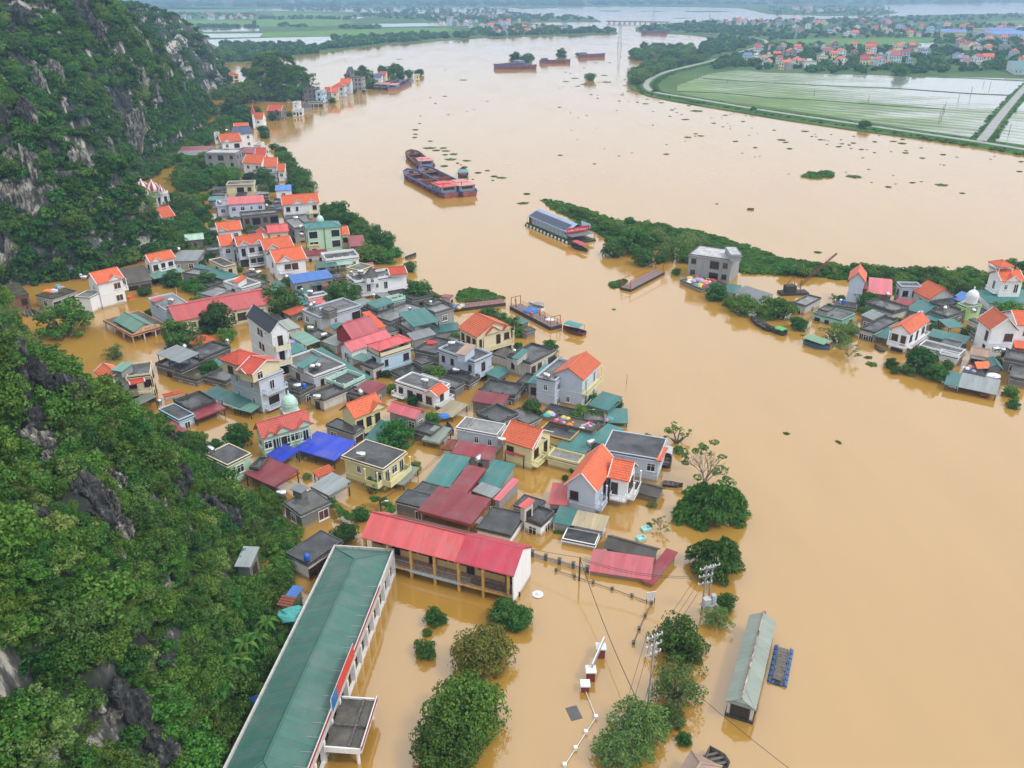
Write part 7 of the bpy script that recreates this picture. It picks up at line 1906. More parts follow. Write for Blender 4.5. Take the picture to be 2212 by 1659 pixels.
boat('31', (530,1370), (325,1300), 3.8, 'blue-sided houseboat with mossy tarpaulin roof by the leaning tree', plain('dull_blue_hull', (.05,.13,.22)), WOODG, 1.0, (.0,.9,2.0), plain('mossy_tarp', (.20,.33,.20)))
boat('31', (920,1335), (990,1385), 1.3, 'small canoe by the little balconied villa', HULLK, WOODG, .4)
boat('11', (1385,545), (1300,580), 2.0, 'small boat tied by the teal shed under the riverside trees', WOODG, HULLK, .6)
boat('01', (1170,905), (1105,925), 1.6, 'orange raft by the columned porch below the hill', ORANGEP, ORANGEP, .5)
boat('12', (1650,350), (1690,430), 1.3, 'wooden skiff lying in the flooded street', WOODG, HULLK, .5)
boat('23', (1700,1530), (1800,1700), 2.6, 'dark bow of a boat with potted plants below the houseboat', HULLK, WOODG, .9)
boat('32', (1820,105), (1890,118), 1.2, 'small black boat with orange bundle under the landing stage', HULLK, ORANGEP, .4)
boat('10', (2212,0), (2225,8), .5, 'x', HULLK, HULLK) if False else None

def pontoon(t, A, B, C, z, label, deckm, name='pontoon', cat='pontoon', rails=True, gantry=True):
    b = blk(t, A, B, C, z, 'flat'); c = b['M'] @ Vector((b['w']/2, b['d']/2, 0))
    root = empty(name, (c.x, c.y, 0), math.atan2(b['M'][1][0], b['M'][0][0])); R_ = root.matrix_basis.inverted() @ b['M']; w, d = b['w'], b['d']
    q = MB(); q.box(0, w, 0, d, -.5, z-.06); q.obj('hull', HULLK, root, R_)
    n = max(3, int(w/1.5))
    me = None
    for i in range(n):
        q = MB(); q.box(w*i/n+.02, w*(i+1)/n-.02, .04, d-.04, z-.056, z+RND.uniform(-.01,.02)); q.obj('deck_plate', deckm, root, R_)
    if rails:
        for y in (.1, d-.1):
            q = MB(); q.bar((0, y, z+.9), (w, y, z+.9), .035, n=5); q.bar((0, y, z+.5), (w, y, z+.5), .025, n=4)
            for i in range(n+1): q.bar((w*i/n, y, z), (w*i/n, y, z+.9), .03)
            q.obj('railing', RUSTY, root, R_)
    if gantry:
        for x in (.4, w-.4):
            q = MB(); q.bar((x, .3, z), (x, .3, z+2.4), .10); q.bar((x, d-.3, z), (x, d-.3, z+2.4), .10); q.bar((x, .3, z+2.4), (x, d-.3, z+2.4), .10); q.obj('gantry', plain('orange_gantry', (.42,.08,.04)), root, R_)
    tag(root, label, cat); return root, b
DECKP = plain('dusty_deck', (.24,.17,.16), .75, var=.2)
PF, _ = pontoon('21', (0,985), (330,1175), (410,1140), 1.0, 'ferry pontoon carrying rescue crew and blue tarpaulin', DECKP)
pontoon('11', (1700,1010), (2165,958), (2120,925), .9, 'rusty red landing pontoon leading from the bank to the ferry', plain('red_deck_plate', (.26,.12,.11)), gantry=False)
pontoon('21', (945,820), (1030,845), (1310,690), .8, 'derelict rust pontoon below the unfinished concrete house', DECKP)
boat('21', (140,985), (265,1030), 2.4, 'white speedboat moored along the ferry pontoon', WHITEP, plain('boat_grey', (.25,.26,.27)), .9, (.1,.45,2.0), plain('boat_grey', (.25,.26,.27)))
H('grey boathouse with teal roof floating behind the ferry', blk('21', (85,1185), (125,1215), (190,1185), 2.0, 'flat', 'K', 'mo', par=.1, win=False), blk('21', (20,1110), (90,1150), (135,1120), 2.6, 'sx', 'K', 'tl'), name='boathouse', cat='boathouse')
H('little shed on a float at the root of the landing pontoon', blk('11', (1600,905), (1680,918), (1700,890), 1.8, 'flat', 'DW', 'ma', par=0), name='shed', cat='shed')

# floating restaurant
FR = blk('D', (1140.6,484.8), (1229.9,528.7), (1279.8,516.8), .5)
c = FR['M'] @ Vector((FR['w']/2, FR['d']/2, 0)); rz = math.atan2(FR['M'][1][0], FR['M'][0][0])
root = empty('floating_restaurant', (c.x, c.y, 0), rz); R_ = root.matrix_basis.inverted() @ FR['M']; w, d = FR['w'], FR['d']
q = MB(); q.box(0, w, 0, d, -.4, .45); q.obj('hull', HULLK, root, R_)
q = MB(); q.box(.1, w-.1, .1, d-.1, .455, .52); q.obj('deck', WOODG, root, R_)
zr = 3.4; y0, y1 = 1.6, d-.6
q = MB(); q.box(.4, w*.80, y0+1.0, y1, .52, zr); q.obj('wall', wmat('LB'), root, R_)
q = MB(); q.box(.3, .39, y0, y1, .52, zr+.2); q.poly([(.3, y0, zr), (.3, (y0+y1)/2, zr+2.1), (.3, y1, zr)]); q.obj('end_wall', wmat('RD'), root, R_)
ym = (y0+y1)/2; rs_ = 2.2
q = MB(); slope(q, (.2, y0-.4, zr), (w*.86, y0-.4, zr), (w*.86, ym, zr+rs_), (.2, ym, zr+rs_), False); slope(q, (w*.86, y1+.4, zr), (.2, y1+.4, zr), (.2, ym, zr+rs_), (w*.86, ym, zr+rs_), False)
ro = q.obj('roof', sheet_mat('sky_tin', (.30,.42,.60), 0), root, R_)
q = MB(); slope(q, (w*.80, y0-.6, 2.6), (w*.99, y0-.6, 2.6), (w*.99, y1+.4, 2.7), (w*.80, y1+.4, 2.7), False); q.obj('terrace_roof', sheet_mat('gr', SHEETC['gr'], 0), root, R_)
SOL = plain('solar_cell', (.035,.045,.085), .25, var=.15)
sl_ = math.hypot(ym-y0+.4, rs_); an = math.atan2(rs_, ym-y0+.4)
pm_ = MB(); pm_.box(.03, .98, .03, 1.6, 0, .05); pme = pm_.mesh('solar_panel', SOL)
nx_, ny_ = int(w*.82/1.02), max(2, int((sl_-.6)/1.66))
for i in range(nx_):
    for j in range(ny_):
        put('solar_panel', pme, ro, Matrix.Translation((.6+i*1.02, y0-.4, zr+.12)) @ Matrix.Rotation(an, 4, 'X') @ Matrix.Translation((0, .3+j*1.66, 0)))
for i in range(12):
    q = MB(); x = 1+(w-1.4)*i/11; q.bar((x, .5, .5), (x, .5, 2.7 if x > w*.8 else zr), .05); q.obj('post', WOODG, root, R_)
for y in (.5, d*.35, d*.65, d-.6):
    q = MB(); q.bar((w-.4, y, .5), (w-.4, y, 2.65), .06); q.obj('post', WOODG, root, R_)
for k in range(12):
    x = 2+(w-4)*k/11; q = MB(); q.lathe([(.30,-.1),(.48,-.1),(.48,.1),(.30,.1)], 0, 0, 10); q.obj('tyre', WHITE, root, R_ @ Matrix.Translation((x, -.12, .45)) @ Matrix.Rotation(math.pi/2, 4, 'X'))
for k in range(26):
    x = .8+(w-1.6)*k/25; s = RND.uniform(.5,.85)
    put('planter_foliage', RND.choice([LOWS[0], LOWS[1], SHRUBS[4], SHRUBS[0]]), root, R_ @ Matrix.Translation((x, .35+RND.uniform(0,.5), .8)) @ Matrix.Diagonal((s, s*.8, s*1.1, 1)))
for k in range(9):
    y = .6+(d-1.2)*k/8; s = RND.uniform(.4,.7)
    put('planter_foliage', RND.choice([LOWS[0], SHRUBS[4], SHRUBS[1]]), root, R_ @ Matrix.Translation((w-.2, y, .8)) @ Matrix.Diagonal((s, s, s*1.1, 1)))
q = MB(); q.box(w*.87, w*.87+.12, y0-.6, y1+.2, 2.9, 4.7); sg = q.obj('sign_board', REDP, root, R_)
text_part('lettering', 'Coffee Nổi Hoàng A', 1.0, WHITE, sg, Matrix.Translation((w*.87+.125, (y0+y1)/2-.2, 3.75)) @ Matrix.Rotation(math.pi/2, 4, 'Z') @ Matrix.Rotation(math.pi/2, 4, 'X'))
q = MB(); q.box(w*.72, w*.9, y1+.1, y1+.2, 3.6, 5.2); q.obj('billboard_back', plain('pale_panel', (.50,.58,.66)), root, R_)
tag(root, 'floating restaurant with solar-panelled roof, red sign board and planters along the deck', 'restaurant')

# houseboat in the lower right, raft and second houseboat
HB = blk('D', (1566,1515), (1632,1534), (1678,1344), 2.4, 'gy', 'DW', 'pg', rise=1.1, trim=None, win={0:'-g-'}, zb=.4, ov=.25)
hb = H('long houseboat with faded green ridge roof and pale end wall', HB, name='houseboat', cat='houseboat')
R_ = place(hb, HB); w, d = HB['w'], HB['d']
q = MB(); q.box(.1, w-.1, .1, d-.1, -.5, .39); q.poly([(.4, d-.1, .39), (w-.4, d-.1, .39), (w/2, d+3.6, .9)]); q.poly([(.4, d-.1, -.5), (w/2, d+3.6, .9), (.4, d-.1, .39)][::-1]); q.poly([(w-.4, d-.1, -.5), (w-.4, d-.1, .39), (w/2, d+3.6, .9)][::-1])
q.obj('hull', HULLK, hb, R_)
q = MB(); q.bar((w/2, 0, 3.6), (w/2, d, 3.6), .13, n=5); q.obj('rusted_ridge', plain('flaking_ridge', (.42,.30,.24), .8, var=.5, scale=1.5), hb, R_)
q = MB(); slope(q, (-.02, -.02, 2.45), (w+.02, -.02, 2.45), (w/2, 1.8, 3.6), (w/2, 1.8, 3.6), False); q.obj('front_hip', sheet_mat('pg', SHEETC['pg'], 1), hb, R_)
RB = blk('D', (1661,1466), (1698.6,1478), (1711.8,1402), .5)
c = RB['M'] @ Vector((RB['w']/2, RB['d']/2, 0)); rf = empty('raft', (c.x, c.y, 0), math.atan2(RB['M'][1][0], RB['M'][0][0])); R_ = rf.matrix_basis.inverted() @ RB['M']; w, d = RB['w'], RB['d']
for i in range(22):
    q = MB(); q.box(.35+RND.uniform(0,.15), w-.35-RND.uniform(0,.15), .3+(d-.6)*i/22+.01, .3+(d-.6)*(i+1)/22-.015, .44, .5+RND.uniform(-.015,.02)); q.obj('plank', WOODG, rf, R_)
q = MB()
for x in (.3, w-.3): q.bar((x, .2, .9), (x, d-.2, .9), .035); q.bar((x, .2, .4), (x, d-.2, .4), .05)
for x in (.3, w-.3):
    for i in range(6): q.bar((x, .2+(d-.4)*i/5, .3), (x, .2+(d-.4)*i/5, .9), .03)
q.obj('rail_frame', plain('blue_pipe', (.08,.16,.35)), rf, R_)
for i in range(7):
    for x in (.12, w-.12):
        q = MB(); y = .3+(d-.6)*i/6; q.bar((x, y-.42, .12), (x, y+.42, .12), .28, n=10); q.obj('float_drum', plain('faded_blue_drum', (.06,.13,.27), .5, var=.3), rf, R_)
for x in (.8, w/2, w-.8):
    q = MB(); q.bar((x-.4, .05, .1), (x+.4, .05, .1), .26, n=10); q.obj('float_drum', plain('faded_blue_drum', (.06,.13,.27), .5, var=.3), rf, R_)
tag(rf, 'blue drum raft with weathered plank deck beside the long houseboat', 'raft')
hb2 = H('houseboat roof with pink and pale blue ridges at the lower edge', blk('D', (1440,1697), (1512,1730), (1565,1655), 2.2, 'hip', 'DW', 'tn2', zb=.3, rise=1.0, trim=None), name='houseboat', cat='houseboat')

# crane barge
a = UT('31', (215,880), 0)
cr = empty('crane_barge', a, .1)
q = MB(); q.box(-4,4,-1.6,1.6,-.4,.7); q.obj('hull', HULLK, cr)
q = MB(); q.box(-2.6,.4,-1.1,1.1,.7,2.6); q.obj('cabin', HULLK, cr)
q = MB(); q.bar((-2.4,0,2.6),(-.6,0,5.0),.09); q.bar((.2,0,2.6),(-.6,0,5.0),.09); q.obj('mast', RUSTY, cr)
p0 = Vector((1.2,0,2.0)); p1 = UT('31', (510,612), 0); 
tip = Vector((11.5, 1.0, 11.2)); q = MB(); dr = (tip-p0); s1 = Vector((0,.35,0)); s2 = dr.normalized().cross(Vector((0,1,0)))*.35
cor = [s1+s2, s1-s2, -s1-s2, -s1+s2]
for cc in cor: q.bar(p0+cc, tip+cc*.4, .06)
for i in range(14):
    f0, f1 = i/14, (i+1)/14
    for k in range(4):
        q.bar(p0.lerp(tip, f0)+cor[k]*(1-.6*f0), p0.lerp(tip, f1)+cor[(k+1) % 4]*(1-.6*f1), .03, n=3)
q.obj('boom', RUSTY, cr)
q = MB(); q.bar((-.6,0,5.0), tip, .025, n=3); q.obj('cable', DARKM, cr)
q = MB(); q.bar((1.5,-1.4,-.5),(1.2,-1.4,4.5),.12,n=6); q.obj('spud_pole', RUSTY, cr)
tag(cr, 'rusty floating crane with raised lattice boom behind the right bank', 'crane')

# ------------------------------------------------------------------ poles, wires, fences, small things
def top_z(bx, by, ty):
    g = U(bx, by, 0); lo, hi = 0, 40
    for _ in range(40):
        z = (lo+hi)/2
        v = Vector((g.x, g.y, z-HC)); dep = v.y*math.cos(PITCH)-v.z*math.sin(PITCH); up = v.y*math.sin(PITCH)+v.z*math.cos(PITCH)
        py = CY - F*up/dep
        if py > ty: lo = z
        else: hi = z
    return z
def pole(t, base, ytop, label, mat=CONC, r=.17, arms=0, ang=0.0, group=None, h=None, lamp=False):
    q = T(t, base); g = U(q[0], q[1], 0); z = h or top_z(q[0], q[1], T(t, (0, ytop))[1])
    root = empty('utility_pole', g, ang)
    b = MB(); b.bar((0,0,-3), (0,0,z), r, n=8, r2=r*.62); b.obj('shaft', mat, root)
    for k in range(arms):
        b = MB(); zz = z-.3-k*1.25; b.box(-1.1,1.1,-.06,.06,zz-.06,zz+.06); b.bar((-.7,0,zz-.05),(0,0,zz-.65),.03); b.bar((.7,0,zz-.05),(0,0,zz-.65),.03); b.obj('crossarm', plain('galvanised', (.45,.46,.47), .4, .6), root)
        for x in (-1.0,-.35,.35,1.0): b = MB(); b.lathe([(.04,zz+.06),(.09,zz+.12),(.05,zz+.2),(.09,zz+.26),(.03,zz+.36)], x, 0, 8); b.obj('insulator', WHITE, root)
    if lamp: b = MB(); b.bar((0,0,z-.6),(.9,0,z-.2),.04); b.box(.7,1.3,-.12,.12,z-.28,z-.16); b.obj('lamp_arm', WHITE, root)
    tag(root, label, 'utility pole', group)
    return g + Vector((0,0,z))
PA = pole('23', (1165,1240), 505, 'tall concrete power pole with three crossarms beside the feathery trees', arms=3, ang=.5)
PB = pole('23', (1640,290), -80, 'concrete transformer pole wrapped in the drooping trees', arms=3, ang=.3)
PB2 = pole('23', (1690,270), -100, 'second transformer pole with grey meter boxes in the drooping trees', arms=1, ang=.3)
b = MB(); b.box(-.5,.5,-.4,.4,0,1.1); b.box(.7,1.3,-.3,.3,.3,1.5); g = UT('23', (1680,250), 2.0); o = empty('transformer', g, .3); b.obj('case', plain('grey_case', (.45,.47,.48)), o); b = MB(); b.box(-.7,1.5,-.6,.6,-.12,0); b.obj('platform', CONC, o); tag(o, 'grey transformer boxes on the twin poles in the drooping trees', 'transformer')
PC_ = pole('12', (1085,1150), 1000, 'blackened utility pole with white lamp behind the red-roofed school', mat=DARKM, lamp=True)
PD = pole('23', (580,42), -160, 'dark slim pole in the picket fence line', mat=DARKM)
PE = pole('01', (1530,890), 820, 'thin lamp post in the garden by the clinic', mat=WHITE, r=.06)
pole('21', (990,1659), 1575, 'thin leaning stake off the tall riverside house', mat=DARKM, r=.06)
pole('21', (860,250), 205, 'lone short pole on the weedy spit', mat=DARKM, r=.15)
pole('21', (20,1270), 1150, 'slim curved lamp post among riverside bushes', mat=WHITE, r=.06)
for x, y, yt in [(395,840,770),(865,890,825),(1490,1060,905),(1470,1080,960),(1515,1000,875),(1640,895,805),(1745,850,745),(1860,740,695),(2075,1180,1065),(1915,760,700)]:
    pole('30', (x, y), yt, 'thin utility pole standing in the flooded paddy', mat=CONCD, r=.2, group='paddy utility poles')
for x, y, yt in [(1600,690,640),(1860,725,675)]: pole('20', (x, y), yt, 'thin utility pole standing in the flooded paddy', mat=CONCD, r=.2, group='paddy utility poles')
def wire(a, b_, sag, label, r=.028):
    q = MB(); n = 14; P = []
    for i in range(n+1):
        f = i/n; p = a.lerp(b_, f); P.append(p - Vector((0,0,sag*4*f*(1-f))))
    for i in range(n): q.bar(P[i], P[i+1], r, n=4)
    o = q.obj('power_line', DARKM); tag(o, label, 'wire', 'overhead power lines')
EX = UT('23', (400,1900), 8)
for k, dx in enumerate((-.9,-.3,.9)): wire(PA+Vector((dx,0,-.1)), UT('23', (330+k*90,2100), 8.5)+Vector((0,-10,0)), .5, 'overhead wire running from the tall power pole toward the lower edge')
for k, dx in enumerate((-.8,0,.8)): wire(PA+Vector((dx,0,-1.4)), PB+Vector((dx,0,-.2)), .7, 'overhead wire between the tall power pole and the transformer pole')
for k, dz in enumerate((0,-.3)): wire(PD+Vector((0,0,dz)), PB+Vector((0,0,-1.5+dz)), 1.2, 'overhead wire between the dark slim pole and the transformer pole')
wire(PD, PC_, 1.5, 'overhead wire from the dark slim pole across the school roof')
wire(PD+Vector((0,0,-.2)), UT('23', (1165,1240), 3.2), 1.2, 'slack black cable drooping from the dark slim pole to the tall power pole', .05)
for k in range(2): wire(PC_+Vector((0,0,-.1*k)), UT('12', (1900+40*k,260), 5.0), 1.6, 'overhead wire along the flooded street')
wire(PA+Vector((0,0,-3)), UT('33', (500,1900), 7), .5, 'overhead wire crossing the open water beside the houseboat')
# picket fence
a, b_ = UT('22', (175,1490), 0), UT('22', (650,1625), 0); M, L = frame2(a, b_); fc = empty('picket_fence', (a+b_)/2, math.atan2(M[1][0], M[0][0])); R_ = fc.matrix_basis.inverted() @ M
me = MB(); me.box(-.05,.05,-.03,.03,-.5,.75); pm1 = me.mesh('picket', CONC)
for i in range(46): put('picket', pm1, fc, R_ @ Matrix.Translation((L*(i+.5)/46, 0, RND.uniform(-.06,.06))))
for i in range(5): q = MB(); q.box(L*i/4-.2, L*i/4+.2, -.2, .2, -1, 1.0); q.box(L*i/4-.26, L*i/4+.26, -.26, .26, 1.0, 1.1); q.obj('post', CONCD, fc, R_)
q = MB(); q.box(0, L, -.02, .02, .45, .55); q.obj('rail', CONC, fc, R_)
tag(fc, 'concrete picket fence just above the water beside the red-roofed school', 'fence')
def fence_posts(t, pts, label, cap, name='sunken_fence'):
    P = [UT(t, p, 0) for p in pts]; root = empty(name, P[0])
    for i, p in enumerate(P):
        l = p-P[0]; q = MB(); q.box(l.x-.16, l.x+.16, l.y-.16, l.y+.16, -1.2, .38); q.box(l.x-.22, l.x+.22, l.y-.22, l.y+.22, .38, .46); q.obj('post', cap, root)
        if i:
            k = P[i-1]-P[0]; q = MB(); q.bar(k+Vector((0,0,.18)), l+Vector((0,0,.18)), .05); q.obj('rail', cap, root)
    tag(root, label, 'fence')
fence_posts('23', [(380,-40),(540,10),(700,65),(865,120),(1035,180),(1205,242),(1150,350),(1098,465),(1050,585)], 'dark tops of a drowned yard fence beyond the school', CONCD)
fence_posts('23', [(628,985),(725,1230),(640,1360),(550,1500),(455,1645)], 'white top of a drowned wall running toward the lower edge', WHITE)
# school gate with sign board
BRICKP = plain('gate_brick', (.22,.05,.035), .8)
p1, p2, p3 = UT('23', (765,690), 0), UT('23', (678,890), 0), UT('23', (630,985), 0)
gt = empty('gate_sign', p2)
for i, (p, h, s) in enumerate(((p1,1.5,.5),(p2,1.5,.5),(p3,1.0,.45))):
    l = p-p2; q = MB(); q.box(l.x-s, l.x+s, l.y-s, l.y+s, -1.5, h); q.obj('gate_post', BRICKP, gt); q = MB(); q.box(l.x-s-.15, l.x+s+.15, l.y-s-.15, l.y+s+.15, h, h+.18); q.obj('cap', WHITE, gt)
l = p1-p2; M, L = frame2(Vector((0,0,0)), l); q = MB(); q.box(.1, L+1.0, -.13, -.05, 1.5, 2.35); q.obj('name_board', plain('pale_sign', (.30,.36,.44)), gt, M); q = MB(); q.box(.08, L+1.02, -.16, -.02, 2.35, 2.41); q.obj('board_top', WHITE, gt, M)
tag(gt, 'school gate with edge-on name board and brick posts in the flooded yard', 'gate')
q = MB(); q.bar((0,0,0),(0,.02,1.4),.05); q.box(-.7,.7,-.06,.06,.9,2.0); g = UT('23', (1195,235), 0); o = empty('notice_board', g, .2); q.obj('panel', plain('white_notice', (.62,.63,.64)), o); q = MB(); q.bar((-.6,0,-.8),(-.6,0,.9),.06); q.obj('leg', DARKM, o); q = MB(); q.bar((.6,0,-.8),(.6,0,.9),.06); q.obj('leg', DARKM, o); tag(o, 'small white notice board standing in the flooded yard', 'sign')
q = MB(); q.box(-.7,.7,-1.0,1.0,-.05,.06); o = put('floating_sheet', q.mesh('floating_sheet', plain('dark_panel', (.10,.10,.10))), None, Matrix.Translation(UT('23', (535,1185), 0)) @ Matrix.Rotation(.3, 4, 'Z')); tag(o, 'dark rectangular sheet floating in the flooded yard', 'panel')
q = MB(); q.lathe([(.75,0),(.82,.1),(.78,.16),(.7,.16)], 0, 0, 20); q.lathe([(.34,.05),(.36,.3),(.1,.42)], .1, 0, 12); o = q.obj('coracle', WHITEP); o.matrix_basis = Matrix.Translation(UT('23', (222,162), 0)); tag(o, 'round white basin ringed by a hoop by the school end wall', 'basin')
for (x, y) in ((1157,1262),(1115,1342)):
    q = MB(); q.box(-.7,.7,-.5,.5,-.1,.12); 
    for a_ in (-.65,.65): q.box(a_-.06,a_+.06,-.5,.5,.12,.45)
    for a_ in (-.45,.45): q.box(-.59,.59,a_-.05,a_+.05,.12,.45)
    o = q.obj('basin', plain('aqua_plastic', (.38,.70,.70))); o.matrix_basis = Matrix.Translation(UT('22', (x, y), 0)) @ Matrix.Rotation(.4, 4, 'Z'); tag(o, 'pale aqua basin floating beside the drowned shrub', 'basin', 'floating basins')
# rescued bundles
def crumple(seed, mat):
    rs = random.Random(seed); b = MB(); n, m_ = 9, 5; 
    V = []
    for j in range(m_):
        for k in range(n):
            a = 2*math.pi*k/n; rr = math.cos(j/(m_-1)*1.45)*rs.uniform(.8,1.1); V.append((rr*math.cos(a), rr*math.sin(a), math.sin(j/(m_-1)*1.5)*.75*rs.uniform(.85,1.15)))
    b.v = V
    for j in range(m_-1):
        for k in range(n): b.f.append((j*n+k, j*n+(k+1) % n, (j+1)*n+(k+1) % n, (j+1)*n+k)); b.m.append(0)
    b.f.append(tuple((m_-1)*n+k for k in range(n))); b.m.append(0)
    return b.mesh('bundle', mat)
BC = [('white',(.72,.73,.75)),('blue',(.05,.2,.6)),('red',(.55,.05,.05)),('pink',(.65,.25,.40)),('yellow',(.70,.55,.10)),('teal',(.08,.38,.36)),('brown',(.22,.12,.07)),('grey',(.35,.36,.38)),('orange',(.80,.22,.05)),('lilac',(.45,.42,.70))]
BM = {n_: [crumple(i*3+k, plain('cloth_'+n_, c_, .7)) for k in range(2)] for i, (n_, c_) in enumerate(BC)}
def bundles(t, quad, n, z, where, smin=.35, smax=.8, seed=0):
    rs = random.Random(seed)
    for i in range(n):
        u, v = rs.random(), rs.random()
        a = [quad[0][k]*(1-u)+quad[1][k]*u for k in (0,1)]; b_ = [quad[3][k]*(1-u)+quad[2][k]*u for k in (0,1)]
        p = UT(t, (a[0]*(1-v)+b_[0]*v, a[1]*(1-v)+b_[1]*v), z); nm = rs.choice(BC)[0]; s = rs.uniform(smin, smax)
        o = put('bundle', rs.choice(BM[nm]), None, Matrix.Translation(p) @ Matrix.Rotation(rs.uniform(0,6), 4, 'Z') @ Matrix.Diagonal((s*rs.uniform(.8,1.6), s, s*rs.uniform(.5,1.0), 1)))
        tag(o, '%s cloth bundle heaped on %s' % (nm, where), 'bundle', 'rescued bundles on %s' % where)
ter = H('low concrete terrace heaped with belongings before the unfinished house', blk('21', (1465,765), (1640,850), (1840,800), 1.0, 'flat', 'K', 'fm', par=.25, win=False), name='terrace', cat='terrace')
bundles('21', [(1490,765),(1640,830),(1760,770),(1570,725)], 34, 1.02, 'the concrete terrace', .5, 1.1, 3)
bundles('22', [(340,325),(660,400),(730,345),(420,285)], 20, 2.72, 'the cluttered roof terrace', .3, .7, 4)
bundles('22', [(680,215),(800,250),(890,300),(830,330)], 14, 1.0, 'the river edge deck', .3, .7, 5)
bundles('01', [(350,850),(480,880),(560,820),(450,800)], 7, 3.22, 'the hillside house roof', .5, 1.0, 6)
bundles('11', [(1690,1000),(1760,1010),(1860,975),(1720,960)], 9, .92, 'the landing pontoon', .5, 1.1, 7)
bundles('31', [(1690,1530),(1800,1560),(1880,1560),(1740,1500)], 6, 1.72, 'the hamlet porch roof', .4, .8, 8)
bundles('12', [(280,900),(420,950),(560,1010),(380,880)], 4, 2.82, 'the weathered grey roof', .2, .35, 9)
bundles('22', [(270,250),(390,240),(400,285),(300,290)], 3, 3.6, 'the rusty stair box', .7, 1.1, 10)
for t, x, y, z, nm, s, lb in [('11',1510,1305,2.55,'red',1.1,'red overturned dinghy on the dark flat roof'),('21',165,1030,1.1,'blue',1.6,'large blue tarpaulin on the ferry pontoon'),('21',325,1105,1.1,'white',.9,'white cooler bundle on the ferry pontoon'),('11',1515,1385,1.2,'white',1.0,'white sheet hanging behind the pale blue house'),('11',340,1300,1.4,'lilac',1.3,'pale tarpaulin sagging beside the tall white house'),('12',1625,180+100,1.0,'blue',1.0,'blue tarpaulin edge before the white street house'),('31',1940,1590,1.6,'white',1.2,'white plastic sheet on the porch'),('13',330,340,2.6,'teal',1.7,'green net over scrap beside the long school'),('13',20,1070,1.5,'blue',.8,'blue plastic scrap beside the long school')]:
    o = put('tarpaulin', BM[nm][0], None, Matrix.Translation(UT(t, (x, y), z)) @ Matrix.Diagonal((s*1.4, s, s*.7, 1))); tag(o, lb, 'tarpaulin')
q = MB(); q.slab([(-1.6,-1,0),(1.6,-1,.1),(1.7,1,.9),(-1.4,1,.8)], .05); o = q.obj('orange_tarpaulin', ORANGEP); o.matrix_basis = Matrix.Translation(UT('31', (1850,1510), 2.6)); tag(o, 'bright orange tarpaulin stretched beside the teal-gabled porch', 'tarpaulin')
# hillside shacks by the long school
H('patched tin shack roof on the slope above the long school', blk('02', (2060,1560), (2180,1600), (2212,1450), 5.5, 'sx', 'K', 'tin', zb=2.0, rise=.6), name='shack', cat='shack')
H('rust-roofed pigsty beside the long school', blk('13', (175,250), (300,275), (355,205), 2.6, 'sx', 'K', 'tbr', zb=-.5, rise=.4), name='shack', cat='shack')
H('grey hut with blue tarpaulin roof beside the long school', blk('13', (230,180), (330,190), (430,110), 2.8, 'sx', 'K', 'bl', zb=-.5, rise=.3), name='shack', cat='shack')
H('white wall stub with orange coping in the flooded lane', blk('02', (1412,112), (1575,70), (1570,55), 1.0, 'gx', 'W', 'tor', rise=.3, win=False, trim=None, ov=.2), name='gate_wall', cat='wall')

# ------------------------------------------------------------------ people
def body_mesh():
    me = bpy.data.meshes.new('body')
    J = [(0,0,.95),(0,0,1.2),(0,0,1.42),(0,.01,1.52),(0,.02,1.66),(.10,0,.90),(.11,.02,.50),(.11,0,.06),(.11,-.12,.03),(-.10,0,.90),(-.11,.02,.50),(-.11,0,.06),(-.11,-.12,.03),(.19,0,1.38),(.25,.03,1.10),(.24,-.10,.86),(-.19,0,1.38),(-.25,.03,1.10),(-.24,-.10,.86)]
    E = [(0,1),(1,2),(2,3),(3,4),(0,5),(5,6),(6,7),(7,8),(0,9),(9,10),(10,11),(11,12),(2,13),(13,14),(14,15),(2,16),(16,17),(17,18)]
    Rr = [.15,.14,.16,.06,.11,.09,.065,.045,.04,.09,.065,.045,.04,.07,.05,.035,.07,.05,.035]
    me.from_pydata(J, E, []); o = bpy.data.objects.new('body_tmp', me); COL.objects.link(o)
    m_ = o.modifiers.new('skin', 'SKIN'); s2 = o.modifiers.new('sub', 'SUBSURF'); s2.levels = 1; s2.render_levels = 1
    for v, r in zip(me.skin_vertices[0].data, Rr): v.radius = (r, r*.8)
    me.skin_vertices[0].data[0].use_root = True
    dg = bpy.context.evaluated_depsgraph_get(); dg.update()
    out = bpy.data.meshes.new_from_object(o.evaluated_get(dg)); bpy.data.objects.remove(o, do_unlink=True)
    return out
BODY = body_mesh()
SKIN = plain('skin', (.42,.24,.16), .6, var=.05); TROU = plain('dark_trousers', (.03,.035,.05), .8); HAIR = plain('black_hair', (.01,.01,.01), .5)
BODYS = {}
def person(t, x, y, z, top, label, rz):
    if top.name not in BODYS:
        m_ = BODY.copy(); m_.materials.clear()
        for k in (SKIN, top, TROU): m_.materials.append(k)
        for p in m_.polygons: p.material_index = 0 if p.center.z > 1.50 or (abs(p.center.x) > .215 and p.center.z < 1.15) else (1 if p.center.z > .88 else 2)
        BODYS[top.name] = m_
    p = UT(t, (x, y), z); o = empty('person', p, rz)
    put('body', BODYS[top.name], o)
    q = MB(); q.lathe([(.05,1.62),(.11,1.66),(.125,1.74),(.11,1.80),(.05,1.84)], 0, .03, 10); q.obj('hair', HAIR, o, smooth=True)
    tag(o, label, 'person')
VEST = plain('orange_vest', (.85,.16,.05), .6); GREYT = plain('grey_shirt', (.25,.25,.27), .7); PNKT = plain('pink_shirt', (.65,.15,.30), .7)
person('21', 30, 965, 1.0, VEST, 'person in orange vest standing at the bank end of the ferry pontoon', .3)
person('21', 34, 990, 1.0, VEST, 'person in orange vest walking just behind another on the pontoon', 2.)
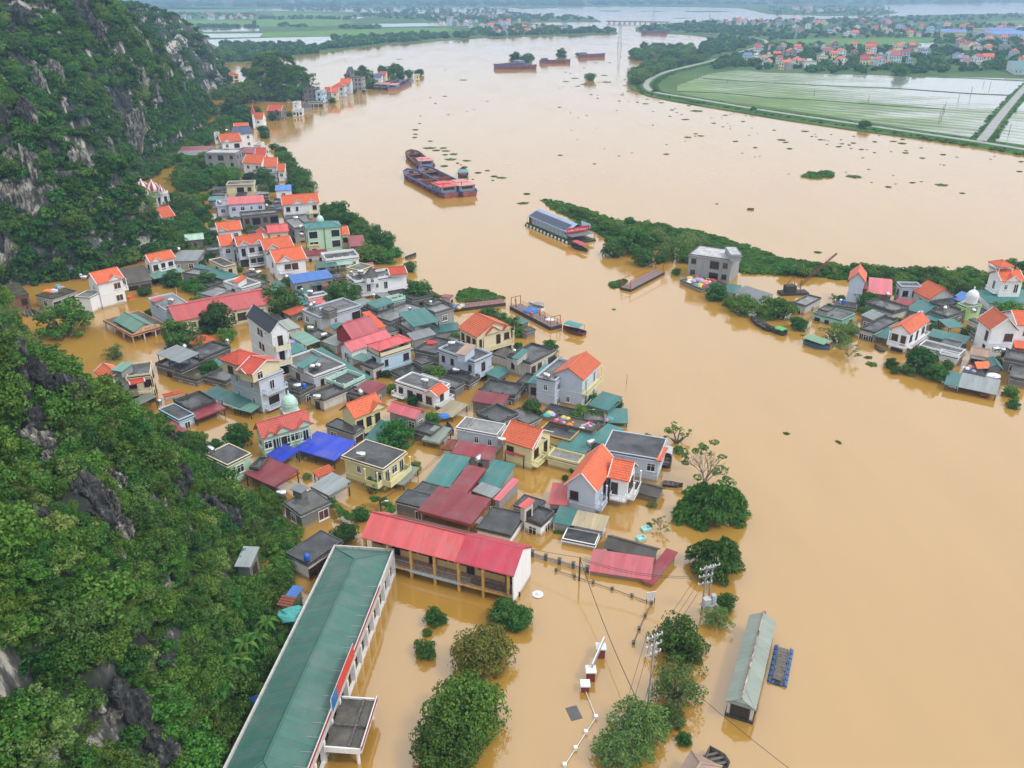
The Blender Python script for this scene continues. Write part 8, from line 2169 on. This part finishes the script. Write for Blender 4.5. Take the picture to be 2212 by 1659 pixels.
person('21', 160, 1072, 1.0, VEST, 'person in orange vest bending by the blue tarpaulin', 1.)
person('21', 172, 1085, 1.0, VEST, 'person in orange vest at the pontoon rail by the tarpaulin', 4.)
person('21', 240, 1075, 1.0, VEST, 'person in orange vest beside the orange crate on the pontoon', 2.5)
person('21', 285, 1100, 1.0, VEST, 'person in orange vest near the white cooler on the pontoon', .5)
person('21', 390, 1150, 1.0, VEST, 'person in orange vest at the far corner of the pontoon', 5.)
person('01', 908, 1000, -.55, GREYT, 'person in grey wading before the white house below the hill', .2)
person('22', 990, 962, 1.42, PNKT, 'person in pink on the balcony of the half-timbered house', .4)

# ------------------------------------------------------------------ far houses, schools, bridge, pylons
def far_house(kind, wall, roof, seed):
    rs = random.Random(seed); b = MB(); w, d, h = rs.uniform(7,11), rs.uniform(6,9), rs.uniform(5,8.5)
    b.box(-w/2, w/2, -d/2, d/2, -.5, h, 0)
    if kind == 'g':
        r = d*.32; o = .5
        for s in (1, -1): b.slab([(-w/2-o, s*-(d/2+o), h-.1), (w/2+o, s*-(d/2+o), h-.1), (w/2+o, 0, h+r), (-w/2-o, 0, h+r)][::s], .2, 1)
        for s in (1, -1): b.poly([(s*w/2, -d/2, h), (s*w/2, d/2, h), (s*w/2, 0, h+r-.2)], 0)
    else: b.box(-w/2-.3, w/2+.3, -d/2-.3, d/2+.3, h, h+.5, 1); b.box(-w/5, w/6, -d/5, d/5, h+.5, h+2.2, 0)
    for z in ((1.2,4.4) if h > 5.5 else (1.4,)):
        for i in range(3):
            x = -w/2+w*(i+.5)/3; b.box(x-.6, x+.6, -d/2-.05, -d/2+.02, z, z+1.6, 2); 
        for i in range(2):
            y = -d/2+d*(i+.5)/2; b.box(-w/2-.05, -w/2+.02, y-.6, y+.6, z, z+1.6, 2); b.box(w/2-.02, w/2+.05, y-.6, y+.6, z, z+1.6, 2)
    return b.mesh('far_house', [wall, roof, GLASS])
FW = [('white', WHITE), ('cream', CREAMP), ('pale blue', plain('pale_blue_wall', (.50,.60,.70))), ('grey', CONC)]
FR_ = [('orange', 'g', plain('far_orange_tile', (.66,.13,.055))), ('dark red', 'g', plain('far_red_sheet', (.40,.065,.06))), ('grey flat', 'f', plain('far_flat_roof', (.28,.28,.28))), ('blue', 'g', plain('far_blue_sheet', (.12,.22,.38)))]
FH = []
for i, (wn_, wm_) in enumerate(FW):
    for j, (rn_2, k, rm_2) in enumerate(FR_): FH.append((wn_, rn_2, far_house(k, wm_, rm_2, i*7+j)))
def far_village(poly, n, where, seed, scale=1.0):
    rs = random.Random(seed); pts = poly_points(poly, n, seed)
    for (x, y) in pts:
        wn_, rn_2, me = rs.choices(FH, [3,2,2,1, 2,1.2,1,.6, 1.5,1,1,.6, 1,.8,1.2,.4])[0]
        p = U(x, y, .5); s = scale*rs.uniform(.8,1.25)
        o = put('far_house', me, None, Matrix.Translation(p) @ Matrix.Rotation(rs.uniform(-.5,.5)+rs.choice((0,1.57)), 4, 'Z') @ Matrix.Diagonal((s,s,s*rs.uniform(.8,1.2),1)))
        tag(o, 'small far-off %s house with %s roof %s' % (wn_, rn_2, where), 'house', 'far houses %s' % where)
far_village([(1660,102),(1760,103),(1900,104),(2000,108),(2000,140),(1900,150),(1780,158),(1660,152),(1600,145),(1620,120)], 62, 'beside the flooded paddy', 201)
far_village([(2060,92),(2212,80),(2212,145),(2080,145),(2030,120)], 26, 'at the paddy corner', 202)
far_village([(1665,48),(1900,46),(2010,58),(2200,56),(2212,75),(2010,80),(1780,83),(1665,75)], 78, 'in the long village inside the dyke', 203)
far_village([(1515,46),(1660,46),(1660,58),(1560,58)], 24, 'behind the dyke bend', 204)
far_village([(930,37),(1110,34),(1130,54),(1060,62),(940,58)], 40, 'across the river', 205)
far_village([(1040,56),(1110,55),(1270,66),(1260,72),(1100,76),(1030,74)], 26, 'on the low riverside spit', 206)
far_village([(345,38),(470,34),(553,34),(553,42),(420,48),(360,60),(360,45)], 26, 'on the plain behind the hill', 207)
far_village([(1700,18),(1900,16),(1890,30),(1720,28)], 18, 'near the far lake', 208, 1.3)
def long_school(t, A, B, C, wall, rc, label):
    H(label, blk(t, A, B, C, 9.0, 'gx', wall, rc, zb=0, rise=2.5, trim=None, win={0:'wwwwwwwwwwww'}), name='far_school', cat='school', group='far school blocks')
long_school('30', (1482,275), (1705,278), (1712,252), 'Y', 'bl', 'far yellow school block with blue roof')
long_school('30', (1875,268), (2050,262), (2055,240), 'Y', 'bl', 'far cream school block with blue roof behind the second')
long_school('30', (1880,300), (2170,290), (2175,262), 'LB', 'bl', 'far pale school block with blue roof and long front')
H('far teal-roofed shed at the paddy corner', blk('30', (2095,605), (2300,605), (2300,570), 5, 'sx', 'LB', 'te', zb=0), name='far_shed', cat='shed')
# bridge
a, b_ = U(1310,50,0), U(1446,52,0); M, L = frame2(a, b_); br = empty('bridge', (a+b_)/2, math.atan2(M[1][0], M[0][0])); R_ = br.matrix_basis.inverted() @ M
q = MB(); q.box(0, L, -4, 4, 3.4, 4.6); q.obj('deck', plain('bridge_rust', (.20,.12,.10)), br, R_)
for s in (-3.9, 3.8): q = MB(); q.box(0, L, s, s+.12, 4.6, 5.7); q.obj('parapet', CONC, br, R_)
for i in range(12): q = MB(); x = L*(i+.5)/12; q.box(x-1.2, x+1.2, -3.5, 3.5, -2, 3.4); q.obj('pier', CONC, br, R_)
tag(br, 'long low road bridge across the far flood', 'bridge')
def pylon(px, py, ytop, label):
    g = U(px, py, 0); h = top_z(px, py, ytop) if ytop > -20 else 60
    h = min(h, 85); root = empty('pylon', g); q = MB(); w0, w1 = h*.08, h*.012
    def c(k, f): s = w0*(1-f)+w1*f; return Vector((s*(1 if k in (0,1) else -1), s*(1 if k in (0,3) else -1), h*f))
    for k in range(4): q.bar(c(k,0), c(k,1), .22, n=4)
    for i in range(10):
        for k in range(4): q.bar(c(k,i/10), c((k+1)%4,(i+1)/10), .12, n=3); q.bar(c((k+1)%4,i/10), c(k,(i+1)/10), .12, n=3)
    q.obj('lattice', plain('pylon_steel', (.45,.46,.48), .5, .3), root)
    for f in (.78,.88,.97):
        q = MB(); q.bar((-h*.11,0,h*f),(h*.11,0,h*f),.2); q.bar((0,0,h*f+2),(h*.11,0,h*f),.1,n=3); q.bar((0,0,h*f+2),(-h*.11,0,h*f),.1,n=3); q.obj('crossarm', plain('pylon_steel', (.45,.46,.48)), root)
    tag(root, label, 'pylon')
pylon(1338, 103, 45, 'tall lattice pylon standing in the river upstream'); pylon(1411, 46, 2, 'lattice pylon by the bridge end'); pylon(1532, 45, 24, 'lattice pylon behind the dyke village'); pylon(1717, 92, 55, 'lattice pylon among the far village houses')

# ------------------------------------------------------------------ scrub on the hills (after the buildings, so that it keeps clear of them)
KEEPR += FOOT
NEAR.plants('near_hill_shrubs', (-150,-24,38,185), 13000, .8, 2.5, 'dense green shrubs covering the near limestone hill', 5)
FARH.plants('far_hill_shrubs', (-370,-108,215,655), 24000, 1.6, 4.3, 'dense dark green shrubs covering the tall limestone hill', 6, key='dshrub', meshes=DSHRUBS)
BACK.plants('back_hill_shrubs', (-470,-240,710,910), 1500, 3, 5.5, 'distant dark shrubs on the rocky hill behind the pagoda', 8, key='dshrub', meshes=DSHRUBS)
ISLE.plants('islet_shrubs', (-224,-146,658,735), 700, 2.2, 4.4, 'dark green shrubs on the small rounded islet', 9)
grove('hill_foot_thicket', [([(-60,600),(0,585),(100,585),(180,592),(260,575),(330,560),(392,540),(390,512),(320,505),(250,490),(200,510),(100,540),(-60,560)],330), ([(225,415),(250,402),(330,384),(372,355),(420,330),(490,285),(560,252),(555,236),(500,255),(430,290),(360,325),(280,370)],260), ([(385,360),(440,340),(460,372),(440,405),(390,400)],60), ([(380,440),(420,425),(440,455),(400,480)],30)], 2.2, 4.4, 'thick green scrub along the foot of the tall limestone hill', 161, key='shrub', meshes=SHRUBS, z0=.2, zk=.35, cat='scrub', clear=True)
grove('near_foot_thicket', [([(440,1000),(500,1070),(560,1100),(620,1150),(640,1190),(600,1210),(520,1130),(440,1050)],70), ([(560,1230),(640,1290),(620,1400),(560,1480),(500,1600),(470,1600),(520,1420),(540,1300)],110), ([(230,880),(330,920),(440,960),(470,1000),(400,960),(300,920)],50)], 1.0, 2.2, 'leafy undergrowth at the foot of the near hill', 162, key='shrub', meshes=SHRUBS, z0=.4, zk=.4, cat='scrub', clear=True)

def crowns_on(hill, name, bbox, n, rlo, rhi, label, seed):
    rs = np.random.RandomState(seed)
    x = rs.uniform(bbox[0], bbox[1], n*6); y = rs.uniform(bbox[2], bbox[3], n*6); z = hill.h(x, y)
    ok = (z > .3) & clear_of(x, y) & (fbm(x/19, y/19, 71, 3) > .46); x, y, z = x[ok][:n], y[ok][:n], z[ok][:n]
    r = rs.uniform(rlo, rhi, len(x))
    scatter(name, np.stack([x, y, z+r*.45], -1), r, 'big', CROWNS['m']+CROWNS['l']+CROWNS['y'][:1]+CROWNS['d'][:1]+CROWNS['p'][:1], label, 'trees', seed=seed)
crowns_on(NEAR, 'near_hill_trees', (-140,-26,40,180), 420, 2.2, 4.4, 'taller leafy trees rising from the scrub of the near hill', 171)
crowns_on(FARH, 'far_hill_trees', (-260,-110,220,520), 900, 2.8, 5.2, 'taller leafy trees rising from the scrub of the tall hill', 172)

grove('valley_trees', [([(345,470),(380,478),(462,500),(470,545),(430,548),(388,530),(345,505)],34), ([(385,395),(440,372),(470,385),(455,410),(400,425)],26), ([(225,480),(300,490),(330,520),(300,560),(240,560)],24), ([(590,320),(625,345),(660,385),(650,410),(615,375)],16), ([(640,415),(700,445),(760,480),(820,520),(850,560),(800,545),(740,500),(680,470)],26)], 2.2, 4.2, 'rounded green trees between the hill and the houses', 181, key='big', meshes=CROWNS['m']+CROWNS['l']+CROWNS['y'][:1]+CROWNS['d'][:1]+CROWNS['p'][:1], z0=0, zk=.4, cat='trees', clear=True)
# small yard trees wherever a yard is left open
def yard_trees(poly, n, seed):
    rs = random.Random(seed); k = 0
    for (px, py) in poly_points(poly, 900, seed):
        if k >= n: break
        g = U(px, py, 1.0); r = rs.uniform(1.1, 2.4)
        if lane_near(g.x, g.y, 3.0) or clash(g.x, g.y, 0, r*.45, r*.45, .1): continue
        dep = g.y*math.cos(PITCH)+(HC-2)*math.sin(PITCH)
        tree('D', px, py, r/dep*F*4, rs.choice('mmmdly'))
        FOOT.append((g.x, g.y, 0, r*.8, r*.8)); k += 1
yard_trees([(440,420),(560,400),(640,440),(700,480),(780,560),(960,650),(1000,720),(1090,760),(1180,800),(1280,850),(1320,930),(1240,940),(1130,900),(960,860),(880,830),(780,800),(700,860),(620,850),(640,780),(600,700),(540,690),(430,640),(400,560)], 60, 301)
yard_trees([(1760,650),(1850,640),(2000,650),(2140,650),(2212,760),(2120,800),(2000,750),(1900,720)], 12, 302)

# ------------------------------------------------------------------ haze: the damp air itself
hz = MB(); hz.box(-16500, 16500, -700, 16500, -8.5, 140)
hm = bpy.data.materials.new('damp_air'); hm.use_nodes = True
hn = hm.node_tree; hn.nodes.clear()
ho = hn.nodes.new('ShaderNodeOutputMaterial'); pv = hn.nodes.new('ShaderNodeVolumePrincipled')
pv.inputs['Color'].default_value = (.45, .71, 1.0, 1)
pv.inputs['Density'].default_value = HAZE
pv.inputs['Anisotropy'].default_value = 0.0
hn.links.new(pv.outputs[0], ho.inputs['Volume'])
hobj = hz.obj('haze', hm); tag(hobj, kind='stuff')
